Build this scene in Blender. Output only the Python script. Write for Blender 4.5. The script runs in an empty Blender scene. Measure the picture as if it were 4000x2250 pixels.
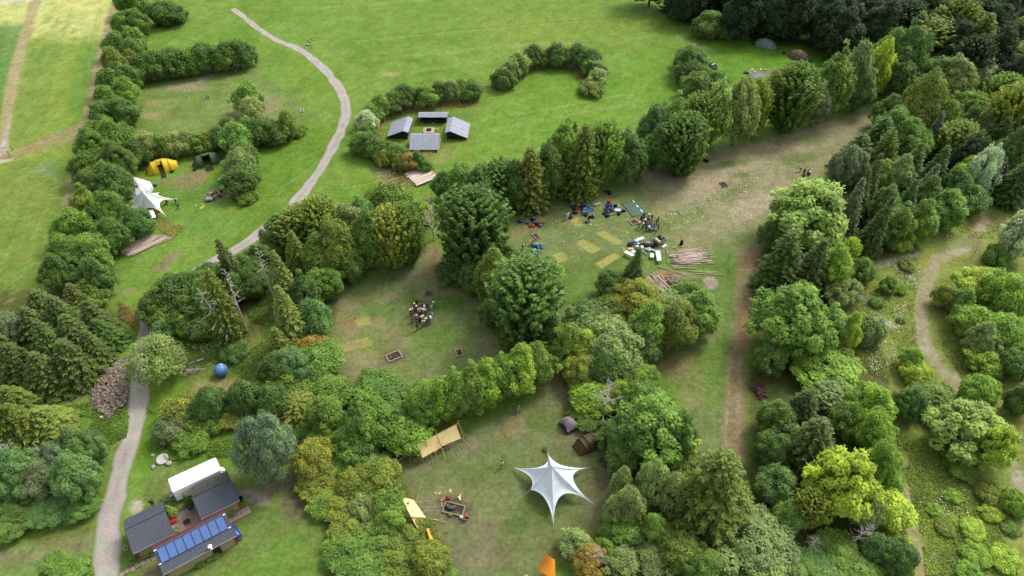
import bpy, bmesh, math, random
import numpy as np
from mathutils import Vector, Matrix, Euler

random.seed(7)
S = bpy.context.scene
COL = S.collection

# ------------------------------------------------------------------ camera, sky, sun, exposure
CAM_H, PITCH, FPX = 80.0, math.radians(43.0), 2773.0
cam_d = bpy.data.cameras.new('camera'); cam = bpy.data.objects.new('camera', cam_d); COL.objects.link(cam)
cam.location = (0, 0, CAM_H); cam.rotation_euler = (math.pi / 2 - PITCH, 0, 0)
cam_d.sensor_width = 36.0; cam_d.lens = 36.0 * FPX / 4000.0
cam_d.clip_start = 0.5; cam_d.clip_end = 9000
S.camera = cam

SUN_EL, SUN_AZ = math.radians(50), math.radians(48)
w = bpy.data.worlds.new('World'); S.world = w; w.use_nodes = True
nt = w.node_tree; nt.nodes.clear()
sky = nt.nodes.new('ShaderNodeTexSky'); sky.sky_type = 'NISHITA'; sky.sun_disc = False
sky.sun_elevation = SUN_EL; sky.sun_rotation = SUN_AZ; sky.air_density = 1.0; sky.dust_density = 3.0; sky.ozone_density = 1.0
hsv = nt.nodes.new('ShaderNodeHueSaturation'); hsv.inputs['Saturation'].default_value = 0.35   # thin cloud veil: a whiter sky
bgn = nt.nodes.new('ShaderNodeBackground'); bgn.inputs['Strength'].default_value = 0.15
won = nt.nodes.new('ShaderNodeOutputWorld')
nt.links.new(sky.outputs[0], hsv.inputs['Color']); nt.links.new(hsv.outputs[0], bgn.inputs[0]); nt.links.new(bgn.outputs[0], won.inputs[0])

sun_d = bpy.data.lights.new('sun', 'SUN'); sun_d.energy = 1.3; sun_d.angle = math.radians(16); sun_d.color = (1.0, 0.95, 0.86)
sun = bpy.data.objects.new('sun', sun_d); COL.objects.link(sun)
sv = Vector((math.cos(SUN_EL) * math.sin(SUN_AZ), math.cos(SUN_EL) * math.cos(SUN_AZ), math.sin(SUN_EL)))
sun.rotation_euler = sv.to_track_quat('Z', 'Y').to_euler(); sun.location = (60, 60, 120)

S.view_settings.view_transform = 'Standard'; S.view_settings.look = 'None'
S.view_settings.gamma = 1.0; S.view_settings.use_curve_mapping = False
S.view_settings.exposure = 1.32
S.cycles.max_bounces = 8; S.cycles.diffuse_bounces = 5; S.cycles.transmission_bounces = 5; S.cycles.transparent_max_bounces = 4

# ------------------------------------------------------------------ places: photo measurements -> ground metres
SP, CP = math.sin(PITCH), math.cos(PITCH)
def G(nx, ny, z=0.0):
    "point at height z seen at native photo coordinates"
    X = (nx - 2000) / FPX; Y = -(ny - 1125) / FPX
    dx, dy, dz = X, CP + Y * SP, -SP + Y * CP
    t = (z - CAM_H) / dz
    return Vector((dx * t, dy * t, z))
Q = 1.5528
def F(fx, fy, z=0.0): return G(fx * Q, fy * Q, z)
def zoomer(ox, oy, k): return lambda x, y, z=0.0: G(ox + x / k, oy + y / k, z)
Z1 = zoomer(450, 1750, 2.898)      # huts
Z2 = zoomer(1480, 380, 4.026)      # shelters
Z3 = zoomer(480, 580, 3.293)       # tents by the hedge belt
Z4 = zoomer(2000, 730, 4.829)      # bags
Z5 = zoomer(2400, 780, 4.025)      # table group, poles
Z6 = zoomer(1560, 1140, 8.525)     # crowd
Z7 = zoomer(1500, 1600, 2.898)     # orange tarps
Z8 = zoomer(2000, 1560, 2.634)     # star tent
Z9 = zoomer(2700, 80, 4.83)        # far tents
Z10 = zoomer(300, 1300, 3.623)     # rubble, globe
Z11 = zoomer(2050, 2000, 5.795)    # bottom tarps
Z12 = zoomer(3050, 600, 8.587)
Z13 = zoomer(3800, 740, 12.075)    # archery
Z14 = zoomer(0, 350, 4.83)         # field fence
Z15 = zoomer(2500, 950, 6.44)      # poles
ZT = lambda c, r: zoomer(1000 * c, 750 * r, 1.932)
T01, T11, T21, T31, T02, T12, T22, T32 = ZT(0, 1), ZT(1, 1), ZT(2, 1), ZT(3, 1), ZT(0, 2), ZT(1, 2), ZT(2, 2), ZT(3, 2)
T00, T10, T20, T30 = ZT(0, 0), ZT(1, 0), ZT(2, 0), ZT(3, 0)

# ------------------------------------------------------------------ colours and materials
KA = 2.2
def lin(c): return tuple(((v / 255) / 12.92 if v / 255 <= 0.04045 else ((v / 255 + 0.055) / 1.055) ** 2.4) for v in c)
def alb(*c): return tuple(v / KA for v in lin(c))
def a4(*c): return alb(*c) + (1.0,)

def mat(name, rough=0.7, spec=0.3):
    m = bpy.data.materials.new(name); m.use_nodes = True
    n = m.node_tree; b = n.nodes['Principled BSDF']
    b.inputs['Roughness'].default_value = rough; b.inputs['Specular IOR Level'].default_value = spec
    return m, n, b
def noisy(name, col, amt=0.25, scale=3.0, rough=0.7, spec=0.3, bump=0.0, detail=4.0, stretch=None, metallic=0.0, col2=None):
    m, n, b = mat(name, rough, spec)
    tc = n.nodes.new('ShaderNodeTexCoord'); no = n.nodes.new('ShaderNodeTexNoise')
    no.inputs['Scale'].default_value = scale; no.inputs['Detail'].default_value = detail
    src = tc.outputs['Object']
    if stretch:
        mp = n.nodes.new('ShaderNodeMapping'); mp.inputs['Scale'].default_value = stretch
        n.links.new(src, mp.inputs[0]); src = mp.outputs[0]
    n.links.new(src, no.inputs['Vector'])
    r = n.nodes.new('ShaderNodeValToRGB')
    lo = tuple(v * (1 - amt) for v in col[:3]) if col2 is None else col2[:3]
    r.color_ramp.elements[0].position = 0.3; r.color_ramp.elements[1].position = 0.7
    r.color_ramp.elements[0].color = lo + (1,); r.color_ramp.elements[1].color = tuple(min(1, v * (1 + amt)) for v in col[:3]) + (1,)
    n.links.new(no.outputs['Fac'], r.inputs[0]); n.links.new(r.outputs[0], b.inputs['Base Color'])
    b.inputs['Metallic'].default_value = metallic
    if bump:
        bp = n.nodes.new('ShaderNodeBump'); bp.inputs['Strength'].default_value = bump; bp.inputs['Distance'].default_value = 0.05
        n.links.new(no.outputs['Fac'], bp.inputs['Height']); n.links.new(bp.outputs[0], b.inputs['Normal'])
    return m
def objcol(name, amt=0.2, scale=6.0, rough=0.75, spec=0.25, bump=0.2, sheet=False):
    "colour taken from the object, with fine procedural variation"
    m, n, b = mat(name, rough, spec)
    oi = n.nodes.new('ShaderNodeObjectInfo'); tc = n.nodes.new('ShaderNodeTexCoord')
    no = n.nodes.new('ShaderNodeTexNoise'); no.inputs['Scale'].default_value = scale; no.inputs['Detail'].default_value = 3
    n.links.new(tc.outputs['Object'], no.inputs['Vector'])
    mr = n.nodes.new('ShaderNodeMapRange'); mr.inputs[1].default_value = 0.3; mr.inputs[2].default_value = 0.7
    mr.inputs[3].default_value = 1 - amt; mr.inputs[4].default_value = 1 + amt
    n.links.new(no.outputs['Fac'], mr.inputs[0])
    mx = n.nodes.new('ShaderNodeMix'); mx.data_type = 'RGBA'; mx.blend_type = 'MULTIPLY'; mx.inputs[0].default_value = 1
    n.links.new(oi.outputs['Color'], mx.inputs[6]); n.links.new(mr.outputs[0], mx.inputs[7]); n.links.new(mx.outputs[2], b.inputs['Base Color'])
    if bump:
        bp = n.nodes.new('ShaderNodeBump'); bp.inputs['Strength'].default_value = bump; bp.inputs['Distance'].default_value = 0.03
        n.links.new(no.outputs['Fac'], bp.inputs['Height']); n.links.new(bp.outputs[0], b.inputs['Normal'])
    if sheet:
        tr = n.nodes.new('ShaderNodeBsdfTranslucent'); ms = n.nodes.new('ShaderNodeMixShader'); ms.inputs[0].default_value = 0.5
        out = n.nodes['Material Output']
        n.links.new(mx.outputs[2], tr.inputs[0]); n.links.new(b.outputs[0], ms.inputs[1]); n.links.new(tr.outputs[0], ms.inputs[2]); n.links.new(ms.outputs[0], out.inputs[0])
    return m
def foliage(name, trans, lo, hi, yel):
    m, n, b = mat(name, 0.6, 0.22)
    oi = n.nodes.new('ShaderNodeObjectInfo'); at = n.nodes.new('ShaderNodeAttribute'); at.attribute_name = 'tint'
    mr = n.nodes.new('ShaderNodeMapRange'); mr.inputs[3].default_value = lo; mr.inputs[4].default_value = hi
    n.links.new(at.outputs['Fac'], mr.inputs[0])
    mx = n.nodes.new('ShaderNodeMix'); mx.data_type = 'RGBA'; mx.blend_type = 'MULTIPLY'; mx.inputs[0].default_value = 1
    n.links.new(oi.outputs['Color'], mx.inputs[6]); n.links.new(mr.outputs[0], mx.inputs[7])
    pw = n.nodes.new('ShaderNodeMath'); pw.operation = 'POWER'; pw.inputs[1].default_value = 3.0; n.links.new(at.outputs['Fac'], pw.inputs[0])
    m2 = n.nodes.new('ShaderNodeMix'); m2.data_type = 'RGBA'; m2.blend_type = 'MULTIPLY'
    m2.inputs[7].default_value = yel + (1,)
    n.links.new(pw.outputs[0], m2.inputs[0]); n.links.new(mx.outputs[2], m2.inputs[6])
    n.links.new(m2.outputs[2], b.inputs['Base Color'])
    tr = n.nodes.new('ShaderNodeBsdfTranslucent'); n.links.new(m2.outputs[2], tr.inputs[0])
    ms = n.nodes.new('ShaderNodeMixShader'); ms.inputs[0].default_value = trans
    n.links.new(b.outputs[0], ms.inputs[1]); n.links.new(tr.outputs[0], ms.inputs[2]); n.links.new(ms.outputs[0], n.nodes['Material Output'].inputs[0])
    return m
M = dict(
    leaf=foliage('leaf', 0.45, 0.5, 1.5, (1.25, 1.05, 0.7)),
    needle=foliage('needle', 0.3, 0.6, 1.4, (1.15, 1.05, 0.8)),
    bark=noisy('bark', alb(120, 108, 92), 0.35, 5, 0.9, 0.1, 0.5),
    deadwood=noisy('deadwood', alb(216, 206, 194), 0.3, 4, 0.9, 0.1, 0.4),
    cloth=objcol('cloth', 0.12, 7, 0.85, 0.15, 0.3),
    sheet=objcol('sheet', 0.07, 1.2, 0.65, 0.3, 0.15, sheet=True),
    plastic=objcol('plastic', 0.06, 5, 0.4, 0.45, 0.05),
    skin=noisy('skin', alb(222, 170, 140), 0.08, 8, 0.6, 0.3),
    wood=objcol('wood', 0.3, 9, 0.8, 0.2, 0.4),
    roof_tile=noisy('roof_tile', alb(88, 93, 106), 0.18, 6, 0.62, 0.35, 0.15),
    roof_moss=noisy('roof_moss', alb(92, 92, 84), 0.22, 3, 0.8, 0.2, 0.2),
    felt=noisy('felt', alb(178, 182, 196), 0.13, 2.2, 0.8, 0.25, 0.2),
    plaster=noisy('plaster', alb(184, 170, 122), 0.1, 2, 0.9, 0.1, 0.1),
    darkwood=noisy('darkwood', alb(62, 50, 42), 0.3, 4, 0.8, 0.2, 0.3, stretch=(8, 8, 1)),
    redpaint=noisy('redpaint', alb(190, 45, 40), 0.12, 4, 0.5, 0.35),
    whitepaint=noisy('whitepaint', (0.74, 0.75, 0.77), 0.05, 2, 0.45, 0.4),
    caravan=noisy('caravan', (0.8, 0.8, 0.8), 0.025, 1.5, 0.4, 0.4),
    zinc=noisy('zinc', alb(165, 170, 176), 0.12, 3, 0.45, 0.5, 0.05, metallic=0.3),
    rubber=noisy('rubber', (0.02, 0.02, 0.022), 0.2, 9, 0.8, 0.2),
    bargepaint=noisy('bargepaint', alb(196, 200, 204), 0.08, 3, 0.6, 0.3),
    solar=noisy('solar', alb(92, 126, 188), 0.1, 1.2, 0.25, 0.5),
    blackmetal=noisy('blackmetal', (0.025, 0.025, 0.03), 0.2, 6, 0.5, 0.4),
    stone=objcol('stone', 0.28, 3.5, 0.9, 0.15, 0.5),
    slab=objcol('slab', 0.14, 4, 0.9, 0.15, 0.25),
    ash=noisy('ash', alb(84, 78, 74), 0.4, 2.5, 0.95, 0.05, 0.5),
    rope=noisy('rope', alb(190, 184, 150), 0.15, 5, 0.9, 0.1),
    glass=noisy('glass', (0.03, 0.035, 0.04), 0.1, 2, 0.1, 0.6),
)

# ------------------------------------------------------------------ object helpers
def tag(o, label=None, cat=None, group=None, kind=None):
    if label: o['label'] = label
    if cat: o['category'] = cat
    if group: o['group'] = group
    if kind: o['kind'] = kind
    return o
def thing(name, label, cat, loc, group=None, rz=0.0):
    o = bpy.data.objects.new(name, None); COL.objects.link(o); o.location = loc; o.rotation_euler = (0, 0, rz)
    o.empty_display_size = 0.3
    return tag(o, label, cat, group)
def part(name, me, parent, color=None):
    o = bpy.data.objects.new(name, me); COL.objects.link(o); o.parent = parent
    if color: o.color = tuple(color[:3]) + (1,)
    return o
class MB:
    def __init__(s): s.v = []; s.f = []
    def add(s, vs, fs):
        k = len(s.v); s.v += [tuple(p) for p in vs]; s.f += [tuple(i + k for i in f) for f in fs]; return s
    def box(s, c, sx, sy, sz, rz=0.0, rot=None):
        R = rot if rot else Matrix.Rotation(rz, 3, 'Z'); c = Vector(c)
        vs = [c + R @ Vector((x * sx / 2, y * sy / 2, z * sz / 2)) for x in (-1, 1) for y in (-1, 1) for z in (-1, 1)]
        return s.add(vs, [(0, 1, 3, 2), (4, 6, 7, 5), (0, 4, 5, 1), (2, 3, 7, 6), (0, 2, 6, 4), (1, 5, 7, 3)])
    def rbox(s, c, sx, sy, sz, rz=0.0, b=0.15):
        "box with cut corners in plan and a chamfered top"
        R = Matrix.Rotation(rz, 3, 'Z'); c = Vector(c); vs = []
        def ring(ix, z):
            hx, hy = sx / 2 - ix, sy / 2 - ix; k = b
            return [(hx - k, hy), (hx, hy - k), (hx, -hy + k), (hx - k, -hy), (-hx + k, -hy), (-hx, -hy + k), (-hx, hy - k), (-hx + k, hy)], z
        for ix, z in ((b * .4, -sz / 2), (0, -sz / 2 + b * .5), (0, sz / 2 - b), (b * .4, sz / 2 - b * .3), (b, sz / 2)):
            r, zz = ring(ix, z); vs += [c + R @ Vector((x, y, zz)) for x, y in r]
        fs = [tuple(range(8))] + [(i * 8 + j, i * 8 + 8 + j, i * 8 + 8 + (j + 1) % 8, i * 8 + (j + 1) % 8) for i in range(4) for j in range(8)] + [tuple(range(39, 31, -1))]
        return s.add(vs, fs)
    def tube(s, p0, p1, r0, r1=None, n=6, cap=True):
        p0 = Vector(p0); p1 = Vector(p1); r1 = r0 if r1 is None else r1
        d = (p1 - p0).normalized(); a = d.orthogonal().normalized(); b = d.cross(a)
        vs = [p + a * (r * math.cos(2 * math.pi * i / n)) + b * (r * math.sin(2 * math.pi * i / n)) for p, r in ((p0, r0), (p1, r1)) for i in range(n)]
        fs = [(i, (i + 1) % n, n + (i + 1) % n, n + i) for i in range(n)]
        if cap: fs += [tuple(range(n - 1, -1, -1)), tuple(range(n, 2 * n))]
        return s.add(vs, fs)
    def path(s, pts, r, n=5):
        for a, b in zip(pts[:-1], pts[1:]): s.tube(a, b, r, r, n)
        return s
    def lathe(s, c, prof, n=16, R=None):
        R = R or Matrix.Identity(3); c = Vector(c); vs = []
        for r, z in prof: vs += [c + R @ Vector((r * math.cos(2 * math.pi * i / n), r * math.sin(2 * math.pi * i / n), z)) for i in range(n)]
        fs = [(k * n + i, k * n + (i + 1) % n, (k + 1) * n + (i + 1) % n, (k + 1) * n + i) for k in range(len(prof) - 1) for i in range(n)]
        return s.add(vs, fs)
    def sheet(s, rows, th=0.03):
        "closed thin cloth from a grid of points"
        m = len(rows); k = len(rows[0]); top = [Vector(p) for r in rows for p in r]; bot = [p - Vector((0, 0, th)) for p in top]; o = m * k
        fs = []
        for i in range(m - 1):
            for j in range(k - 1):
                a, b, c, d = i * k + j, i * k + j + 1, (i + 1) * k + j + 1, (i + 1) * k + j
                fs += [(a, b, c, d), (o + d, o + c, o + b, o + a)]
        per = [j for j in range(k)] + [i * k + k - 1 for i in range(1, m)] + [(m - 1) * k + j for j in range(k - 2, -1, -1)] + [i * k for i in range(m - 2, 0, -1)]
        fs += [(per[i], per[(i + 1) % len(per)], o + per[(i + 1) % len(per)], o + per[i]) for i in range(len(per))]
        return s.add(top + bot, fs)
    def prism(s, poly, z0, z1):
        n = len(poly)
        vs = [(p[0], p[1], z0) for p in poly] + [(p[0], p[1], z1) for p in poly]
        return s.add(vs, [tuple(range(n - 1, -1, -1)), tuple(range(n, 2 * n))] + [(i, (i + 1) % n, n + (i + 1) % n, n + i) for i in range(n)])
    def mesh(s, name, m, origin=(0, 0, 0), smooth=False):
        me = bpy.data.meshes.new(name); o = Vector(origin)
        me.from_pydata([tuple(Vector(p) - o) for p in s.v], [], s.f); me.update()
        bm = bmesh.new(); bm.from_mesh(me); bmesh.ops.recalc_face_normals(bm, faces=bm.faces); bm.to_mesh(me); bm.free()
        if smooth: me.shade_smooth()
        me.materials.append(m); return me
def build(name, mb, m, parent=None, color=None, smooth=False, label=None):
    "one mesh object from world-space geometry, hung under its thing"
    org = parent['_o'] if parent is not None and '_o' in parent else (parent.location if parent is not None else (0, 0, 0))
    o = part(name, mb.mesh(name, m, org, smooth), parent, color)
    if label: o['label'] = label
    return o
def sub(name, mb, m, prt, root, color=None, smooth=False):
    o = part(name, mb.mesh(name, m, root.location, smooth), prt, color); return o
def single(name, mb, m, label, cat, loc, group=None, color=None, smooth=False):
    o = part(name, mb.mesh(name, m, loc, smooth), None, color); o.location = loc
    return tag(o, label, cat, group)
def structure(name, me):
    o = bpy.data.objects.new(name, me); COL.objects.link(o); o['kind'] = 'structure'; return o

# ------------------------------------------------------------------ noise on arrays
_rs = np.random.RandomState(3); _NG = _rs.rand(256, 256)
def vnoise(x, y, sc, sx=0):
    x = x / sc + sx * 17.3; y = y / sc + sx * 9.7
    xi = np.floor(x).astype(int); yi = np.floor(y).astype(int); fx = x - xi; fy = y - yi
    fx = fx * fx * (3 - 2 * fx); fy = fy * fy * (3 - 2 * fy)
    g = lambda a, b: _NG[a % 256, b % 256]
    return (g(xi, yi) * (1 - fx) + g(xi + 1, yi) * fx) * (1 - fy) + (g(xi, yi + 1) * (1 - fx) + g(xi + 1, yi + 1) * fx) * fy
def fnoise(x, y, sc, sx=0): return (vnoise(x, y, sc, sx) * .5 + vnoise(x, y, sc * .47, sx + 3) * .3 + vnoise(x, y, sc * .21, sx + 7) * .2)

# ------------------------------------------------------------------ ground
def axis(lo, hi, st0, st1, far):
    a = [lo]
    while a[-1] < hi: a.append(a[-1] + st0 + (st1 - st0) * (a[-1] - lo) / (hi - lo))
    a = np.array(a); e = np.array([4, 12, 30, 80, 200, 600, 1500, far], float)
    return np.concatenate([(lo - e)[::-1], a, a[-1] + e])
gx = axis(-150, 150, .45, .45, 4000); gy = axis(28, 216, .33, .62, 5000)
NX, NY = len(gx), len(gy)
XX, YY = np.meshgrid(gx, gy); XX = XX.ravel(); YY = YY.ravel()
dep = YY * CP + CAM_H * SP; vis = dep > 20
dd = np.where(vis, dep, 20)
PX = (2000 + FPX * XX / dd) / Q; PY = (1125 - FPX * (YY * SP - CAM_H * CP) / dd) / Q
PX[~vis] = -9e3; PY[~vis] = 9e3
nA = fnoise(XX, YY, 14, 1); nB = fnoise(XX, YY, 4.5, 2); nC = fnoise(XX, YY, 1.5, 5)
C = np.zeros((len(XX), 3))
def smooth(e0, e1, x):
    t = np.clip((x - e0) / (e1 - e0), 0, 1); return t * t * (3 - 2 * t)
def blend(m, col, nz=0.0):
    global C
    c = np.array(alb(*col)); C = C * (1 - m[:, None]) + c * m[:, None]
def local(cx, cy, r): return (np.abs(PX - cx) < r) & (np.abs(PY - cy) < r)
def ell(cx, cy, rx, ry, col, st=1.0, ang=0.0, soft=0.35, nz=0.5):
    ca, sa = math.cos(math.radians(ang)), math.sin(math.radians(ang)); x = PX - cx; y = PY - cy
    d = np.sqrt(((x * ca + y * sa) / rx) ** 2 + ((-x * sa + y * ca) / ry) ** 2) + (nB - .5) * nz + (nC - .5) * nz * .6
    blend(st * smooth(1 + soft, 1 - soft, d), col)
def polyd(pts):
    "signed distance (negative inside) in photo pixels"
    d = np.full(len(PX), 1e9); ins = np.zeros(len(PX), bool)
    n = len(pts)
    for i in range(n):
        x0, y0 = pts[i]; x1, y1 = pts[(i + 1) % n]
        ex, ey = x1 - x0, y1 - y0
        t = np.clip(((PX - x0) * ex + (PY - y0) * ey) / (ex * ex + ey * ey + 1e-9), 0, 1)
        d = np.minimum(d, np.hypot(PX - x0 - t * ex, PY - y0 - t * ey))
        c = (y0 > PY) != (y1 > PY)
        ins ^= c & (PX < (x1 - x0) * (PY - y0) / ((y1 - y0) if y1 != y0 else 1e-9) + x0)
    return np.where(ins, -d, d)
def poly(pts, col, st=1.0, soft=8, nz=14):
    d = polyd(pts) + (nB - .5) * nz + (nC - .5) * nz * .7
    blend(st * smooth(soft, -soft, d), col)
def stroke(pts, wid, col, st=1.0, soft=0.35, nz=0.5):
    best = np.full(len(PX), 1e9)
    wd = wid if isinstance(wid, (list, tuple)) else [wid] * len(pts)
    for i in range(len(pts) - 1):
        x0, y0 = pts[i]; x1, y1 = pts[i + 1]; ex, ey = x1 - x0, y1 - y0
        t = np.clip(((PX - x0) * ex + (PY - y0) * ey) / (ex * ex + ey * ey + 1e-9), 0, 1)
        best = np.minimum(best, np.hypot(PX - x0 - t * ex, PY - y0 - t * ey) / (wd[i] + (wd[i + 1] - wd[i]) * t))
    best = best + (nB - .5) * nz + (nC - .5) * nz * .7
    blend(st * smooth(1 + soft, 1 - soft, best), col)

MEADOW, LUSH, OLIVE = (124, 156, 64), (104, 152, 46), (112, 138, 62)
TAN, BROWN, DRY = (166, 155, 120), (128, 112, 86), (160, 152, 88)
blend(np.ones(len(PX)), MEADOW)
blend(smooth(.40, .62, nA), (110, 146, 50), 1); blend(.5 * smooth(.5, .7, nB), (132, 158, 66))
# far dry meadow
poly([(700, -80), (1700, -80), (1640, 60), (1400, 130), (1000, 120), (760, 90)], (122, 154, 62), .7, 30, 40)
poly([(1180, 40), (1620, 30), (1560, 110), (1280, 120)], (140, 158, 66), .45, 30, 50)
ell(985, 187, 25, 9, DRY, .7); ell(905, 110, 60, 14, (112, 146, 52), .6)
# fields on the west side
FIELD = [(-900, -300), (340, -300), (300, 0), (275, 70), (245, 180), (228, 280), (200, 340), (190, 400), (165, 560), (140, 640), (110, 700), (40, 800), (-900, 900)]
poly(FIELD, (140, 162, 68), 1, 4, 6)
poly([(-900, -300), (330, -300), (290, 20), (270, 95), (60, 90), (-900, 120)], (212, 214, 132), .8, 26, 30)  # pale far corner: a sun patch painted into the field colour
poly([(-400, 60), (62, 60), (30, 170), (5, 300), (-400, 330)], (104, 146, 72), .85, 10, 14)
poly([(215, 110), (250, 130), (222, 290), (180, 320), (170, 260)], (110, 154, 62), .75, 16, 30)
poly([(80, 120), (150, 110), (100, 330), (30, 370), (40, 240)], (122, 150, 70), .6, 16, 24)
poly([(0, 420), (180, 390), (150, 560), (60, 790), (-200, 800), (-200, 430)], (126, 150, 66), .9, 10, 20)
ell(120, 432, 22, 10, (150, 140, 110), .8, -10); ell(118, 428, 40, 20, (120, 160, 96), .5, -10); ell(70, 500, 60, 60, (140, 152, 74), .5)
for k in range(22):
    ell(random.uniform(0, 240), random.uniform(40, 330), random.uniform(6, 22), random.uniform(3, 9), random.choice([(96, 140, 70), (120, 158, 66), (150, 160, 80)]), .5, random.uniform(-60, -20))
stroke([(300, -60), (294, 0), (276, 60), (262, 110), (246, 180), (232, 250), (221, 300), (214, 330)], [11, 11, 12, 12, 12, 13, 14, 16], (172, 152, 118), .95)
stroke([(96, -60), (88, 0), (74, 55), (54, 120), (36, 190), (22, 260), (10, 330), (0, 400)], [14, 14, 13, 14, 15, 15, 12, 12], (178, 166, 118), .95)
stroke([(28, 290), (14, 340), (12, 375), (-10, 400)], [4, 6, 10, 10], (190, 180, 168), .9)
stroke([(-20, 408), (40, 385), (110, 358), (170, 335), (214, 322)], [7, 8, 9, 10, 14], (168, 154, 112), .9)
stroke([(10, 398), (90, 378), (190, 350)], [7, 7, 7], (158, 152, 100), .8)
stroke([(186, 395), (184, 430), (172, 490), (155, 550)], [7, 7, 9, 6], (165, 150, 118), .85)
stroke([(-20, 408), (30, 402)], [5, 3], (200, 195, 185), .8)
stroke([(-40, 12), (80, -6)], [8, 8], (215, 205, 175), .6)
# camp meadow between hedges
poly([(345, 205), (600, 160), (760, 240), (770, 330), (560, 350), (330, 330)], (130, 140, 84), .55, 16, 30)
for c in [(470, 215, 50, 8, -3), (510, 200, 40, 7, -25), (470, 222, 60, 8, 0), (560, 178, 50, 8, -6), (600, 300, 30, 20, 60), (660, 260, 60, 25, 30)]:
    ell(c[0], c[1], c[2], c[3], TAN, .6, c[4])
ell(387, 259, 23, 9, (154, 148, 96), .95, 0, .1, .1); ell(382, 291, 23, 10, (156, 146, 96), .95, 0, .1, .1)
stroke([(395, 258), (430, 250)], [3, 3], DRY, .5); stroke([(395, 290), (430, 280)], [3, 3], DRY, .5)
ell(570, 30, 40, 12, (120, 150, 70), .5); ell(430, 80, 70, 14, (112, 152, 60), .6); ell(420, 40, 80, 20, (124, 152, 74), .4)
ell(477, 455, 40, 22, (150, 128, 100), .75, -22, .4, .8); ell(505, 440, 22, 12, (160, 134, 104), .6, -22)
ell(420, 458, 26, 14, (140, 138, 92), .6); ell(545, 490, 36, 20, (140, 124, 98), .75, -10); ell(585, 460, 14, 12, (150, 124, 96), .6)
ell(430, 650, 26, 10, (150, 132, 105), .8, -30); ell(405, 672, 26, 8, (146, 134, 100), .7, -30); ell(418, 680, 14, 5, (150, 132, 105), .7, 10)
ell(320, 735, 22, 10, (150, 144, 104), .6, -20); ell(350, 655, 8, 4, (165, 155, 130), .6)
ell(500, 520, 70, 50, (106, 150, 66), .5); ell(520, 575, 60, 40, (112, 152, 70), .5)
stroke([(300, 720), (300, 690), (296, 660)], [10, 10, 10], (118, 140, 60), .6)
stroke([(610, 320), (690, 300), (770, 285), (800, 300)], [14, 14, 14, 12], (128, 146, 76), .7)
ell(672, 606, 16, 12, (140, 118, 92), .9, 0, .15, .2)
# horseshoe hedges: mown ring and dry ring
stroke([(1190, 262), (1120, 268), (1050, 270), (990, 285), (955, 315), (940, 350), (945, 380), (1000, 392), (1090, 380)], [9, 9, 9, 9, 9, 9, 9, 9, 9], (150, 140, 82), .85)
poly([(960, 300), (1180, 268), (1190, 330), (1110, 390), (980, 380)], (118, 146, 66), .5, 14, 20)
stroke([(1300, 205), (1330, 175), (1380, 160), (1430, 164), (1468, 178), (1475, 200), (1462, 232), (1500, 240)], [8, 7, 6, 6, 7, 6, 4, 3], (138, 138, 78), .75)
stroke([(1180, 205), (1260, 222), (1300, 210)], [3, 3, 3], (122, 150, 70), .5)
stroke([(1590, 300), (1570, 270), (1590, 230), (1610, 190)], [3, 3, 3, 3], (150, 174, 102), .65); stroke([(1605, 300), (1590, 270), (1610, 235), (1640, 195)], [3, 3, 3, 3], (150, 174, 102), .65)
poly([(1330, 170), (1470, 180), (1470, 225), (1300, 230)], (116, 162, 54), .5, 12, 10)
poly([(1540, 150), (1740, 150), (1760, 250), (1620, 330), (1200, 380), (1240, 260)], (118, 160, 56), .6, 24, 24)
poly([(1740, 100), (2080, 90), (2080, 200), (1830, 210)], (108, 154, 46), .85, 12, 10)
stroke([(1705, 92), (1760, 115), (1800, 130)], [4, 4, 4], (158, 176, 110), .5)
ell(1920, 185, 40, 12, (150, 150, 100), .7); ell(1945, 180, 16, 6, (150, 134, 110), .8)
ell(1020, 445, 75, 34, (138, 136, 84), .8); ell(960, 440, 12, 22, (190, 184, 150), .35)
ell(1110, 390, 40, 22, (140, 148, 78), .6); stroke([(1125, 370), (1100, 430)], [8, 8], (150, 152, 96), .5)
# strip between path and tree row
poly([(470, 720), (700, 590), (960, 520), (1120, 470), (1200, 430), (1160, 400), (880, 460), (700, 590)], (116, 152, 52), .6, 10, 16)
# north clearing
NC = [(1270, 585), (1300, 530), (1420, 515), (1540, 480), (1640, 430), (1900, 360), (2100, 300), (2230, 255), (2290, 240), (2140, 400), (2020, 440), (1930, 600), (1880, 700), (1860, 900), (1880, 1160), (1760, 1160), (1690, 900), (1620, 900), (1500, 760), (1440, 880), (1380, 720), (1290, 660)]
poly(NC, (128, 142, 86), .95, 10, 18)
poly([(1620, 430), (1900, 355), (2160, 290), (2290, 235), (2150, 400), (2010, 460), (1900, 560), (1720, 640), (1660, 560)], (166, 158, 120), .8, 24, 44)
for c in [(1800, 440, 60, 9, -20), (1990, 375, 45, 10, 10), (1930, 372, 30, 10, 0), (1850, 430, 110, 16, -22), (1780, 475, 50, 14, -35), (1760, 455, 40, 8, -60), (2060, 330, 60, 18, -20), (1960, 480, 50, 14, -30), (1640, 440, 30, 14, 0), (1900, 520, 70, 24, -30)]:
    ell(c[0], c[1], c[2], c[3], (184, 168, 138), .65, c[4], .5, .9)
for c in [(1820, 415, 70, 9, -8), (1850, 480, 40, 10, -20), (2010, 400, 50, 12, -10), (1860, 440, 30, 8, 0), (2050, 345, 50, 12, -10), (1700, 560, 80, 26, -20)]:
    ell(c[0], c[1], c[2], c[3], (112, 134, 66), .7, c[4], .5, .9)
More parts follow.
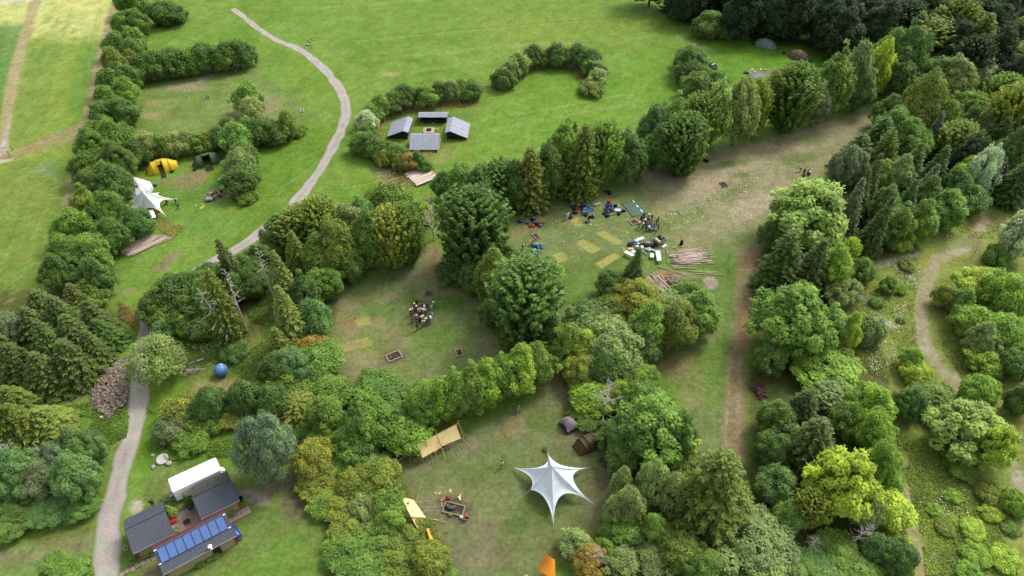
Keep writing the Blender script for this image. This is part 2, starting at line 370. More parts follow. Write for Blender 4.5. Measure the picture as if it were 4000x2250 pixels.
for c in [(1360, 552, 40, 12, -6), (1300, 590, 20, 14, 0), (1450, 545, 14, 20, -20), (1330, 575, 20, 10, 0), (1530, 520, 20, 12, 20), (1440, 560, 30, 10, -10)]:
    ell(c[0], c[1], c[2], c[3], (156, 144, 96), .7, c[4])
poly([(1320, 680), (1560, 640), (1880, 640), (1860, 780), (1690, 860), (1500, 740), (1440, 780)], (106, 136, 56), .7, 16, 20)
MAT = (178, 176, 98)
for p in [[(1500, 587), (1516, 580), (1564, 608), (1549, 616)], [(1452, 612), (1468, 601), (1510, 626), (1491, 638)], [(1498, 664), (1544, 636), (1560, 645), (1514, 676)],
          [(1434, 550), (1450, 545), (1468, 570), (1452, 575)], [(1392, 640), (1420, 634), (1428, 655), (1400, 665)]]:
    poly(p, MAT, .95, 1.2, 1.2)
stroke([(1470, 606), (1486, 622)], [1.2, 1.2], (118, 120, 60), .7)
stroke([(1890, 650), (1880, 720), (1872, 800), (1860, 880), (1852, 960), (1848, 1080), (1850, 1160)], [34, 28, 24, 24, 26, 30, 30], (146, 134, 96), .95, .2, .35)
stroke([(1900, 640), (1895, 700), (1880, 800), (1868, 860)], [14, 12, 10, 10], (164, 132, 100), .85)
stroke([(1835, 900), (1830, 1000), (1824, 1120)], [4, 4, 4], (168, 154, 118), .8); stroke([(1862, 900), (1858, 1000), (1856, 1140)], [5, 5, 5], (168, 152, 118), .8)
stroke([(1815, 900), (1808, 1000), (1806, 1100)], [1.5, 1.5, 1.5], (86, 130, 52), .6)
stroke([(1838, 640), (1822, 672), (1840, 690)], [3, 3, 3], (82, 118, 46), .7)
ell(1787, 712, 20, 15, (186, 172, 158), .9, 25, .15, .25); ell(1690, 690, 70, 9, (160, 146, 106), .8, 6); ell(1665, 700, 36, 14, (164, 134, 92), .7, -20)
poly([(1640, 880), (1720, 850), (1800, 900), (1790, 1000), (1700, 1000)], (128, 136, 72), .7, 16, 24)
ell(1690, 930, 40, 22, (150, 134, 98), .7); ell(1740, 1005, 40, 26, (140, 140, 84), .6); ell(1690, 1060, 30, 12, (150, 140, 100), .5); ell(1640, 932, 20, 8, (150, 130, 96), .7)
poly([(1750, 870), (1830, 830), (1820, 1000), (1780, 1020)], (104, 142, 48), .6, 16, 20)
# centre clearing
CC = [(1100, 620), (1150, 690), (1230, 790), (1300, 870), (1380, 900), (1330, 900), (1060, 985), (900, 980), (830, 880), (825, 780), (850, 720), (1000, 670)]
poly(CC, (134, 146, 88), .95, 12, 14)
for c in [(1110, 680, 50, 30, 20), (1060, 690, 50, 16, -10), (870, 770, 40, 16, -20), (880, 820, 40, 22, 0), (1150, 735, 30, 14, 0), (960, 750, 60, 14, -10), (1240, 870, 60, 26, 20), (900, 930, 60, 36, 0), (1040, 640, 60, 10, -20), (980, 830, 60, 14, 30), (1090, 640, 20, 20, 0), (1190, 770, 34, 20, 40)]:
    ell(c[0], c[1], c[2], c[3], (158, 146, 110), .58, c[4], .5, .9)
for c in [(1100, 760, 60, 24, 0), (1130, 770, 40, 20, 0), (960, 700, 50, 12, -10), (1100, 850, 70, 30, 0), (930, 770, 24, 20, 0), (980, 780, 20, 26, 0)]:
    ell(c[0], c[1], c[2], c[3], (100, 134, 54), .6, c[4], .5, .9)
ell(1077, 741, 26, 13, (150, 138, 116), .7); ell(1078, 739, 9, 7, (70, 66, 62), .85, 0, .4, .4)
poly([(892, 806), (926, 796), (932, 815), (898, 822)], MAT, .95, 1.5, 2); poly([(838, 872), (925, 848), (940, 868), (845, 888)], MAT, .95, 2, 3)
ell(890, 868, 24, 10, (160, 138, 102), .7, -14); ell(880, 815, 26, 16, (164, 136, 100), .7)
ell(993, 898, 36, 20, (120, 108, 92), .6, -20); stroke([(1096, 620), (1094, 650), (1100, 680)], [6, 10, 18], (150, 128, 94), .8)
# south clearing
SC = [(1400, 920), (1440, 1000), (1470, 1090), (1540, 1160), (1550, 1230), (1500, 1330), (1400, 1400), (1380, 1560), (1120, 1560), (1080, 1340), (1020, 1240), (990, 1160), (1180, 1080), (1340, 1000)]
poly(SC, (122, 130, 82), .95, 12, 14)
for c in [(1180, 1120, 30, 22, 0), (1290, 1070, 40, 24, 0), (1300, 1085, 26, 16, 0), (1440, 1120, 50, 26, 30), (1510, 1250, 46, 60, 0), (1200, 1400, 80, 40, 0), (1240, 1330, 50, 24, -20), (1060, 1170, 50, 16, -10), (1130, 1290, 80, 50, 0), (1470, 1010, 40, 20, 0), (1430, 1380, 70, 16, -30), (1400, 960, 22, 40, 0)]:
    ell(c[0], c[1], c[2], c[3], (134, 124, 94), .62, c[4], .5, .9)
for c in [(1380, 1060, 40, 20, 0), (1230, 1180, 70, 24, -10), (1360, 1290, 50, 40, 0), (1300, 1320, 40, 22, 0), (1330, 1060, 20, 20, 0)]:
    ell(c[0], c[1], c[2], c[3], (100, 126, 56), .6, c[4], .5, .9)
poly([(1172, 1098), (1195, 1092), (1203, 1125), (1180, 1133)], (150, 138, 98), .6, 3, 5); poly([(1265, 1052), (1318, 1046), (1330, 1085), (1280, 1100)], (158, 144, 100), .55, 4, 6)
ell(1146, 1278, 42, 28, (92, 86, 80), .75, 8); ell(1120, 1262, 20, 16, (104, 96, 88), .6)
# south-west: huts, lawns
poly([(400, 1140), (740, 1140), (800, 1300), (860, 1560), (250, 1560), (330, 1300)], (118, 138, 70), .9, 14, 18)
poly([(560, 1440), (760, 1330), (840, 1560), (500, 1560)], (112, 146, 56), .75, 16, 20)
ell(700, 1215, 60, 22, (148, 132, 108), .9, -28); ell(640, 1250, 34, 16, (176, 166, 154), .8, 20, .3, .6); ell(740, 1260, 30, 60, (124, 110, 86), .75); ell(610, 1240, 30, 14, (150, 136, 112), .7)
ell(480, 1290, 40, 20, (150, 132, 104), .8, -20); ell(440, 1225, 30, 20, (140, 140, 92), .6); ell(390, 1440, 50, 22, (136, 122, 98), .8, -30)
ell(342, 1275, 16, 24, (206, 196, 172), .7, 20, .3, 1.0); ell(350, 1330, 20, 14, (150, 140, 108), .6)
poly([(-60, 1400), (230, 1330), (250, 1380), (40, 1470), (-60, 1500)], (146, 132, 104), .7, 14, 24)
poly([(-60, 1440), (200, 1400), (240, 1560), (-60, 1560)], (104, 146, 54), .6, 14, 24)
poly([(240, 1000), (330, 1020), (310, 1160), (240, 1330), (60, 1390), (230, 1290), (262, 1180)], (122, 140, 66), .7, 12, 18)
poly([(370, 1020), (440, 1060), (500, 1120), (600, 1110), (590, 1180), (400, 1170), (380, 1100)], (106, 146, 52), .8, 12, 18)
# glade with the globe, rubble
poly([(460, 880), (610, 830), (690, 780), (700, 900), (690, 980), (600, 990), (450, 1000)], (118, 134, 62), .9, 14, 22)
ell(570, 975, 80, 22, (170, 152, 104), .8, 0); ell(640, 960, 40, 10, (164, 146, 100), .7); ell(620, 850, 40, 24, (140, 138, 74), .6); ell(650, 800, 40, 30, (150, 136, 84), .6)
ell(275, 975, 58, 60, (124, 104, 88), .9, -35); ell(170, 1000, 40, 16, (140, 124, 102), .7); stroke([(316, 900), (325, 960), (330, 1010)], [8, 8, 8], (118, 132, 64), .7)
# quarry slope on the right
poly([(2100, 660), (2380, 500), (2620, 480), (2800, 900), (2900, 1600), (2240, 1600), (2260, 1180), (2200, 980), (2080, 820)], (144, 154, 76), .95, 16, 20)
for k in range(46):
    ell(random.uniform(2110, 2560), random.uniform(520, 1440), random.uniform(10, 34), random.uniform(8, 22), random.choice([(152, 146, 80), (124, 144, 62), (146, 156, 72), (160, 152, 90), (142, 136, 74)]), .55, random.uniform(0, 90), .5, .9)
TRK = (172, 164, 126)
stroke([(2480, 560), (2420, 615), (2355, 655), (2330, 720), (2318, 770), (2318, 850), (2345, 900), (2395, 960), (2430, 1010)], [14, 16, 16, 18, 18, 18, 16, 14, 12], TRK, .95)
stroke([(2210, 668), (2250, 655), (2310, 640)], [7, 7, 4], (206, 196, 176), .9, .3, .6); stroke([(2180, 680), (2220, 664)], [8, 8], (178, 160, 132), .8)
ell(2415, 630, 26, 8, (208, 196, 172), .8, -8, .3, .7); ell(2500, 555, 50, 18, (156, 138, 110), .75, 10); ell(2360, 610, 90, 26, (120, 138, 62), .5)
stroke([(2145, 728), (2180, 765), (2225, 805), (2265, 838)], [4, 3.5, 3, 2.5], (212, 202, 178), .9, .3, .8); stroke([(2255, 672), (2278, 690), (2300, 703)], [3.5, 3.5, 3], (214, 204, 182), .9, .3, .8); stroke([(2255, 700), (2285, 718)], [3, 2], (200, 186, 160), .7)
ell(2330, 880, 14, 12, (200, 184, 160), .6, 40); stroke([(2225, 960), (2270, 900), (2310, 880)], [9, 10, 8], (150, 142, 96), .7); stroke([(2222, 950), (2220, 990), (2222, 1020)], [5, 6, 5], (150, 138, 104), .6)
stroke([(2400, 940), (2480, 1040), (2545, 1150), (2580, 1250), (2600, 1460)], [10, 10, 12, 14, 14], (178, 168, 138), .9); ell(2560, 1215, 16, 26, (190, 176, 156), .7, -30)
poly([(2270, 1090), (2420, 1120), (2420, 1230), (2300, 1240)], (126, 140, 62), .7, 14, 20); stroke([(2280, 1230), (2290, 1330), (2310, 1400)], [10, 14, 16], (180, 170, 124), .85)
ell(2350, 1400, 34, 18, (206, 196, 170), .6, 30, .3, 1.0); ell(2310, 1440, 40, 20, (180, 164, 120), .6)
ell(1905, 975, 20, 34, (112, 84, 68), .9, 0)
# leaf litter under the closed stands
LIT = (96, 98, 56)
for p_ in ([(1900, 660), (1950, 580), (2080, 640), (2170, 700), (2230, 960), (2275, 1240), (2280, 1560), (1880, 1560), (1885, 1180), (1890, 900)], [(2100, 480), (2160, 350), (2240, 260), (2320, 200), (2660, 200), (2660, 470), (2450, 520), (2240, 650), (2170, 660)], [(1700, -90), (1760, 40), (1880, 80), (2040, 128), (2330, 150), (2800, 300), (2800, -90)], [(1420, 830), (1500, 740), (1640, 720), (1790, 760), (1770, 840), (1620, 900), (1660, 1000), (1760, 1130), (1860, 1180), (1860, 1560), (1420, 1560), (1540, 1330), (1545, 1180), (1450, 1000)], [(760, 1060), (900, 1060), (1010, 1180), (1080, 1360), (1110, 1560), (860, 1560), (800, 1260)], [(370, 760), (480, 700), (700, 610), (1080, 560), (1060, 630), (860, 710), (820, 900), (700, 900), (690, 760), (560, 830), (400, 830)], [(-200, 740), (180, 720), (300, 800), (310, 860), (220, 960), (130, 1000), (250, 1180), (200, 1290), (0, 1340), (-200, 1340)]): poly(p_, LIT, .8, 14, 22)
# mown lines and tyre traces
for a_, b_, c_ in [((760, 20), (1200, -20), 1), ((880, 100), (1700, 30), 1), ((900, 150), (1640, 90), 1), ((930, 190), (1240, 150), 1), ((1210, 330), (1580, 260), 1), ((1220, 300), (1560, 240), 1), ((700, 380), (830, 250), 1), ((640, 540), (800, 400), 1), ((250, 20), (200, 290), 1), ((180, 20), (110, 300), 1), ((150, 430), (20, 760), 1), ((110, 430), (-20, 700), 1), ((860, 470), (1120, 420), 1), ((520, 700), (860, 540), 1)]:
    m_ = ((a_[0] + b_[0]) / 2 + random.uniform(-14, 14), (a_[1] + b_[1]) / 2 + random.uniform(-6, 6))
    for o_ in (0, 7): stroke([(a_[0] + o_, a_[1] + o_ * .6), (m_[0] + o_, m_[1] + o_ * .6), (b_[0] + o_, b_[1] + o_ * .6)], [1.4, 1.6, 1.4], random.choice([(148, 172, 96), (106, 140, 54), (152, 168, 100)]), .5, .5, .9)
# small wear everywhere on the grass
nD = fnoise(XX, YY, .9, 11)
nE = fnoise(XX, YY, 2.6, 21); nF = fnoise(XX, YY, 7.5, 25)
C *= (0.8 + 0.4 * nE)[:, None]
C *= (0.74 + 0.52 * nD)[:, None]
C[:, 0] *= 1 + .14 * (nF - .5); C[:, 2] *= 1 + .3 * (nE - .5)
C = np.clip(C, .003, .6)
ground_me = bpy.data.meshes.new('ground')
Vg = np.stack([XX, YY, np.zeros_like(XX)], 1)
i = np.arange((NX - 1) * (NY - 1)); r_ = i // (NX - 1); c_ = i % (NX - 1); a0 = r_ * NX + c_
Fg = np.stack([a0, a0 + 1, a0 + 1 + NX, a0 + NX], 1)
ground_me.vertices.add(len(Vg)); ground_me.vertices.foreach_set('co', Vg.astype(np.float32).ravel())
ground_me.loops.add(Fg.size); ground_me.loops.foreach_set('vertex_index', Fg.astype(np.int32).ravel())
ground_me.polygons.add(len(Fg)); ground_me.polygons.foreach_set('loop_start', (np.arange(len(Fg)) * 4).astype(np.int32))
ground_me.update(calc_edges=True)
at = ground_me.attributes.new('cover', 'FLOAT_COLOR', 'POINT')
at.data.foreach_set('color', np.concatenate([C, np.ones((len(C), 1))], 1).astype(np.float32).ravel())
def ground_mat():
    m, n, b = mat('ground_cover', 0.95, 0.08)
    at = n.nodes.new('ShaderNodeAttribute'); at.attribute_name = 'cover'
    tc = n.nodes.new('ShaderNodeTexCoord')
    n1 = n.nodes.new('ShaderNodeTexNoise'); n1.inputs['Scale'].default_value = 1.7; n1.inputs['Detail'].default_value = 7; n1.inputs['Roughness'].default_value = .75
    n2 = n.nodes.new('ShaderNodeTexNoise'); n2.inputs['Scale'].default_value = 0.35; n2.inputs['Detail'].default_value = 5
    for q in (n1, n2): n.links.new(tc.outputs['Object'], q.inputs['Vector'])
    mr = n.nodes.new('ShaderNodeMapRange'); mr.inputs[1].default_value = .3; mr.inputs[2].default_value = .7; mr.inputs[3].default_value = .62; mr.inputs[4].default_value = 1.38
    n.links.new(n1.outputs['Fac'], mr.inputs[0])
    mx = n.nodes.new('ShaderNodeMix'); mx.data_type = 'RGBA'; mx.blend_type = 'MULTIPLY'; mx.inputs[0].default_value = 1
    n.links.new(at.outputs['Color'], mx.inputs[6]); n.links.new(mr.outputs[0], mx.inputs[7])
    hs = n.nodes.new('ShaderNodeHueSaturation'); m3 = n.nodes.new('ShaderNodeMapRange'); m3.inputs[1].default_value = .3; m3.inputs[2].default_value = .7; m3.inputs[3].default_value = .485; m3.inputs[4].default_value = .515
    n.links.new(n2.outputs['Fac'], m3.inputs[0]); n.links.new(m3.outputs[0], hs.inputs['Hue']); n.links.new(mx.outputs[2], hs.inputs['Color'])
    n.links.new(hs.outputs[0], b.inputs['Base Color'])
    bp = n.nodes.new('ShaderNodeBump'); bp.inputs['Strength'].default_value = .7; bp.inputs['Distance'].default_value = .12
    n.links.new(n1.outputs['Fac'], bp.inputs['Height']); n.links.new(bp.outputs[0], b.inputs['Normal'])
    return m
ground_me.materials.append(ground_mat()); structure('ground', ground_me)

# ------------------------------------------------------------------ gravel path (a sheet 4 mm above the ground, its edges crumbling into grass)
def grass_patch(P, col):
    m_ = M.setdefault('yellowed', noisy('yellowed', alb(*col), .2, 2.2, .95, .05, .3, 7)); P = [F(*p) for p in P]; n = 14; vs = []
    for i in range(n + 1):
        for j in range(n + 1):
            e_ = 1 if 0 < i < n and 0 < j < n else 0; p = P[0].lerp(P[1], j / n).lerp(P[3].lerp(P[2], j / n), i / n); vs.append((p.x + random.uniform(-.07, .07), p.y + random.uniform(-.07, .07), .006))
    me = bpy.data.meshes.new('grass_patch'); me.from_pydata(vs, [], [(i * (n + 1) + j, i * (n + 1) + j + 1, (i + 1) * (n + 1) + j + 1, (i + 1) * (n + 1) + j) for i in range(n) for j in range(n)]); me.update(); me.materials.append(m_); structure('grass_patch', me)
for p_ in [[(1500, 587), (1516, 580), (1564, 608), (1549, 616)], [(1452, 612), (1466, 602), (1482, 611), (1466, 621)], [(1474, 627), (1490, 615), (1510, 626), (1491, 638)], [(1498, 664), (1544, 636), (1560, 645), (1514, 676)], [(892, 806), (926, 796), (932, 815), (898, 822)]]: grass_patch(p_, (172, 172, 98))
def path_mat():
    m, n, b = mat('gravel', 0.95, 0.1)
    at = n.nodes.new('ShaderNodeAttribute'); at.attribute_name = 'edge'
    tc = n.nodes.new('ShaderNodeTexCoord'); n1 = n.nodes.new('ShaderNodeTexNoise'); n1.inputs['Scale'].default_value = 3.2; n1.inputs['Detail'].default_value = 8; n1.inputs['Roughness'].default_value = .8
    n2 = n.nodes.new('ShaderNodeTexNoise'); n2.inputs['Scale'].default_value = .5; n2.inputs['Detail'].default_value = 5
    for q in (n1, n2): n.links.new(tc.outputs['Object'], q.inputs['Vector'])
    r = n.nodes.new('ShaderNodeValToRGB'); r.color_ramp.elements[0].position = .3; r.color_ramp.elements[1].position = .7
    r.color_ramp.elements[0].color = a4(170, 156, 138); r.color_ramp.elements[1].color = a4(226, 212, 192); n.links.new(n1.outputs['Fac'], r.inputs[0])
    r2 = n.nodes.new('ShaderNodeMix'); r2.data_type = 'RGBA'; r2.blend_type = 'MULTIPLY'; r2.inputs[0].default_value = .6
    n.links.new(r.outputs[0], r2.inputs[6]); n.links.new(n2.outputs['Color'], r2.inputs[7])
    hs = n.nodes.new('ShaderNodeHueSaturation'); hs.inputs['Saturation'].default_value = .6; hs.inputs['Value'].default_value = 1.28; n.links.new(r2.outputs[2], hs.inputs['Color'])
    ad = n.nodes.new('ShaderNodeMath'); ad.operation = 'ADD'; n.links.new(at.outputs['Fac'], ad.inputs[0])
    sc = n.nodes.new('ShaderNodeMath'); sc.operation = 'MULTIPLY_ADD'; sc.inputs[1].default_value = 1.1; sc.inputs[2].default_value = -.55; n.links.new(n1.outputs['Fac'], sc.inputs[0]); n.links.new(sc.outputs[0], ad.inputs[1])
    mr = n.nodes.new('ShaderNodeMapRange'); mr.inputs[1].default_value = .5; mr.inputs[2].default_value = .98; n.links.new(ad.outputs[0], mr.inputs[0])
    ce = n.nodes.new('ShaderNodeMapRange'); ce.inputs[1].default_value = .0; ce.inputs[2].default_value = .2; ce.inputs[3].default_value = 1; ce.inputs[4].default_value = 0; n.links.new(at.outputs['Fac'], ce.inputs[0])
    n3 = n.nodes.new('ShaderNodeTexNoise'); n3.inputs['Scale'].default_value = .22; n3.inputs['Detail'].default_value = 4; n.links.new(tc.outputs['Object'], n3.inputs['Vector'])
    cm = n.nodes.new('ShaderNodeMath'); cm.operation = 'MULTIPLY'; n.links.new(ce.outputs[0], cm.inputs[0])
    c3 = n.nodes.new('ShaderNodeMapRange'); c3.inputs[1].default_value = .42; c3.inputs[2].default_value = .62; c3.inputs[4].default_value = .6; n.links.new(n3.outputs['Fac'], c3.inputs[0]); n.links.new(c3.outputs[0], cm.inputs[1])
    wm = n.nodes.new('ShaderNodeMix'); wm.data_type = 'RGBA'; n.links.new(cm.outputs[0], wm.inputs[0]); n.links.new(hs.outputs[0], wm.inputs[6]); wm.inputs[7].default_value = a4(150, 142, 112)
    mx = n.nodes.new('ShaderNodeMix'); mx.data_type = 'RGBA'; n.links.new(mr.outputs[0], mx.inputs[0]); n.links.new(wm.outputs[2], mx.inputs[6]); mx.inputs[7].default_value = a4(122, 140, 72)
    n.links.new(mx.outputs[2], b.inputs['Base Color'])
    bp = n.nodes.new('ShaderNodeBump'); bp.inputs['Strength'].default_value = .5; bp.inputs['Distance'].default_value = .05; n.links.new(n1.outputs['Fac'], bp.inputs['Height']); n.links.new(bp.outputs[0], b.inputs['Normal'])
    return m
def ribbon(name, pts, widths, m, z=.004):
    P = [F(*p) for p in pts]; pl = []; wl = []
    for k in range(len(P) - 1):
        a, b, c, d = P[max(k - 1, 0)], P[k], P[k + 1], P[min(k + 2, len(P) - 1)]
        st = max(2, int((c - b).length / .8))
        for q in range(st):
            t = q / st
            pl.append(.5 * ((2 * b) + (c - a) * t + (2 * a - 5 * b + 4 * c - d) * t * t + (3 * b - a - 3 * c + d) * t ** 3)); wl.append(widths[k] + (widths[k + 1] - widths[k]) * t)
    pl.append(P[-1]); wl.append(widths[-1])
    prof = [-1, -.88, -.6, 0, .6, .88, 1]; vs = []; ed = []
    for k, p in enumerate(pl):
        d = (pl[min(k + 1, len(pl) - 1)] - pl[max(k - 1, 0)]).normalized(); s = Vector((-d.y, d.x, 0))
        jl = .5 * (vnoise(np.array([k * .8]), np.array([0.]), 2.6, 3)[0] - .5) + .25 * (vnoise(np.array([k * .8]), np.array([5.]), 1.0, 4)[0] - .5); jr = .5 * (vnoise(np.array([k * .8]), np.array([9.]), 2.6, 5)[0] - .5) + .25 * (vnoise(np.array([k * .8]), np.array([15.]), 1.0, 4)[0] - .5)
        for u in prof:
            q = p + s * (u * wl[k] * .53 + (jl if u < -.5 else jr if u > .5 else 0)); vs.append((q.x, q.y, z)); ed.append(abs(u) ** 2)
    fs = [(k * 7 + j, k * 7 + j + 1, k * 7 + 8 + j, k * 7 + 7 + j) for k in range(len(pl) - 1) for j in range(6)]
    me = bpy.data.meshes.new(name); me.from_pydata(vs, [], fs); me.update(); me.materials.append(m)
    a = me.attributes.new('edge', 'FLOAT', 'POINT'); a.data.foreach_set('value', ed)
    return structure(name, me)
ribbon('gravel_path', [(584, 22), (612, 42), (650, 72), (700, 102), (745, 120), (790, 150), (830, 190), (858, 228), (870, 262), (866, 306), (848, 350), (818, 405), (786, 455), (745, 505), (690, 558), (640, 596), (580, 634), (520, 666), (470, 698), (428, 722), (392, 758), (370, 795), (360, 835), (352, 900), (350, 960), (348, 1020), (335, 1080), (315, 1150), (296, 1220), (278, 1290), (268, 1370), (266, 1450), (268, 1540)],
       [1.5, 1.7, 1.9, 2.0, 2.1, 2.2, 2.2, 2.3, 2.3, 2.3, 2.3, 2.3, 2.3, 2.3, 2.3, 2.3, 2.3, 2.3, 2.3, 2.3, 2.2, 2.0, 2.0, 2.2, 2.4, 2.5, 2.6, 2.7, 2.8, 2.9, 3.0, 3.0, 3.0], path_mat())

# ------------------------------------------------------------------ trees: crown shapes
def cards_mesh(name, Cc, U, V, tint, m):
    n = len(Cc)
    vs = np.stack([Cc - U, Cc + V * 1.0, Cc + U, Cc - V], 1).reshape(-1, 3)
    me = bpy.data.meshes.new(name)
    me.vertices.add(4 * n); me.vertices.foreach_set('co', vs.astype(np.float32).ravel())
    me.loops.add(4 * n); me.loops.foreach_set('vertex_index', np.arange(4 * n, dtype=np.int32))
    me.polygons.add(n); me.polygons.foreach_set('loop_start', np.arange(n, dtype=np.int32) * 4)
    me.update(calc_edges=True)
    a = me.attributes.new('tint', 'FLOAT', 'FACE'); a.data.foreach_set('value', tint.astype(np.float32))
    me.materials.append(m); return me
def unit(v): return v / (np.linalg.norm(v, axis=-1, keepdims=True) + 1e-9)
def frames(nrm, R):
    t = unit(np.cross(nrm, unit(R.normal(size=nrm.shape)))); return t, np.cross(nrm, t)
def gen_broad(seed, Rr, H, nl=44, ca=.23, cb=.15, cov=1.25, lob=(.26, .40), base=.1, droop=0.0, top=1.0, stretch=1.0, fill=.5):
    R = np.random.RandomState(seed); Cs, Us, Vs, Ts = [], [], [], []
    amp = (R.uniform(.08, .2), R.uniform(0, 6), R.uniform(.07, .17), R.uniform(0, 6))
    zc, hc = H * (1 + base) / 2, H * (1 - base) / 2
    ga = math.pi * (3 - 5 ** .5); nL = R.randint(3, 6); LD = [(R.uniform(.1, .75), R.uniform(0, 6.28), R.uniform(.75, 1.1)) for _ in range(nL)]; LD[0] = (.15, 0, 1.05)
    for k in range(nl):
        z = 1 - 1.78 * (k + .5) / nl; a = k * ga + R.uniform(-.35, .35); q = math.sqrt(max(0, 1 - z * z))
        d = np.array([q * math.cos(a), q * math.sin(a), z]); f = R.uniform(.6, .88)
        if R.rand() < .22: f = R.uniform(.88, 1.04)
        prof = (1.0 if z < 0 else (1 - (1 - top) * z)) * (1 + amp[0] * math.sin(a + amp[1]) + amp[2] * math.sin(2 * a + amp[3] + 2 * z))
        c = np.array([d[0] * Rr * f * prof, d[1] * Rr * f * prof, zc + d[2] * hc * f])
        if z > 0:
            hh = max(h_ * math.exp(-(((c[0] - Rr * q_ * math.cos(a_)) ** 2 + (c[1] - Rr * q_ * math.sin(a_)) ** 2) / (.42 * Rr) ** 2)) for q_, a_, h_ in LD)
            c[2] = zc + (c[2] - zc) * (.55 + .52 * hh)
        lr = Rr * R.uniform(*lob) * (0.72 if f > .86 else 1); lr = min(lr, hc * .6)
        nn = int(4 * math.pi * lr * lr * .7 * cov / (2 * ca * cb))
        v = unit(R.normal(size=(nn * 2, 3))); keep = v @ d + .45 * v[:, 2] > -.3; v = v[keep][:nn]; nn = len(v)
        rad = lr * R.uniform(.72, 1.1, nn)[:, None]
        p = c + v * rad * np.array([1, 1, stretch * 1.12])
        p[:, 2] -= droop * np.maximum(0, np.hypot(p[:, 0], p[:, 1]) / Rr - .4) * R.uniform(.3, 1.2, nn)
        nr = unit(v * .5 + d * .3 + R.normal(size=v.shape) * .36 + np.array([0, 0, .75]))
        t, b = frames(nr, R); s = R.uniform(.65, 1.25, nn)[:, None]
        sp = R.rand(nn) < .2; p[sp] += v[sp] * lr * R.uniform(.1, .38, sp.sum())[:, None]; t[sp] = unit(v[sp] + R.normal(size=(sp.sum(), 3)) * .35); b[sp] = unit(np.cross(t[sp], R.normal(size=(sp.sum(), 3)))) * .7
        lt = R.rand()
        Cs.append(p); Us.append(t * ca * s); Vs.append(b * cb * s); Ts.append(np.clip(.5 * lt + .5 * R.rand(nn), 0, 1))
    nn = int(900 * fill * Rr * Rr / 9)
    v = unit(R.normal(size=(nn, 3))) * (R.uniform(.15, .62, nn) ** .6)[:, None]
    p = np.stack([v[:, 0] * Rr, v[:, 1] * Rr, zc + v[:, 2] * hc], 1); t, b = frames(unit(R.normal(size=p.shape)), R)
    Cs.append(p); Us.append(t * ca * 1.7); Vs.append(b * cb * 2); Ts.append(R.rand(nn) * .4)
    P = np.concatenate(Cs); ok = P[:, 2] > .05
    return P[ok], np.concatenate(Us)[ok], np.concatenate(Vs)[ok], np.concatenate(Ts)[ok]
def gen_spruce(seed, Rr, H, nw=24, droop=.22, pw=.8, ell_=False, rise=0.0, fl=.44, fw=.13, dens=1.0, base=.03):
    R = np.random.RandomState(seed); Cs, Us, Vs, Ts = [], [], [], []
    for k in range(nw):
        u = (k + R.uniform(0, .9)) / nw; z = H * (base + (1 - base) * u)
        rad = Rr * ((math.sin(math.pi * (0.18 + .82 * u)) ** .8) if ell_ else (1 - u) ** pw) + .18
        nb = max(4, int((6 + 7 * rad / Rr) * dens)); ph = R.uniform(0, 6.3)
        for j in range(nb):
            a = ph + 2 * math.pi * (j + R.uniform(-.3, .3)) / nb; L = rad * R.uniform(.74, 1.14); d = np.array([math.cos(a), math.sin(a), 0]); sd = np.array([-d[1], d[0], 0])
            ns = max(2, int(L / .26)); s = np.linspace(.22, 1, ns); lt = R.rand()
            for side in (-1, 1, 0):
                p = d * (L * s)[:, None]; p[:, 2] = z - droop * L * s ** 1.6 * 2 + rise * L * s ** 2 + .12 * L * np.maximum(0, s - .8) * 5 * .5
                dirv = unit(d * R.uniform(.5, 1.1) + sd * side * R.uniform(.5, 1.0) + np.array([0, 0, -.35 + rise])[None] + R.normal(size=(ns, 3)) * .22)
                ln = fl * (1.12 - .6 * s) * (.75 + .5 * R.rand(ns)) * min(1.3, .55 + rad / Rr)
                p = p + dirv * ln[:, None] * .7
                up = unit(np.array([0, 0, 1.0]) + R.normal(size=(ns, 3)) * .45); wv = unit(np.cross(up, dirv))
                Cs.append(p); Us.append(dirv * ln[:, None]); Vs.append(wv * (fw * R.uniform(.7, 1.3, ns))[:, None]); Ts.append(np.clip(.45 * lt + .4 * R.rand(ns) + .15 * s, 0, 1))
    P = np.concatenate(Cs); ok = P[:, 2] > .05
    return P[ok], np.concatenate(Us)[ok], np.concatenate(Vs)[ok], np.concatenate(Ts)[ok]
def gen_trunk(seed, H, r0, top=.85, limbs=7, Rr=3.0, rise=.5, first=.3):
    R = random.Random(seed); mb = MB(); pts = []
    for k in range(7):
        t = k / 6; pts.append((Vector((R.uniform(-.02, .02) * H * t, R.uniform(-.02, .02) * H * t, H * top * t)), r0 * (1 - .86 * t)))
    for (a, ra), (b, rb) in zip(pts[:-1], pts[1:]): mb.tube(a, b, ra, rb, 7, False)
    for k in range(limbs):
        t = first + (1 - first) * .85 * (k + .5) / limbs; q = t * 6; i = min(5, int(q)); p = pts[i][0].lerp(pts[i + 1][0], q - i); a = R.uniform(0, 6.28)
        L = Rr * R.uniform(.6, .9) * (1.1 - .6 * t); mid = p + Vector((math.cos(a) * L * .5, math.sin(a) * L * .5, L * rise * .5 + .1)); e = p + Vector((math.cos(a) * L, math.sin(a) * L, L * rise))
        rr = r0 * .38 * (1.1 - t); mb.tube(p, mid, rr, rr * .7, 5, False); mb.tube(mid, e, rr * .7, rr * .25, 5, False)
    return mb
PROTO = {}
def proto(kind, R0, H0, seeds, fn, trunk, m):
    for s in seeds:
        tm = gen_trunk(s, H0, *trunk).mesh('trunk', M['bark'])
        PROTO.setdefault(kind, []).append((R0, H0, cards_mesh('crown', *fn(s), M[m]), tm))
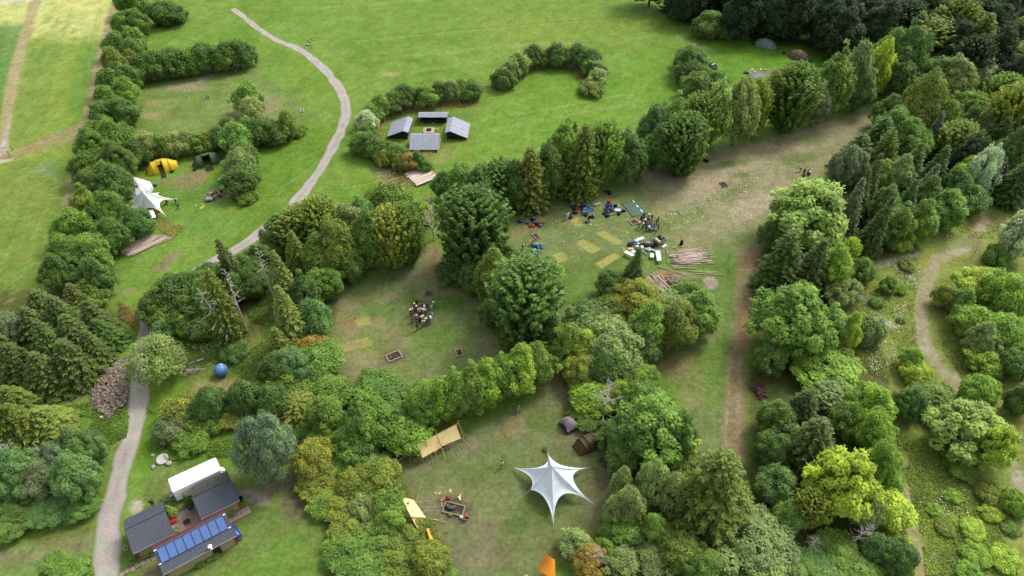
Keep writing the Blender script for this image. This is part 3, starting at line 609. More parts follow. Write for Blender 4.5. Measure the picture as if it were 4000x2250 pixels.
proto('shrub', 2.1, 3.1, (11, 12, 13, 17), lambda s: gen_broad(s, 2.1, 3.1, 54, .14, .085, 1.25, (.2, .36), .0), (.07, .7, 5, 1.6, .9, .1), 'leaf')
proto('shrub', 2.0, 4.8, (14, 15, 16), lambda s: gen_broad(s, 2.0, 4.8, 62, .14, .085, 1.25, (.2, .36), .0, top=.75), (.08, .75, 6, 1.6, .9, .1), 'leaf')
proto('broad', 2.8, 5.6, (21, 22, 28), lambda s: gen_broad(s, 2.8, 5.6, 74, .155, .095, 1.2, (.17, .32), .0), (.14, .85, 7, 2.4, .6, .2), 'leaf')
proto('broad', 3.9, 9.2, (23, 24, 25, 29), lambda s: gen_broad(s, 3.9, 9.2, 104, .17, .1, 1.15, (.14, .27), .0, top=.85), (.2, .85, 8, 3.2, .6, .25), 'leaf')
proto('broad', 3.0, 9.4, (26, 27, 20), lambda s: gen_broad(s, 3.0, 9.4, 98, .165, .1, 1.15, (.17, .3), .0, top=.7), (.18, .85, 8, 2.6, .7, .2), 'leaf')
proto('maple', 4.2, 9.0, (31, 32), lambda s: gen_broad(s, 4.2, 9.0, 130, .21, .15, 1.2, (.1, .22), .02, top=.88), (.2, .85, 8, 3.4, .6, .25), 'leaf')
proto('horn', 3.2, 7.0, (41, 42, 43), lambda s: gen_spruce(s, 3.2, 7.0, 26, -.05, .5, True, .28, .36, .15, 1.2), (.16, .85, 9, 2.8, .8, .15), 'leaf')
proto('spruce', 2.7, 9.5, (51, 52, 53, 54, 55), lambda s: gen_spruce(s, 2.7, 9.5, 28, .24, .85, False, 0, .42, .12), (.15, .98, 0), 'needle')
proto('larch', 3.8, 9.5, (61, 62, 63), lambda s: gen_spruce(s, 3.8, 9.5, 26, .12, .62, False, .12, .42, .12, 1.15), (.18, .97, 10, 3.4, .12, .15), 'needle')
proto('pine', 3.0, 6.4, (71, 72, 73), lambda s: gen_broad(s, 3.0, 6.4, 74, .2, .055, 2.0, (.16, .25), .06, top=.85), (.16, .9, 7, 2.5, .4, .25), 'needle')
proto('birch', 2.6, 7.4, (81, 82), lambda s: gen_broad(s, 2.6, 7.4, 62, .14, .08, .95, (.16, .27), .08, .5, top=.7, stretch=1.25, fill=.35), (.1, .95, 8, 2.2, .9, .2), 'leaf')
proto('willow', 3.4, 5.6, (85, 86), lambda s: gen_broad(s, 3.4, 5.6, 70, .16, .08, 1.15, (.16, .28), .05, .6, fill=.5), (.16, .8, 8, 2.8, .6, .15), 'leaf')
proto('airy', 3.4, 5.4, (88,), lambda s: gen_broad(s, 3.4, 5.4, 54, .14, .09, .5, (.2, .3), .15, .2, fill=.12), (.17, .85, 12, 3.0, .6, .25), 'leaf')
def gen_dead(seed, H, r0, Rr, nb=34, droop=0.1, first=.2):
    R = random.Random(seed); mb = MB(); top = Vector((R.uniform(-.3, .3), R.uniform(-.3, .3), H)); mb.tube((0, 0, 0), top * .5, r0, r0 * .6, 7, False); mb.tube(top * .5, top, r0 * .6, r0 * .12, 6, False)
    for k in range(nb):
        t = first + (1 - first) * (k + R.random()) / nb; p = top * t; a = R.uniform(0, 6.28); L = Rr * (1.08 - t) ** .7 * R.uniform(.55, 1.1)
        d = Vector((math.cos(a), math.sin(a), R.uniform(.0, .5) - droop)); e = p + d * L; rr = max(.035, r0 * .3 * (1.1 - t)); mb.tube(p, e, rr, rr * .45, 4, False)
        for q in range(4):
            s = R.uniform(.35, .95); b = p.lerp(e, s); g = (d + Vector((R.uniform(-.8, .8), R.uniform(-.8, .8), R.uniform(-.2, .5)))).normalized(); mb.tube(b, b + g * L * .32, rr * .5, rr * .2, 3, False)
    return mb
DEAD = [gen_dead(1, 8, .13, 2.0).mesh('trunk', M['deadwood']), gen_dead(2, 6, .1, 2.2, 40, -.3, .1).mesh('trunk', M['deadwood']), gen_dead(3, 9, .14, 1.6, 26, .1, .45).mesh('trunk', M['deadwood'])]

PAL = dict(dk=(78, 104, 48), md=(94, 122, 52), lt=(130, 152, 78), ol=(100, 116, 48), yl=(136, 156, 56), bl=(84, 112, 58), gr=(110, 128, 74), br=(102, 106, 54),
           sv=(142, 158, 120), fd=(44, 62, 33), sp=(82, 100, 50), bs=(92, 108, 74), ys=(108, 122, 55), oy=(114, 124, 52), rd=(126, 114, 54), bg=(108, 138, 52))  # fd: cloud shade over the wood put into its leaf colour
WORD = dict(dk='dark green', md='mid green', lt='light green', ol='olive green', yl='yellow-green', bl='blue-green', gr='grey-green', br='brownish green', sv='silvery', fd='shade-darkened green',
            sp='dull green', bs='blue-grey', ys='yellowish', oy='olive-yellow', rd='rust-coloured', bg='bright green')
KIND = dict(shrub=('shrub', 'shrub', 'shrub'), broad=('broadleaf_tree', 'tree', 'broadleaf tree'), maple=('maple_tree', 'tree', 'maple tree'), horn=('hornbeam_tree', 'tree', 'twiggy tree'),
            spruce=('spruce_tree', 'conifer', 'spruce'), larch=('larch_tree', 'conifer', 'spreading conifer'), pine=('pine_tree', 'pine', 'round pine'), birch=('birch_tree', 'birch', 'airy birch'),
            willow=('willow_tree', 'willow', 'willow'), airy=('airy_tree', 'tree', 'thin-crowned tree'))
ORD = 'first second third fourth fifth sixth seventh eighth ninth tenth eleventh twelfth thirteenth fourteenth fifteenth sixteenth seventeenth eighteenth nineteenth twentieth'.split() + ['%dth' % k for k in range(21, 40)]
FK = 3.1; KSC = 1.0; TR = random.Random(5); TREES = []; _used = set()
def fit(fx, fy, fw, fh):
    nx, ny, nw, nh = fx * Q, fy * Q, fw * Q, fh * Q; H = 5.0
    for _ in range(8):
        p = G(nx, ny, .52 * H); dpt = p.y * CP + (CAM_H - p.z) * SP; s = FPX / dpt; r = nw / 2 / s; V = nh / 2 / s
        d = math.atan2(CAM_H - p.z, p.y); c2 = (V * V - (r * math.sin(d)) ** 2); c = math.sqrt(max(c2, 0.01)) / math.cos(d); c = min(max(c, .4 * r), 2.6 * r); H = 2 * c / .97
    return p, r, H
def tree(kind, ck, fx, fy, fw, fh, label, group=None, hmax=15.0):
    p, r, H = fit(fx, fy, fw, fh); H = min(H, hmax)
    p = G(fx * Q, fy * Q, .52 * H)
    best = sorted(PROTO[kind], key=lambda q: abs(math.log(q[1] / q[0] / (H / r))) + .25 * abs(math.log(q[0] / r)) + TR.uniform(0, .55))[0]
    R0, H0, cm, tm = best; nm, cat, _ = KIND[kind]
    o = thing(nm, label, cat, (p.x, p.y, 0), group, TR.uniform(0, 6.28)); k_ = KSC * (1.22 if kind == 'shrub' else 1.17); o.scale = (k_ * r / R0 * TR.uniform(.92, 1.1), k_ * r / R0 * TR.uniform(.92, 1.1), 1.08 * H / H0 * TR.uniform(.95, 1.1))
    if kind in ('spruce', 'larch', 'horn', 'pine'): o.rotation_euler = (TR.gauss(0, .035), TR.gauss(0, .035), o.rotation_euler.z)
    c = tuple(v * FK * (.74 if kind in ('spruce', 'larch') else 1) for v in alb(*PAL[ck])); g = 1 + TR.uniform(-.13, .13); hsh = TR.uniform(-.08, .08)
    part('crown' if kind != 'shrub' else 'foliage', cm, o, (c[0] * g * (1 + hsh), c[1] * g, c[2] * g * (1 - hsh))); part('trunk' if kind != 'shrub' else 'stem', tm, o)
    TREES.append((p.x, p.y, r, H)); return o
def row(place, anchor, group, items, kind0=None):
    "items in order away from the anchor"
    for i, it in enumerate(items):
        k, ck, x, y, w_, h_ = it[:6]; extra = it[6] if len(it) > 6 else None
        lab = extra or '%s %s, %s %s %s' % (WORD[ck], KIND[k][2], ORD[i], anchor, place)
        tree(k, ck, x, y, w_, h_, lab, group)
def dead(idx, bx, by, hm, label, lean=(0, 0), sc=1.0):
    p = F(bx, by); o = thing('dead_tree', label, 'dead tree', p); h0 = (8, 6, 9)[idx]; k = hm / h0; o.scale = (k * sc, k * sc, k); o.rotation_euler = (lean[0], lean[1], TR.uniform(0, 6)); part('trunk', DEAD[idx], o); return o

# hedge belt between the western fields and the camp: field side, then camp side
KSC = .88
b1 = [('shrub', 'dk', 325, 8, 56, 58), ('shrub', 'md', 310, 62, 54, 60), ('shrub', 'dk', 295, 112, 58, 60), ('shrub', 'ol', 285, 158, 56, 64), ('shrub', 'dk', 275, 206, 60, 66), ('shrub', 'md', 269, 248, 58, 62), ('shrub', 'dk', 257, 292, 60, 66), ('shrub', 'ol', 249, 336, 66, 56), ('broad', 'md', 239, 372, 84, 84), ('broad', 'dk', 223, 420, 76, 78),
      ('broad', 'dk', 233, 470, 80, 84), ('broad', 'ol', 221, 520, 74, 84), ('broad', 'md', 193, 574, 84, 88), ('broad', 'md', 165, 630, 84, 94), ('broad', 'dk', 147, 690, 84, 96)]
row('on the field side of the hedge belt', 'from the top', 'shrubs of the belt beside the fields', b1)
b2 = [('shrub', 'md', 350, 14, 52, 56), ('shrub', 'dk', 344, 58, 54, 58), ('shrub', 'md', 338, 104, 56, 60), ('shrub', 'dk', 332, 128, 50, 56), ('shrub', 'ol', 330, 148, 44, 40), ('shrub', 'dk', 322, 196, 58, 64), ('shrub', 'md', 318, 232, 60, 66), ('shrub', 'dk', 306, 282, 62, 70), ('broad', 'md', 290, 348, 80, 84), ('broad', 'dk', 300, 404, 88, 92), ('broad', 'md', 268, 452, 84, 86),
      ('broad', 'dk', 290, 466, 80, 80), ('broad', 'md', 270, 530, 90, 96), ('broad', 'dk', 278, 590, 84, 90), ('broad', 'md', 232, 640, 90, 100), ('broad', 'dk', 246, 700, 80, 96), ('broad', 'md', 222, 744, 90, 80), ('broad', 'bl', 188, 676, 76, 84)]
row('on the camp side of the hedge belt', 'from the top', 'shrubs of the belt beside the camp', b2)
KSC = 1.0
tree('broad', 'dk', 344, 560, 62, 74, 'dark elder-like tree standing in front of the white star tent')
row('the short top hedge', 'from the belt in', 'short hedge at the top', [('shrub', 'dk', 384, 40, 40, 40), ('shrub', 'dk', 418, 38, 74, 48), ('shrub', 'md', 446, 36, 36, 36)])
row('the long straight lawn hedge', 'from the belt in', 'long straight hedge above the worn lawn',
    [('shrub', ('dk', 'md', 'dk', 'dk', 'md', 'dk', 'dk', 'dk', 'dk')[i], 362 + 30.0 * i, 170 - 4.0 * i, 58, 62) for i in range(9)])
row('the hedge behind the yellow tent', 'from the belt in', 'hedge behind the yellow and green tents',
    [('shrub', 'dk', 344, 384, 50, 60), ('shrub', 'gr', 376, 368, 52, 58), ('shrub', 'md', 408, 366, 50, 58), ('shrub', 'gr', 440, 364, 50, 54), ('shrub', 'gr', 468, 360, 48, 52), ('shrub', 'md', 498, 360, 48, 48), ('shrub', 'ol', 526, 356, 46, 42), ('shrub', 'dk', 552, 346, 46, 50)])
row('of the column beside the green tent', 'from the top', 'column of shrubs right of the green tent',
    [('shrub', 'md', 626, 248, 58, 68), ('shrub', 'gr', 632, 282, 54, 60), ('shrub', 'dk', 574, 326, 48, 56), ('shrub', 'md', 596, 352, 64, 66), ('shrub', 'dk', 610, 392, 56, 60), ('shrub', 'gr', 602, 416, 64, 74), ('shrub', 'dk', 610, 452, 66, 70), ('shrub', 'ol', 620, 490, 50, 28)])
row('in the dark hedge pointing at the path', 'from the left', 'dark hedge pointing at the gravel path',
    [('shrub', 'dk', 624, 328, 58, 58), ('shrub', 'dk', 652, 332, 58, 60), ('shrub', 'dk', 682, 332, 58, 58), ('shrub', 'md', 722, 316, 40, 62), ('shrub', 'ol', 750, 328, 36, 26)])
row('end of the hedge behind the shelters', 'from the right', 'curved hedge round the shelters',
    [('shrub', 'dk', 1186, 228, 48, 44), ('shrub', 'md', 1160, 226, 40, 46), ('shrub', 'gr', 1136, 228, 36, 50), ('shrub', 'dk', 1108, 232, 44, 50), ('shrub', 'md', 1070, 240, 50, 52), ('shrub', 'dk', 1016, 244, 54, 52), ('shrub', 'dk', 988, 256, 52, 52), ('shrub', 'md', 958, 270, 52, 50), ('shrub', 'md', 936, 286, 46, 44),
     ('shrub', 'sv', 922, 306, 44, 44), ('shrub', 'dk', 926, 336, 44, 46), ('shrub', 'md', 908, 360, 44, 46), ('shrub', 'dk', 928, 366, 50, 54)])
row('in the low hedge below the shelters', 'from the left', 'low hedge below the shelters',
    [('shrub', 'dk', 962, 382, 46, 40), ('shrub', 'ol', 972, 396, 40, 36), ('shrub', 'dk', 994, 386, 46, 44), ('shrub', 'ol', 1008, 408, 40, 34), ('shrub', 'rd', 1030, 406, 42, 42, 'rust-coloured autumn shrub in the low hedge above the board stack'), ('shrub', 'dk', 1050, 402, 28, 42), ('shrub', 'md', 1072, 418, 26, 28)])
row('of the meadow horseshoe hedge', 'from the left end', 'horseshoe hedge in the meadow',
    [('shrub', 'dk', 1266, 196, 48, 46), ('shrub', 'gr', 1286, 178, 42, 48), ('shrub', 'gr', 1308, 164, 48, 50), ('shrub', 'dk', 1342, 142, 42, 52), ('shrub', 'ol', 1368, 148, 34, 36), ('shrub', 'dk', 1400, 138, 48, 54), ('shrub', 'md', 1428, 144, 34, 42), ('shrub', 'dk', 1452, 140, 44, 50), ('shrub', 'dk', 1484, 150, 46, 52), ('shrub', 'gr', 1504, 176, 40, 42), ('shrub', 'md', 1480, 170, 34, 36), ('shrub', 'gr', 1504, 196, 40, 40), ('shrub', 'ol', 1488, 220, 56, 30)])
row('in the clump beside the small trailer', 'from the top', 'dark clump beside the far tents',
    [('shrub', 'bl', 1740, 142, 58, 56), ('shrub', 'dk', 1728, 162, 46, 56), ('shrub', 'bl', 1750, 162, 40, 50), ('shrub', 'dk', 1744, 186, 60, 56), ('shrub', 'dk', 1766, 196, 52, 52), ('shrub', 'dk', 1752, 218, 62, 60), ('shrub', 'md', 1798, 212, 50, 50)])
row('at the foot of the dark wood', 'from the left', 'bushes at the foot of the wood', [('shrub', 'dk', 1764, 76, 40, 34), ('shrub', 'bl', 1790, 60, 66, 62), ('shrub', 'dk', 1826, 76, 44, 40), ('shrub', 'ol', 1850, 78, 30, 22)])
# long row north of the tent clearing
row('in the row above the scattered bags', 'from the left', 'long tree row above the bag-strewn clearing',
    [('pine', 'bl', 1116, 470, 52, 66), ('broad', 'md', 1160, 466, 80, 84), ('broad', 'dk', 1212, 478, 90, 100), ('horn', 'dk', 1262, 460, 84, 110), ('broad', 'dk', 1296, 470, 70, 110), ('larch', 'oy', 1334, 446, 92, 148), ('broad', 'dk', 1378, 432, 72, 130), ('spruce', 'md', 1384, 410, 56, 110), ('broad', 'md', 1418, 392, 78, 140), ('larch', 'ol', 1462, 410, 92, 160), ('spruce', 'md', 1448, 372, 50, 100), ('horn', 'md', 1502, 398, 72, 136), ('broad', 'md', 1540, 386, 76, 118), ('broad', 'dk', 1580, 400, 84, 112)])
row('along the tall row below the far tents', 'from the gap', 'tall tree row below the far tents',
    [('broad', 'bl', 1642, 332, 76, 120), ('broad', 'dk', 1664, 372, 80, 120), ('broad', 'md', 1690, 318, 72, 120), ('horn', 'dk', 1718, 372, 100, 136), ('horn', 'md', 1756, 316, 80, 124), ('maple', 'lt', 1802, 294, 78, 146), ('maple', 'gr', 1860, 290, 84, 148), ('horn', 'ol', 1902, 282, 54, 120), ('maple', 'lt', 1938, 254, 54, 140), ('horn', 'dk', 1992, 252, 100, 150), ('broad', 'bs', 2056, 260, 64, 110), ('broad', 'md', 2094, 214, 80, 160), ('broad', 'gr', 2146, 194, 76, 150), ('broad', 'bl', 2160, 230, 60, 100),
     ('maple', 'yl', 2208, 182, 62, 132, 'bright yellow-green maple standing out in the tall row by the wood'), ('broad', 'md', 2236, 148, 74, 120), ('broad', 'dk', 2282, 146, 80, 150), ('broad', 'dk', 2258, 196, 70, 110)])
# trees around the centre clearing
row('in the row above the crowd', 'from the dead tree', 'trees above the crowd clearing',
    [('birch', 'yl', 1070, 536, 42, 50, 'small yellow birch beside the grey dead tree above the crowd clearing'), ('broad', 'md', 1048, 610, 44, 44), ('horn', 'md', 1030, 594, 68, 130), ('horn', 'oy', 986, 602, 80, 140), ('broad', 'md', 974, 512, 96, 84), ('broad', 'md', 930, 600, 86, 140), ('broad', 'gr', 872, 562, 90, 104), ('broad', 'ol', 852, 634, 86, 130), ('horn', 'ol', 806, 566, 86, 120), ('broad', 'dk', 884, 668, 76, 80), ('broad', 'md', 808, 652, 84, 116), ('horn', 'ol', 748, 580, 84, 100), ('broad', 'dk', 706, 586, 70, 80), ('broad', 'bl', 910, 540, 60, 70), ('shrub', 'dk', 1046, 536, 40, 50)])
row('along the left edge of the crowd lawn', 'from the top', 'conifers and bushes left of the crowd clearing',
    [('spruce', 'ol', 742, 640, 70, 120), ('spruce', 'ys', 718, 712, 76, 136), ('broad', 'md', 808, 716, 80, 84), ('spruce', 'ys', 722, 796, 86, 150), ('broad', 'dk', 770, 742, 70, 90), ('shrub', 'bl', 792, 806, 72, 84), ('spruce', 'ys', 708, 866, 72, 90), ('broad', 'rd', 786, 872, 80, 70), ('broad', 'md', 806, 912, 104, 90), ('pine', 'bl', 738, 926, 90, 90), ('broad', 'dk', 694, 940, 70, 80)])
row('in the thicket above the globe', 'from the gravel path', 'thicket above the globe glade',
    [('broad', 'dk', 402, 770, 86, 84), ('broad', 'dk', 444, 744, 92, 92), ('broad', 'dk', 488, 724, 88, 88), ('broad', 'dk', 466, 784, 90, 84), ('shrub', 'bl', 414, 822, 58, 56), ('shrub', 'yl', 466, 820, 40, 46), ('shrub', 'dk', 500, 824, 60, 54), ('larch', 'ol', 552, 776, 84, 160), ('broad', 'md', 520, 760, 60, 90)])
row('in the hedge along the gravel path', 'from the left', 'hedge beside the gravel path',
    [('broad', 'dk', 530, 690, 60, 60), ('spruce', 'sp', 584, 664, 66, 120), ('broad', 'dk', 616, 672, 66, 70), ('broad', 'dk', 652, 650, 66, 70), ('broad', 'dk', 688, 622, 64, 64), ('broad', 'dk', 636, 706, 74, 80), ('broad', 'dk', 600, 724, 60, 70), ('broad', 'dk', 648, 684, 60, 60)])
# spruces on the left
row('in the stand left of the rubble', 'from the top', 'spruce stand left of the rubble heap',
    [('spruce', 'br', 196, 750, 84, 90), ('spruce', 'sp', 104, 776, 110, 110), ('spruce', 'sp', 160, 796, 100, 110), ('spruce', 'sp', 236, 806, 96, 110), ('spruce', 'sp', 76, 826, 100, 110), ('spruce', 'sp', 190, 846, 110, 120), ('spruce', 'dk', 256, 838, 78, 84), ('spruce', 'sp', 130, 866, 116, 130), ('pine', 'bs', 32, 838, 86, 90), ('spruce', 'sp', 178, 906, 112, 120), ('spruce', 'sp', 232, 876, 74, 90), ('spruce', 'sp', 40, 914, 110, 110), ('spruce', 'sp', 110, 936, 110, 110), ('spruce', 'sp', 0, 880, 90, 110), ('spruce', 'sp', 150, 956, 84, 70)])
row('at the left edge below the rubble', 'from the top', 'pines and spruces at the left edge',
    [('spruce', 'ol', 36, 1006, 96, 96), ('spruce', 'ys', 112, 1060, 120, 110), ('spruce', 'ol', 54, 1060, 96, 110), ('spruce', 'ol', 4, 1060, 80, 120), ('pine', 'bl', 190, 1140, 80, 90), ('pine', 'bl', 226, 1128, 64, 80), ('pine', 'bl', 28, 1190, 104, 116), ('pine', 'bs', 108, 1200, 104, 104), ('pine', 'bs', 150, 1160, 80, 90), ('pine', 'bl', 196, 1200, 106, 116), ('pine', 'dk', 40, 1280, 120, 100), ('pine', 'bl', 126, 1272, 116, 96), ('pine', 'dk', 190, 1262, 90, 80), ('pine', 'dk', 20, 1328, 90, 60), ('shrub', 'md', 172, 1440, 60, 44), ('shrub', 'md', 138, 1412, 50, 34)])
tree('airy', 'gr', 398, 906, 118, 118, 'thin grey-green tree leaning over the gravel path beside the rubble heap')
row('among the bushes behind the white trailer', 'from the path', 'bushes behind the white trailer',
    [('shrub', 'bs', 424, 1086, 60, 56), ('shrub', 'oy', 458, 1034, 84, 74), ('shrub', 'md', 474, 1062, 88, 70), ('shrub', 'md', 476, 1106, 70, 50), ('shrub', 'dk', 530, 1018, 64, 80), ('shrub', 'oy', 574, 1058, 50, 44), ('shrub', 'dk', 614, 1002, 60, 78), ('shrub', 'md', 530, 1070, 44, 40), ('shrub', 'dk', 584, 1030, 44, 44), ('shrub', 'dk', 590, 878, 58, 46), ('shrub', 'md', 560, 860, 46, 30), ('shrub', 'dk', 640, 1030, 50, 40)])
tree('pine', 'bs', 668, 1128, 112, 158, 'large blue-grey pine right of the white box trailer')
# around and below the south clearing
row('in the hedge between the two clearings', 'from the left', 'tall hedge between the crowd and tarp clearings',
    [('broad', 'md', 1070, 1016, 80, 110), ('broad', 'bg', 1112, 1000, 82, 112), ('broad', 'md', 1150, 990, 80, 116), ('broad', 'md', 1190, 980, 80, 112), ('broad', 'bg', 1226, 962, 80, 116), ('broad', 'md', 1266, 948, 80, 112), ('broad', 'bg', 1306, 932, 82, 108), ('broad', 'md', 1346, 918, 76, 100)])
row('in the grove left of the orange tarp', 'from the top', 'trees left of the orange tarp',
    [('larch', 'oy', 752, 1020, 140, 110), ('broad', 'md', 736, 968, 104, 90), ('broad', 'md', 828, 984, 100, 84), ('broad', 'dk', 690, 1010, 80, 84), ('broad', 'md', 816, 1046, 80, 90), ('broad', 'md', 956, 1000, 120, 100), ('broad', 'md', 978, 1060, 128, 116), ('broad', 'md', 920, 1050, 90, 110), ('broad', 'bg', 1016, 1094, 96, 90)])
row('in the belt left of the campfire', 'from the top', 'autumn-tinged trees left of the campfire',
    [('broad', 'bl', 776, 1086, 70, 60), ('broad', 'bg', 832, 1108, 110, 92), ('broad', 'md', 888, 1106, 90, 90), ('broad', 'oy', 786, 1152, 84, 84), ('broad', 'bg', 846, 1156, 80, 70), ('broad', 'oy', 804, 1204, 100, 84), ('broad', 'gr', 930, 1184, 96, 84), ('broad', 'ol', 964, 1204, 94, 92), ('broad', 'md', 822, 1262, 80, 70), ('broad', 'ol', 900, 1220, 80, 76), ('broad', 'oy', 868, 1276, 92, 78), ('broad', 'gr', 930, 1262, 90, 84), ('broad', 'md', 968, 1270, 76, 74), ('broad', 'md', 978, 1318, 66, 66),
     ('broad', 'oy', 884, 1326, 84, 70), ('broad', 'md', 942, 1330, 94, 80), ('broad', 'md', 880, 1384, 104, 92), ('broad', 'md', 972, 1370, 106, 96), ('broad', 'ol', 1044, 1358, 92, 84), ('broad', 'md', 932, 1434, 110, 92), ('broad', 'ol', 1012, 1414, 112, 96), ('broad', 'oy', 1082, 1412, 80, 80), ('broad', 'md', 1110, 1460, 80, 60)])
# the two big conifers and the middle trees
tree('horn', 'dk', 1186, 594, 146, 184, 'big dark dense tree beside the dead tree gap')
tree('horn', 'dk', 1316, 764, 150, 196, 'large dark twiggy tree standing between the crowd clearing and the pole stacks')
row('along the right edge of the crowd lawn', 'from the top', 'edge right of the crowd clearing',
    [('shrub', 'dk', 1150, 676, 70, 60), ('shrub', 'dk', 1194, 700, 70, 76), ('broad', 'ol', 1244, 700, 80, 120), ('broad', 'bg', 1388, 700, 54, 90), ('broad', 'dk', 1240, 790, 60, 70), ('broad', 'dk', 1284, 850, 60, 60), ('broad', 'dk', 1392, 840, 56, 90), ('broad', 'md', 1280, 660, 60, 80)])
row('in the grove below the pole stacks', 'from the top', 'middle grove below the pole stacks',
    [('spruce', 'dk', 1592, 684, 66, 110), ('broad', 'dk', 1542, 724, 86, 80), ('broad', 'oy', 1600, 758, 116, 110), ('broad', 'ol', 1548, 780, 90, 80), ('horn', 'gr', 1674, 786, 92, 80), ('broad', 'md', 1738, 742, 80, 66), ('broad', 'md', 1757, 790, 92, 110), ('broad', 'ol', 1694, 816, 120, 124), ('broad', 'md', 1636, 824, 90, 110), ('broad', 'bl', 1476, 808, 96, 86), ('willow', 'gr', 1530, 860, 160, 140), ('broad', 'yl', 1478, 880, 88, 88), ('broad', 'md', 1428, 860, 76, 100), ('broad', 'oy', 1462, 930, 76, 80), ('broad', 'dk', 1520, 920, 80, 90), ('broad', 'gr', 1576, 934, 104, 88), ('broad', 'md', 1612, 960, 72, 70), ('broad', 'bl', 1630, 880, 60, 70)])
row('in the trees right of the star tent', 'from the top', 'trees right of the star tent',
    [('broad', 'bg', 1490, 1000, 92, 80), ('broad', 'bg', 1562, 994, 76, 70), ('broad', 'md', 1476, 1050, 66, 54), ('broad', 'md', 1606, 1000, 80, 80), ('maple', 'md', 1642, 1084, 160, 166), ('broad', 'dk', 1566, 1108, 88, 90), ('maple', 'bl', 1706, 1100, 84, 110), ('broad', 'dk', 1580, 1150, 84, 80), ('birch', 'gr', 1566, 1220, 56, 84), ('birch', 'gr', 1638, 1216, 76, 104), ('birch', 'br', 1688, 1180, 84, 70), ('birch', 'gr', 1690, 1246, 74, 94), ('birch', 'gr', 1584, 1276, 76, 100), ('birch', 'gr', 1544, 1286, 54, 70), ('larch', 'ol', 1800, 1226, 190, 210)])
row('along the bottom edge by the orange tarp', 'from the left', 'trees along the bottom edge',
    [('broad', 'gr', 1446, 1366, 76, 72), ('broad', 'rd', 1482, 1404, 70, 70), ('broad', 'md', 1570, 1340, 84, 80), ('birch', 'gr', 1562, 1414, 84, 80), ('broad', 'bg', 1520, 1380, 46, 46), ('birch', 'gr', 1640, 1396, 100, 90), ('broad', 'bg', 1684, 1344, 84, 74), ('broad', 'ol', 1720, 1394, 90, 90), ('broad', 'md', 1768, 1428, 84, 86), ('broad', 'md', 1640, 1330, 60, 70), ('willow', 'gr', 1904, 1376, 190, 170), ('broad', 'md', 2030, 1430, 90, 60), ('willow', 'gr', 1830, 1450, 90, 70)])
# right-hand belt beside the track
row('in the belt right of the dirt track', 'from the top', 'mixed belt right of the dirt track',
    [('maple', 'lt', 2040, 546, 164, 164), ('broad', 'dk', 1968, 590, 80, 90), ('larch', 'dk', 1972, 668, 104, 136), ('spruce', 'sp', 2038, 668, 90, 120), ('broad', 'bg', 2096, 672, 72, 100), ('horn', 'yl', 2142, 636, 34, 66), ('broad', 'md', 2168, 680, 60, 60), ('willow', 'gr', 2116, 730, 80, 70), ('maple', 'md', 1996, 806, 170, 176), ('maple', 'yl', 2010, 738, 72, 70), ('broad', 'md', 2086, 824, 80, 100), ('broad', 'yl', 2134, 838, 46, 84), ('shrub', 'gr', 2180, 830, 64, 60), ('maple', 'bg', 2084, 932, 144, 110), ('broad', 'dk', 1936, 900, 70, 80), ('shrub', 'dk', 1940, 700, 40, 60)])
row('in the belt left of the quarry path', 'from the top', 'lower belt left of the quarry path',  # many bg and yl crowns: lower-right sunlight put into leaf colour
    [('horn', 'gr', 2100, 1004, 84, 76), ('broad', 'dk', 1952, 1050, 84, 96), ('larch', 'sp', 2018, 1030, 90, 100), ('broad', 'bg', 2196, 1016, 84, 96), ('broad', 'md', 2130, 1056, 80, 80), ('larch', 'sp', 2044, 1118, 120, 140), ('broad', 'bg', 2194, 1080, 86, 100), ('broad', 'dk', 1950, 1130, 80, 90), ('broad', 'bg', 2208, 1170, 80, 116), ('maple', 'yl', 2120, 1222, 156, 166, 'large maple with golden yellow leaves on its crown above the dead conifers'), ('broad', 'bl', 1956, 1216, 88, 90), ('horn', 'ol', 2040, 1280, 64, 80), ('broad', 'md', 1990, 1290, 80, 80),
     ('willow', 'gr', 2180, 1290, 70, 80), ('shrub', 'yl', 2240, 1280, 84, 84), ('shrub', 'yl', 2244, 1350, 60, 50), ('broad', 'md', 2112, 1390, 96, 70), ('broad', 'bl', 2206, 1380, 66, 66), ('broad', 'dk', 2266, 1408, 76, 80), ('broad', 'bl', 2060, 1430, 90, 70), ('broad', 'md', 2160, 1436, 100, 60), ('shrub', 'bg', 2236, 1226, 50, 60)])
KSC = .93
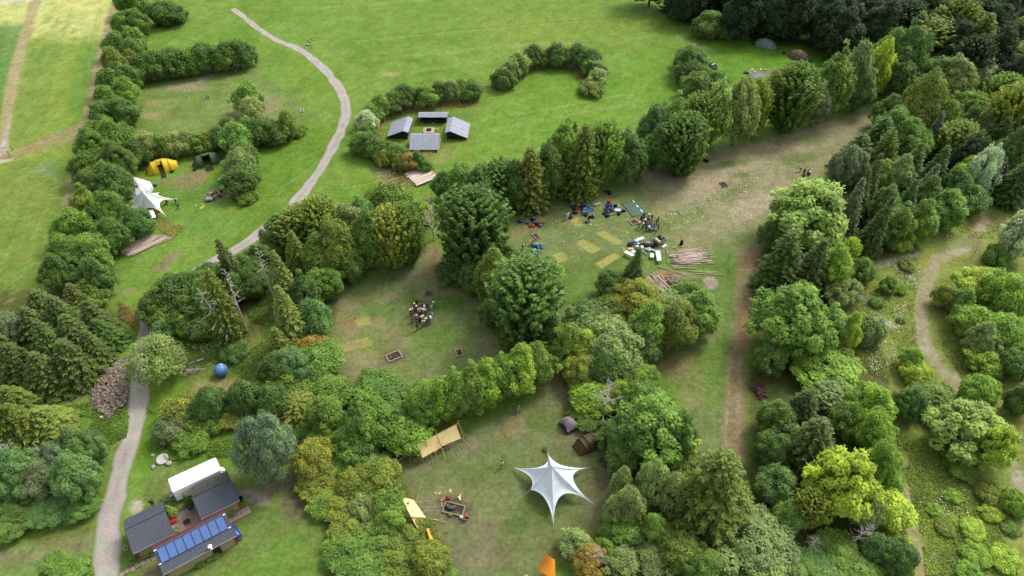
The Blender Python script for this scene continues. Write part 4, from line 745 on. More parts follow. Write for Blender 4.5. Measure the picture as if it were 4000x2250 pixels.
row('in the scrub around the quarry path', 'from the top', 'scrub on the quarry slope',  # paler leaf colours here also carry the painted sun patch
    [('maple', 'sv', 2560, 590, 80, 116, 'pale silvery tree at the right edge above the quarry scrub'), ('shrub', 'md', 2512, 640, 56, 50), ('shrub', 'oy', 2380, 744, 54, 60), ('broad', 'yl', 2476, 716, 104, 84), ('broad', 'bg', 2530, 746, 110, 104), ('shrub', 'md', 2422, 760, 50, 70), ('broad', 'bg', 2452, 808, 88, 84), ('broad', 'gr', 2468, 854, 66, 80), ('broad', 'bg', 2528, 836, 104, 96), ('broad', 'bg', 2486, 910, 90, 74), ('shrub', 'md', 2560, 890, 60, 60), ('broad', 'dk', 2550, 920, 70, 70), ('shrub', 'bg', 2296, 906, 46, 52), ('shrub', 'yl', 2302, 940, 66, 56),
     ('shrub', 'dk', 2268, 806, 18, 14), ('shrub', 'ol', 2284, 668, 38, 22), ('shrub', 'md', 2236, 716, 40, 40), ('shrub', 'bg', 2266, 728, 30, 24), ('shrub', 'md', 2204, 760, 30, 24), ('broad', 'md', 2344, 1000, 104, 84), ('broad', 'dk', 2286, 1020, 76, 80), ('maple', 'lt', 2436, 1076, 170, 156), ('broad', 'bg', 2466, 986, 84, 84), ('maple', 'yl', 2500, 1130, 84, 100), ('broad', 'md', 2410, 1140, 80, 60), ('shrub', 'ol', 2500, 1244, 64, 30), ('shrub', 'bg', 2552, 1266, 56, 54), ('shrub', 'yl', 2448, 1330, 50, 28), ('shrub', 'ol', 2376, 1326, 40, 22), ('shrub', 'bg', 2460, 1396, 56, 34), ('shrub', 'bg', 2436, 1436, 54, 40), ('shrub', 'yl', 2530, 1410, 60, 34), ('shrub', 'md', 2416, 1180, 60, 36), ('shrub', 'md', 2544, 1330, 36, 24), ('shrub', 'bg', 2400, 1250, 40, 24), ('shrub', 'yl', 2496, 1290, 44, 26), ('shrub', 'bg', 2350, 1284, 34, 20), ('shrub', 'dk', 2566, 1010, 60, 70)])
KSC = 1.0
# wood at the upper right: trees one can tell apart
row('in the wood edge beyond the clearing', 'from the top', 'wood edge beyond the dirt clearing',
    [('birch', 'oy', 2410, 142, 54, 76), ('broad', 'bl', 2358, 196, 76, 90), ('broad', 'gr', 2404, 204, 80, 110), ('willow', 'sv', 2460, 196, 66, 80), ('horn', 'md', 2520, 244, 68, 90), ('birch', 'ol', 2316, 262, 86, 140, 'tall olive birch rising above the wood edge at the end of the clearing'), ('broad', 'dk', 2244, 290, 76, 84), ('broad', 'md', 2378, 300, 54, 100), ('broad', 'gr', 2472, 330, 66, 84), ('horn', 'ol', 2532, 304, 84, 134), ('broad', 'md', 2252, 326, 84, 90), ('broad', 'md', 2290, 352, 84, 96), ('larch', 'dk', 2210, 350, 80, 96), ('spruce', 'bs', 2350, 342, 50, 100), ('horn', 'ol', 2404, 364, 76, 96), ('broad', 'md', 2452, 268, 76, 70),
     ('larch', 'dk', 2154, 388, 90, 96), ('pine', 'bs', 2142, 424, 74, 96), ('larch', 'ol', 2224, 398, 80, 110), ('willow', 'sv', 2474, 428, 70, 116), ('broad', 'yl', 2424, 436, 54, 84), ('spruce', 'dk', 2296, 420, 70, 116), ('spruce', 'dk', 2350, 428, 66, 110), ('broad', 'dk', 2540, 396, 70, 120), ('broad', 'bg', 2216, 446, 54, 70), ('broad', 'gr', 2262, 446, 60, 90), ('spruce', 'bs', 2326, 472, 56, 96), ('larch', 'dk', 2500, 350, 60, 100), ('broad', 'dk', 2440, 320, 50, 80)])
row('in the conifers above the quarry lawn', 'from the left', 'conifer edge above the quarry lawn',
    [('spruce', 'bs', 2140, 530, 66, 140), ('spruce', 'sp', 2168, 500, 54, 150), ('spruce', 'sp', 2200, 570, 66, 176), ('spruce', 'sp', 2184, 470, 60, 130), ('broad', 'bl', 2226, 520, 60, 100), ('broad', 'md', 2254, 570, 76, 110), ('broad', 'yl', 2264, 604, 50, 50), ('broad', 'md', 2316, 560, 76, 104), ('spruce', 'dk', 2284, 510, 60, 110), ('broad', 'md', 2376, 526, 92, 90), ('broad', 'dk', 2440, 500, 84, 70), ('broad', 'dk', 2330, 500, 70, 90), ('broad', 'dk', 2400, 470, 66, 80)])
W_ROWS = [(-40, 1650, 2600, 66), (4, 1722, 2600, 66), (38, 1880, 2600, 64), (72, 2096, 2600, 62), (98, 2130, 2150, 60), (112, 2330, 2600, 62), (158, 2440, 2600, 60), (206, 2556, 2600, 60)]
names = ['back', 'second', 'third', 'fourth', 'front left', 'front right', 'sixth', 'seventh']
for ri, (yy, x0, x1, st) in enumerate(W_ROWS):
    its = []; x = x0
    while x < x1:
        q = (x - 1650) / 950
        its.append((TR.choice(['broad', 'broad', 'broad', 'horn', 'larch']), TR.choice(['fd', 'fd', 'fd', 'fd'] + (['ol', 'dk'] if q > .62 else [])), x + TR.uniform(-10, 10), yy + TR.uniform(-10, 10), TR.uniform(78, 104), TR.uniform(96, 120))); x += st * TR.uniform(.85, 1.15)  # mostly fd, so the wood's cloud shade sits in the foliage colour
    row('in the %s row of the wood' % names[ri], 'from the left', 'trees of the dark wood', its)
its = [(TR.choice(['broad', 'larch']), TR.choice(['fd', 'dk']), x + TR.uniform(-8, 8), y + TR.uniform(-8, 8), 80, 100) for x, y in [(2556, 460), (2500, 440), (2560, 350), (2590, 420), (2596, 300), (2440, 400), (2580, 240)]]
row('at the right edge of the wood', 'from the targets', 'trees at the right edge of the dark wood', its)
# dead trees
dead(2, 690, 756, 12, 'tall bare grey dead conifer between the hedge and the crowd clearing', (0, 0), .9)
dead(2, 624, 842, 14, 'bare-trunked dead conifer left of the glade rim', (0, .05), .9)
dead(0, 598, 862, 13, 'leaning half-dead larch trunk with bare twigs above the globe', (.02, -.16), 1.1)
dead(1, 1092, 604, 9, 'bleached leafless tree in the gap above the crowd clearing')
dead(1, 1516, 1046, 8, 'grey leafless tree behind the lilac tent')
dead(0, 72, 1180, 8, 'taller bleached dead conifer among the left-edge pines', (0, -.1), 1.1)
dead(0, 122, 1176, 5.5, 'shorter bleached dead conifer among the left-edge pines', (0, -.12), 1.0)
dead(0, 2132, 1376, 6, 'grey dead conifer below the golden maple', (0, .2), 1.1)
dead(1, 2034, 1388, 4, 'small grey dead bush left of the dead conifer below the golden maple')
dead(1, 2446, 646, 4, 'bare dark shrub beside the quarry path bend')
dead(1, 1496, 1436, 5, 'bare twiggy shrub at the bottom edge beside the orange tarp')
dead(1, 2380, 1150, 3, 'bare branches at the foot of the big quarry maple')

# ------------------------------------------------------------------ huts
def hut(name, label, f0, f1, b0, b1, zf, zr, back=None, roofm='roof_tile', backm='roof_moss'):
    """roof from its front eave f0-f1 (left, right; height zf) up to the ridge b0-b1 (height zr); back = depth of the back slope"""
    A = Vector(f0); B = Vector(f1); A.z = B.z = 0; u = (B - A).normalized(); v = Vector((-u.y, u.x, 0)); L = (B - A).length
    mid = (Vector(b0) + Vector(b1)) * .5; D = (mid - A).dot(v); c = A + u * L / 2
    R = Matrix((u, v, Vector((0, 0, 1)))).transposed()
    P = lambda x, y, z: c + R @ Vector((x, y, z))
    t = thing(name, label, 'hut', c); bd = back if back else 0; zb = zr - (bd * .42 if back else .0); ov = .28
    # walls
    wb = MB(); x0, x1, y0, y1 = -L / 2 + ov, L / 2 - ov, ov, (D + bd - ov)
    sl = (zr - zf) / D
    prof = [(y0, 0), (y0, zf + sl * ov - .1), (D, zr - .12)] + ([(y1, zb + .42 * ov - .1)] if back else [(y1, zr - .12)]) + [(y1, 0)]
    if not back: prof = [(y0, 0), (y0, zf + sl * ov - .1), (y1, zf + sl * y1 - .1), (y1, 0)]
    n = len(prof); wb.add([P(x0, y, z) for y, z in prof] + [P(x1, y, z) for y, z in prof], [tuple(range(n)), tuple(range(2 * n - 1, n - 1, -1))] + [(i, n + i, n + (i + 1) % n, (i + 1) % n) for i in range(n)])
    wo = build('wall', wb, M['plaster'], t)
    # roof: slopes with a rib every 0.2 m
    def slope(nm, ya, za, yb, zb_, m):
        mb = MB(); th = .07; d = Vector((0, yb - ya, zb_ - za)); nrm = Vector((0, -(zb_ - za), yb - ya)).normalized() * (1 if yb > ya else -1)
        mb.add([P(x, y, z) for x, y, z in ((-L / 2, ya, za), (L / 2, ya, za), (L / 2, yb, zb_), (-L / 2, yb, zb_))] + [P(x, y, z) for x, y, z in ((-L / 2, ya, za - th), (L / 2, ya, za - th), (L / 2, yb, zb_ - th), (-L / 2, yb, zb_ - th))],
               [(0, 1, 2, 3), (7, 6, 5, 4), (0, 4, 5, 1), (1, 5, 6, 2), (2, 6, 7, 3), (3, 7, 4, 0)])
        ro = build(nm, mb, M[m], t)
        rb = MB(); k = int(L / .2)
        for i in range(k):
            x = -L / 2 + (i + .5) * L / k; q = nrm * .05
            pts = [(x - .055, ya, za + .002), (x + .055, ya, za + .002), (x + .055, yb, zb_ + .002), (x - .055, yb, zb_ + .002)]; top = [(x + q.x, ya + q.y, za + q.z), (x + q.x, yb + q.y, zb_ + q.z)]
            rb.add([P(*p) for p in pts] + [P(*p) for p in top], [(0, 4, 5, 3), (1, 2, 5, 4), (0, 1, 4), (3, 5, 2)])
        o = sub('roof_ribs', rb, M[m], ro, t); o['kind'] = 'stuff'
        return ro
    slope('roof_slope', 0, zf, D, zr, roofm)
    if back:
        slope('back_roof_slope', D + bd, zb, D, zr - .004, backm)
        mb = MB(); mb.tube(P(-L / 2, D, zr + .02), P(L / 2, D, zr + .02), .13, .13, 8); build('ridge_cap', mb, M[backm], t)
    else:
        mb = MB(); mb.box(P(0, D + .06, zr - .02), L + .1, .09, .3, rot=R); build('top_board', mb, M['redpaint'], t)
    mb = MB(); mb.tube(P(-L / 2 - .02, -.06, zf - .05), P(L / 2 + .02, -.06, zf - .05), .065, .065, 8); build('gutter', mb, M['zinc'], t)
    for x in (-L / 2 + ov - .01, L / 2 - ov + .01):
        for y in (y0, y1):
            hh = (zf + sl * ov - .12) if y == y0 else (zb if back else zr) - .2
            mb = MB(); mb.box(P(x, y, hh / 2), .16, .16, hh, rot=R); build('corner_board', mb, M['redpaint'], t)
        k = 1 if x > 0 else -1
        mb = MB(); a = P(k * (L / 2 + .015), 0, zf - .02); b = P(k * (L / 2 + .015), D, zr - .02); mb.tube(a, b, .045, .045, 4); build('verge_board', mb, M['blackmetal'], t)
    return t, P, L, D
hA, PA, LA, DA = hut('tiled_hut', 'dark-tiled hut standing beside the gravel path, left of the patio', Z1(200, 1195, 2.2), Z1(660, 968, 2.2), Z1(90, 925, 3.2), Z1(560, 705, 3.2), 2.2, 3.2, 1.9, 'roof_tile', 'roof_tile')
hB, PB, LB, DB = hut('tiled_hut', 'dark-tiled hut with mossy grey back slope against the white box trailer', Z1(970, 805, 2.2), Z1(1405, 588, 2.2), Z1(856, 562, 3.3), Z1(1302, 345, 3.3), 2.2, 3.3, 2.0)
hC, PC, LC, DC = hut('solar_hut', 'long low hut with blue solar panels and a red top board', Z1(540, 1432, 2.15), Z1(1365, 992, 2.15), Z1(410, 1137, 3.05), Z1(1240, 716, 3.05), 2.15, 3.05)
sl = (3.05 - 2.15) / DC; y0, y1 = DC * .34, DC * .86; wx0, wx1 = -LC * .465, LC * .452; pw_ = (wx1 - wx0) / 8
for k in range(8):
    mb = MB(); xa, xb = wx0 + k * pw_ + .03, wx0 + (k + 1) * pw_ - .03
    f = lambda x, y, h: PC(x, y, 2.15 + sl * y + h)
    mb.add([f(xa, y0, .14), f(xb, y0, .14), f(xb, y1, .14), f(xa, y1, .14), f(xa, y0, .08), f(xb, y0, .08), f(xb, y1, .08), f(xa, y1, .08)], [(0, 1, 2, 3), (7, 6, 5, 4), (0, 4, 5, 1), (1, 5, 6, 2), (2, 6, 7, 3), (3, 7, 4, 0)])
    so = build('solar_panel', mb, M['solar'], hC)
    fr = MB()
    for a, b in (((xa, y0), (xb, y0)), ((xb, y0), (xb, y1)), ((xb, y1), (xa, y1)), ((xa, y1), (xa, y0))): fr.tube(f(a[0], a[1], .145), f(b[0], b[1], .145), .022, .022, 4)
    sub('panel_frame', fr, M['blackmetal'], so, hC)
for x in (wx0 - .15, wx1 + .15):
    for y in (y0, y1):
        mb = MB(); mb.tube(f(x - .14, y, .15), f(x + .14, y, .15), .06, .06, 7); build('pipe_end', mb, M['whitepaint'], hC)
mb = MB(); p = PC(LC * .155, -.02, 2.15); mb.tube(p - Vector((0, 0, .1)), p + Vector((0, 0, .55)), .14, .14, 12); mb.lathe(p + Vector((0, 0, .5)), [(.22, 0), (.24, .12), (.12, .16), (.1, .05)], 12); build('flue_pipe', mb, M['whitepaint'], hC)
mb = MB(); mb.box(PC(LC * .2, -.02 + .28, 1.0), .9, .06, 1.9, rot=Matrix.Rotation(math.atan2((PC(1, 0, 0) - PC(0, 0, 0)).y, (PC(1, 0, 0) - PC(0, 0, 0)).x), 3, 'Z')); build('door', mb, M['darkwood'], hC)
hrz = math.atan2((PC(1, 0, 0) - PC(0, 0, 0)).y, (PC(1, 0, 0) - PC(0, 0, 0)).x); HR = Matrix.Rotation(hrz, 3, 'Z')
def lowplant(p, name, label, cat, s=1.0, col='md', ki='shrub', h=None, group=None):
    R0, H0, cm, tm = PROTO[ki][0]; o = thing(name, label, cat, (p.x, p.y, 0), group, TR.uniform(0, 6)); o.scale = (s / R0, s / R0, (h or s * 1.2) / H0)
    part('foliage', cm, o, tuple(v * FK for v in alb(*PAL[col]))); part('stem', tm, o); return o
lowplant(Z1(640, 760), 'cypress_shrub', 'small bright conical cypress at the corner of the left hut', 'shrub', .85, 'md', 'spruce', 2.2)
lowplant(Z1(845, 640), 'cypress_shrub', 'slim dark cypress between the patio hut and the trailer', 'shrub', .55, 'dk', 'spruce', 2.8)
lowplant(Z1(1072, 1262), 'flower_tub', 'small planted tub below the flue of the solar hut', 'plant pot', .4, 'gr')
for k, (x, y, l) in enumerate([(1330, 735, 'herb clump at the right hut front wall near its red corner'), (1280, 765, 'herb clump at the right hut front wall nearer the solar hut'), (410, 1195, 'herb clump below the left hut front wall near the solar hut'), (330, 1225, 'herb clump below the middle of the left hut front wall'), (680, 960, 'herb clump at the patio corner by the left hut eave'), (205, 1235, 'nettle clump at the outer corner of the left hut'), (1130, 1230, 'nettle clump under the eave right of the flue'), (960, 1320, 'nettle clump under the eave left of the flue'), (1400, 1010, 'nettle clump below the blue barrel')]):
    lowplant(Z1(x, y), 'herb_clump', l, 'plant', .5, ('gr', 'md')[k > 4], 'shrub', .55, 'plants round the huts')
# patio of slabs
pat = MB(); pc = [Z1(700, 790), Z1(835, 712), Z1(965, 815), Z1(715, 985)]; o_ = pc[0]
ux = (HR @ Vector((1, 0, 0))); uy = (HR @ Vector((0, 1, 0)))
pa = Z1(790, 860); pmb = MB(); pmb.box(pa + Vector((0, 0, -.02)), 4.4, 4.0, .08, rz=hrz); patio = structure('patio', pmb.mesh('patio', M['ash']))
slabm = MB().rbox((0, 0, 0), .53, .53, .06, 0, .02).mesh('paving_slab', M['slab'])
def slab_at(parent, p, rz, sx=1, sy=1, name='paving_slab'):
    c = random.uniform(.86, 1.08); s = part(name, slabm, parent, tuple(v * c for v in alb(188, 166, 148))); s.location = p; s.rotation_euler = (random.uniform(-.01, .01), random.uniform(-.01, .01), rz + random.uniform(-.015, .015)); s.scale = (sx, sy, 1); return s
for i in range(8):
    for j in range(7): slab_at(patio, pa + ux * (i - 3.5) * .55 + uy * (j - 3) * .55 + Vector((0, 0, .035 + random.uniform(0, .008))), hrz)
mb = MB(); mb.lathe(Z1(813, 838) + Vector((0, 0, .07)), [(0, .012), (.34, .012), (.36, 0)], 20); mb.lathe(Z1(813, 838) + Vector((0, 0, .07)), [(.38, 0), (.38, .03), (.44, .03), (.44, 0)], 20); single('manhole_cover', mb, M['ash'], 'round manhole cover set in the patio slabs', 'manhole cover', Z1(813, 838))
wmb = MB(); wc = (Z1(1375, 770)); wmb.box(wc + Vector((0, 0, -.02)), 3.4, 1.2, .06, rz=hrz); walk = structure('slab_walk', wmb.mesh('slab_walk', M['ash']))
for i in range(6):
    for j in range(2): slab_at(walk, wc + ux * (i - 2.5) * .56 + uy * (j - .5) * .56 + Vector((0, 0, .03)), hrz)
w2 = MB(); w2c = Z1(285, 1320); w2.box(w2c + Vector((0, 0, -.02)), 4.4, .6, .05, rz=hrz); walk2 = structure('stepping_slabs', w2.mesh('stepping_slabs', M['ash']))
for i in range(8): slab_at(walk2, w2c + ux * (i - 3.5) * .58 + uy * random.uniform(-.08, .08) + Vector((0, 0, .028)), hrz + random.uniform(-.06, .06), .98, 1.0)
# red bench and planter by the patio
rb = thing('patio_bench', 'low red bench at the patio edge by the left hut', 'bench', Z1(655, 850), None); p = rb.location
for k in range(3):
    mb = MB(); mb.box(p + ux * 0 + uy * (k * .17 - .17) + Vector((0, 0, .45)), 1.2, .15, .05, rz=hrz); build('seat_board', mb, M['redpaint'], rb)
for sx in (-.5, .5):
    for sy in (-.18, .18): mb = MB(); mb.box(p + ux * sx + uy * sy + Vector((0, 0, .21)), .07, .07, .42, rz=hrz); build('leg', mb, M['redpaint'], rb)
pl = thing('planter_box', 'red-framed planter box beside the patio bench', 'planter', Z1(632, 790)); p = pl.location
for a, sx, sy in ((ux * .55, .08, 1.0), (ux * -.55, .08, 1.0), (uy * .5, 1.1, .08), (uy * -.5, 1.1, .08)): mb = MB(); mb.box(p + a + Vector((0, 0, .35)), sx, sy, .5, rz=hrz); build('side_board', mb, M['redpaint'], pl)
mb = MB(); mb.box(p + Vector((0, 0, .3)), 1.0, .9, .4, rz=hrz); build('soil', mb, M['ash'], pl)
# blue barrel
bp = Z1(1366, 985); bl_ = thing('blue_tank', 'blue plastic tank lying at the right end of the solar hut', 'tank', bp); ax = (HR @ Vector((-.2, 1, 0))).normalized()
mb = MB(); RB = Vector((0, 0, 1)).rotation_difference(ax).to_matrix(); c = bp + Vector((0, 0, .62)); mb.lathe(c, [(0, -.95), (.35, -.93), (.46, -.82), (.47, -.4), (.48, -.38), (.48, .38), (.47, .4), (.46, .82), (.35, .93), (0, .95)], 18, RB); build('tank_body', mb, M['plastic'], bl_, alb(52, 74, 170), True)
for s in (-.45, .45): mb = MB(); mb.box(bp + ax * s + Vector((0, 0, .1)), .8, .12, .2, rz=math.atan2(ax.y, ax.x) + math.pi / 2); build('cradle', mb, M['darkwood'], bl_)
mb = MB(); mb.tube(c + Vector((0, 0, .45)), c + Vector((0, 0, .55)), .1, .1, 10); build('cap', mb, M['plastic'], bl_, alb(60, 84, 180))
mb = MB(); mb.lathe(Z1(1425, 590), [(.05, .02), (.28, .02), (.32, .5), (.28, .5), (.24, .1)], 12); single('black_bucket', mb, M['rubber'], 'black bucket at the corner of the mossy-backed hut', 'bucket', Z1(1425, 590))
mb = MB(); pts = [Z1(1305 + 28 + 26 * math.cos(a), 362 + 26 * math.sin(a), .05 + .01 * k) for k, a in enumerate(np.linspace(-1.9, 2.6, 16))]; mb.path(pts, .025); single('garden_hose', mb, M['plastic'], 'pale yellow hose curling from behind the mossy-backed hut', 'hose', pts[0], None, alb(200, 190, 80))
mb = MB(); pts = [Z1(118 + 28 * math.cos(a), 1130 + 26 * math.sin(a), .03) for a in np.linspace(0, 6, 18)]; mb.path(pts, .06); single('coiled_pipe', mb, M['plastic'], 'pale coiled pipe on the grass left of the left hut', 'pipe', pts[0], None, alb(185, 185, 165))
# white box trailer
tA, tB = Z1(645, 505, 2.55), Z1(1192, 250, 2.55); tC = Z1(590, 352, 2.55); tu = (tB - tA); tu.z = 0; tL = tu.length; tu.normalize(); tv = Vector((-tu.y, tu.x, 0)); tW = max(2.2, min(2.7, (tC - tA).dot(tv)))
tc = (tA + tB) * .5 + tv * tW / 2; tc.z = 0; trz = math.atan2(tu.y, tu.x); TRm = Matrix.Rotation(trz, 3, 'Z')
tr = thing('box_trailer', 'long white box trailer parked on the grass behind the huts', 'trailer', tc)
def rounded_box(L, W, z0, z1, r):
    n = 5; prof = []
    for cx, cz, a0 in ((W / 2 - r, z1 - r, 0), (-W / 2 + r, z1 - r, 90)): prof += [(cx + r * math.cos(math.radians(a0 + 90 * k / n)), cz + r * math.sin(math.radians(a0 + 90 * k / n))) for k in range(n + 1)]
    prof += [(-W / 2, z0), (W / 2, z0)]; m = len(prof); mb = MB()
    xs = [-L / 2, -L / 2 + .12, L / 2 - .12, L / 2]; ins = [.12, 0, 0, .12]
    vs = []
    for x, q in zip(xs, ins):
        for y, z in prof: vs.append(tc + TRm @ Vector((x, y * (1 - q / W * 2), z - (q * .6 if z > (z0 + z1) / 2 else 0))))
    return mb.add(vs, [tuple(range(m - 1, -1, -1)), tuple(range(3 * m, 4 * m))] + [(k * m + i, k * m + (i + 1) % m, (k + 1) * m + (i + 1) % m, (k + 1) * m + i) for k in range(3) for i in range(m)])
build('body', rounded_box(tL, tW, .55, 2.6, .14), M['caravan'], tr)
mb = MB(); mb.box(tc + Vector((0, 0, .48)), tL - .2, tW - .2, .14, rz=trz); build('chassis', mb, M['zinc'], tr)
e = tc - tu * (tL / 2 + 1.5) + Vector((0, 0, .5))
for s in (-1, 1): mb = MB(); mb.tube(tc - tu * (tL / 2 - .2) + tv * s * .8 + Vector((0, 0, .48)), e, .055, .055, 6); build('drawbar', mb, M['zinc'], tr)
mb = MB(); mb.tube(e, e - tu * .25, .06, .09, 8); build('hitch', mb, M['blackmetal'], tr)
mb = MB(); mb.box(tc - tu * (tL / 2 + .45) + Vector((0, 0, .62)), .5, .5, .3, rz=trz); build('gas_locker', mb, M['zinc'], tr)
jw = tc - tu * (tL / 2 - .9) - tv * (tW / 2 + .5); mb = MB(); mb.lathe(jw, [(0, .06), (.3, .06), (.32, .02)], 14); single('round_plate', mb, M['zinc'], 'pale round plate on the ground by the trailer corner', 'plate', jw)
def wheel(parent, c, axis, r=.3, wd=.2):
    Rw = Vector((0, 0, 1)).rotation_difference(axis).to_matrix(); mb = MB(); mb.lathe(c, [(r * .55, -wd / 2), (r * .9, -wd / 2), (r, -wd * .3), (r, wd * .3), (r * .9, wd / 2), (r * .55, wd / 2)], 16, Rw); wo = build('wheel', mb, M['rubber'], parent)
    mb = MB(); mb.lathe(c, [(0, -wd * .42), (r * .56, -wd * .42), (r * .56, wd * .42), (0, wd * .42)], 12, Rw); sub('rim', mb, M['zinc'], wo, parent)
for x in (-.45, .45):
    for s in (-1, 1): wheel(tr, tc + tu * x + tv * s * (tW / 2 - .08) + Vector((0, 0, .3)), tv)
mb = MB(); mb.box(tc + tu * (tL / 2 + .006) + Vector((0, 0, 1.5)), .02, tW - .5, 1.7, rz=trz); build('rear_door', mb, M['whitepaint'], tr)
for k, (x, y) in enumerate([(1210, 250), (1232, 262)]):
    q = Z1(x, y); mb = MB(); mb.rbox(q + Vector((0, 0, .22)), .5, .32, .4, trz + 1.57, .05); single('white_crate', mb, M['whitepaint'], ('white crate touching the rear of the box trailer', 'white crate standing further out behind the box trailer rear')[k], 'crate', q, 'white crates behind the box trailer')
# boulders and the big pale dish
def rock_mesh(seed, n=2):
    bm = bmesh.new(); bmesh.ops.create_icosphere(bm, subdivisions=n, radius=1.0); R = random.Random(seed)
    ax = [Vector((R.gauss(0, 1), R.gauss(0, 1), R.gauss(0, 1))).normalized() for _ in range(9)]
    for v in bm.verts:
        k = 1.0
        for a in ax:
            d = v.co.normalized().dot(a)
            if d > .55: k = min(k, .62 / d + .14)
        v.co *= k * R.uniform(.97, 1.03)
    me = bpy.data.meshes.new('stone'); bm.to_mesh(me); bm.free(); me.materials.append(M['stone']); return me
ROCK = [rock_mesh(s) for s in range(5)]; ROCKL = [rock_mesh(s, 1) for s in range(5)]
def rock(name, p, r, col, label, group=None, low=False, cat='stone'):
    me = (ROCKL if low else ROCK)[random.randrange(5)]; o = bpy.data.objects.new(name, me); COL.objects.link(o); o.location = (p.x, p.y, p.z + r * .35); o.scale = (r * random.uniform(.85, 1.2), r * random.uniform(.8, 1.1), r * random.uniform(.6, .85)); o.rotation_euler = (random.uniform(-.3, .3), random.uniform(-.3, .3), random.uniform(0, 6)); o.color = alb(*col) + (1,); return tag(o, label, cat, group)
rock('boulder', Z1(430, 88), .3, (186, 182, 172), 'pale boulder left of the big round stone dish'); rock('boulder', Z1(615, 178), .42, (196, 188, 180), 'largest boulder, right of the big round stone dish'); rock('boulder', Z1(432, 222), .34, (180, 180, 182), 'grey boulder nearest the gravel path below the stone dish')
mb = MB(); dp = Z1(540, 135); mb.lathe(dp, [(.2, 0), (.62, .16), (.8, .26), (.77, .31), (.56, .22), (.25, .17), (0, .16)], 24, Matrix.Rotation(.12, 3, 'X')); single('stone_dish', mb, M['slab'], 'large pale round dish lying on the grass behind the trailer', 'dish', dp, None, alb(214, 212, 206), True)

# ------------------------------------------------------------------ four shelters
def shelter(label, r0, r1, long_side, mat_='felt', Lw=3.7, Sw=1.1):
    "ridge r0-r1; long_side = +1 when the long slope lies to the left of r0->r1"
    A = Vector((r0.x, r0.y, 0)); B = Vector((r1.x, r1.y, 0)); u = (B - A).normalized(); v = Vector((-u.y, u.x, 0)) * long_side; L = (B - A).length; c = (A + B) / 2
    t = thing('log_shelter', label, 'shelter', c, 'open shelters round the fire place'); zr, zl, zs = 2.15, .55, 1.72; P = lambda x, y, z: c + u * x + v * y + Vector((0, 0, z))
    def slab(ya, za, yb, zb, nm, n):
        for k in range(n):
            xa, xb = -L / 2 + L * k / n + .008, -L / 2 + L * (k + 1) / n - .008; q = .03 + .018 * (k % 2); mb = MB()
            mb.add([P(xa, ya, za + q), P(xb, ya, za + q), P(xb, yb, zb + q), P(xa, yb, zb + q), P(xa, ya, za - .05), P(xb, ya, za - .05), P(xb, yb, zb - .05), P(xa, yb, zb - .05)], [(0, 1, 2, 3), (7, 6, 5, 4), (0, 4, 5, 1), (1, 5, 6, 2), (2, 6, 7, 3), (3, 7, 4, 0)]); build(nm, mb, M[mat_], t)
    slab(0, zr, Lw, zl, 'roof_strip', 7); slab(-Sw, zs, 0, zr, 'front_roof_strip', 7)
    for x in (-L / 2 - .03, L / 2 + .03):
        mb = MB()
        for (ya, za), (yb, zb) in (((-Sw, zs), (0, zr)), ((0, zr), (Lw, zl))):
            mb.add([P(x - .035, ya, za + .07), P(x + .035, ya, za + .07), P(x + .035, yb, zb + .07), P(x - .035, yb, zb + .07), P(x - .035, ya, za - .1), P(x + .035, ya, za - .1), P(x + .035, yb, zb - .1), P(x - .035, yb, zb - .1)], [(0, 1, 2, 3), (7, 6, 5, 4), (0, 4, 5, 1), (1, 5, 6, 2), (2, 6, 7, 3), (3, 7, 4, 0)])
        build('barge_board', mb, M['bargepaint'], t)
    for x in (-L / 2 + .35, L / 2 - .35):   # gable walls of boards
        pr = [(-Sw + .35, .12), (-Sw + .35, zs + .0), (0, zr - .1), (Lw - .3, zl + .08), (Lw - .3, .12)]; n = len(pr); mb = MB(); mb.add([P(x - .04, y, z) for y, z in pr] + [P(x + .04, y, z) for y, z in pr], [tuple(range(n)), tuple(range(2 * n - 1, n - 1, -1))] + [(i, n + i, n + (i + 1) % n, (i + 1) % n) for i in range(n)]); build('gable_wall', mb, M['darkwood'], t)
    rot = Matrix((u, v, Vector((0, 0, 1)))).transposed()
    mb = MB(); mb.box(P(0, Lw - .32, .33), L - .8, .07, .5, rot=rot); build('back_wall', mb, M['darkwood'], t)
    mb = MB(); mb.box(P(0, (Lw - Sw) / 2, .3), L - .78, Lw + Sw - .75, .1, rot=rot); build('floor', mb, M['darkwood'], t)
    mb = MB(); mb.box(P(0, -Sw + .4, .55), L - .78, .06, .5, rot=rot); build('front_board', mb, M['darkwood'], t)
    for x in (-L / 2 + .6, 0, L / 2 - .6):
        mb = MB(); mb.box(P(x, -Sw + .42, .12), .34, .3, .24, rot=rot); build('foundation_block', mb, M['slab'], t, alb(205, 205, 205))
        mb = MB(); mb.box(P(x, -Sw + .36, 1.15), .12, .12, 1.1, rot=rot); build('front_post', mb, M['darkwood'], t)
    return t
shelter('grey-roofed shelter north of the fire table, its dark opening facing the camera', Z2(626, 252, 2.1), Z2(1076, 252, 2.1), 1, Lw=3.3)
shelter('grey-roofed shelter west of the fire table, dark gable end below', Z2(380, 530, 2.1), Z2(456, 306, 2.1), 1)
shelter('grey-roofed shelter east of the fire table, long slope away from it', Z2(1115, 535, 2.1), Z2(1166, 311, 2.1), -1)
shelter('grey-roofed shelter south of the fire table, showing only its strip-jointed long slope', Z2(500, 590, 2.1), Z2(948, 590, 2.1), -1, Lw=3.4)
ft = thing('fire_table', 'pale square fire table between the four shelters', 'fire place', Z2(788, 535)); p = ft.location
mb = MB(); mb.rbox(p + Vector((0, 0, .16)), 2.0, 2.0, .3, 0, .08); build('base', mb, M['slab'], ft, alb(205, 190, 175))
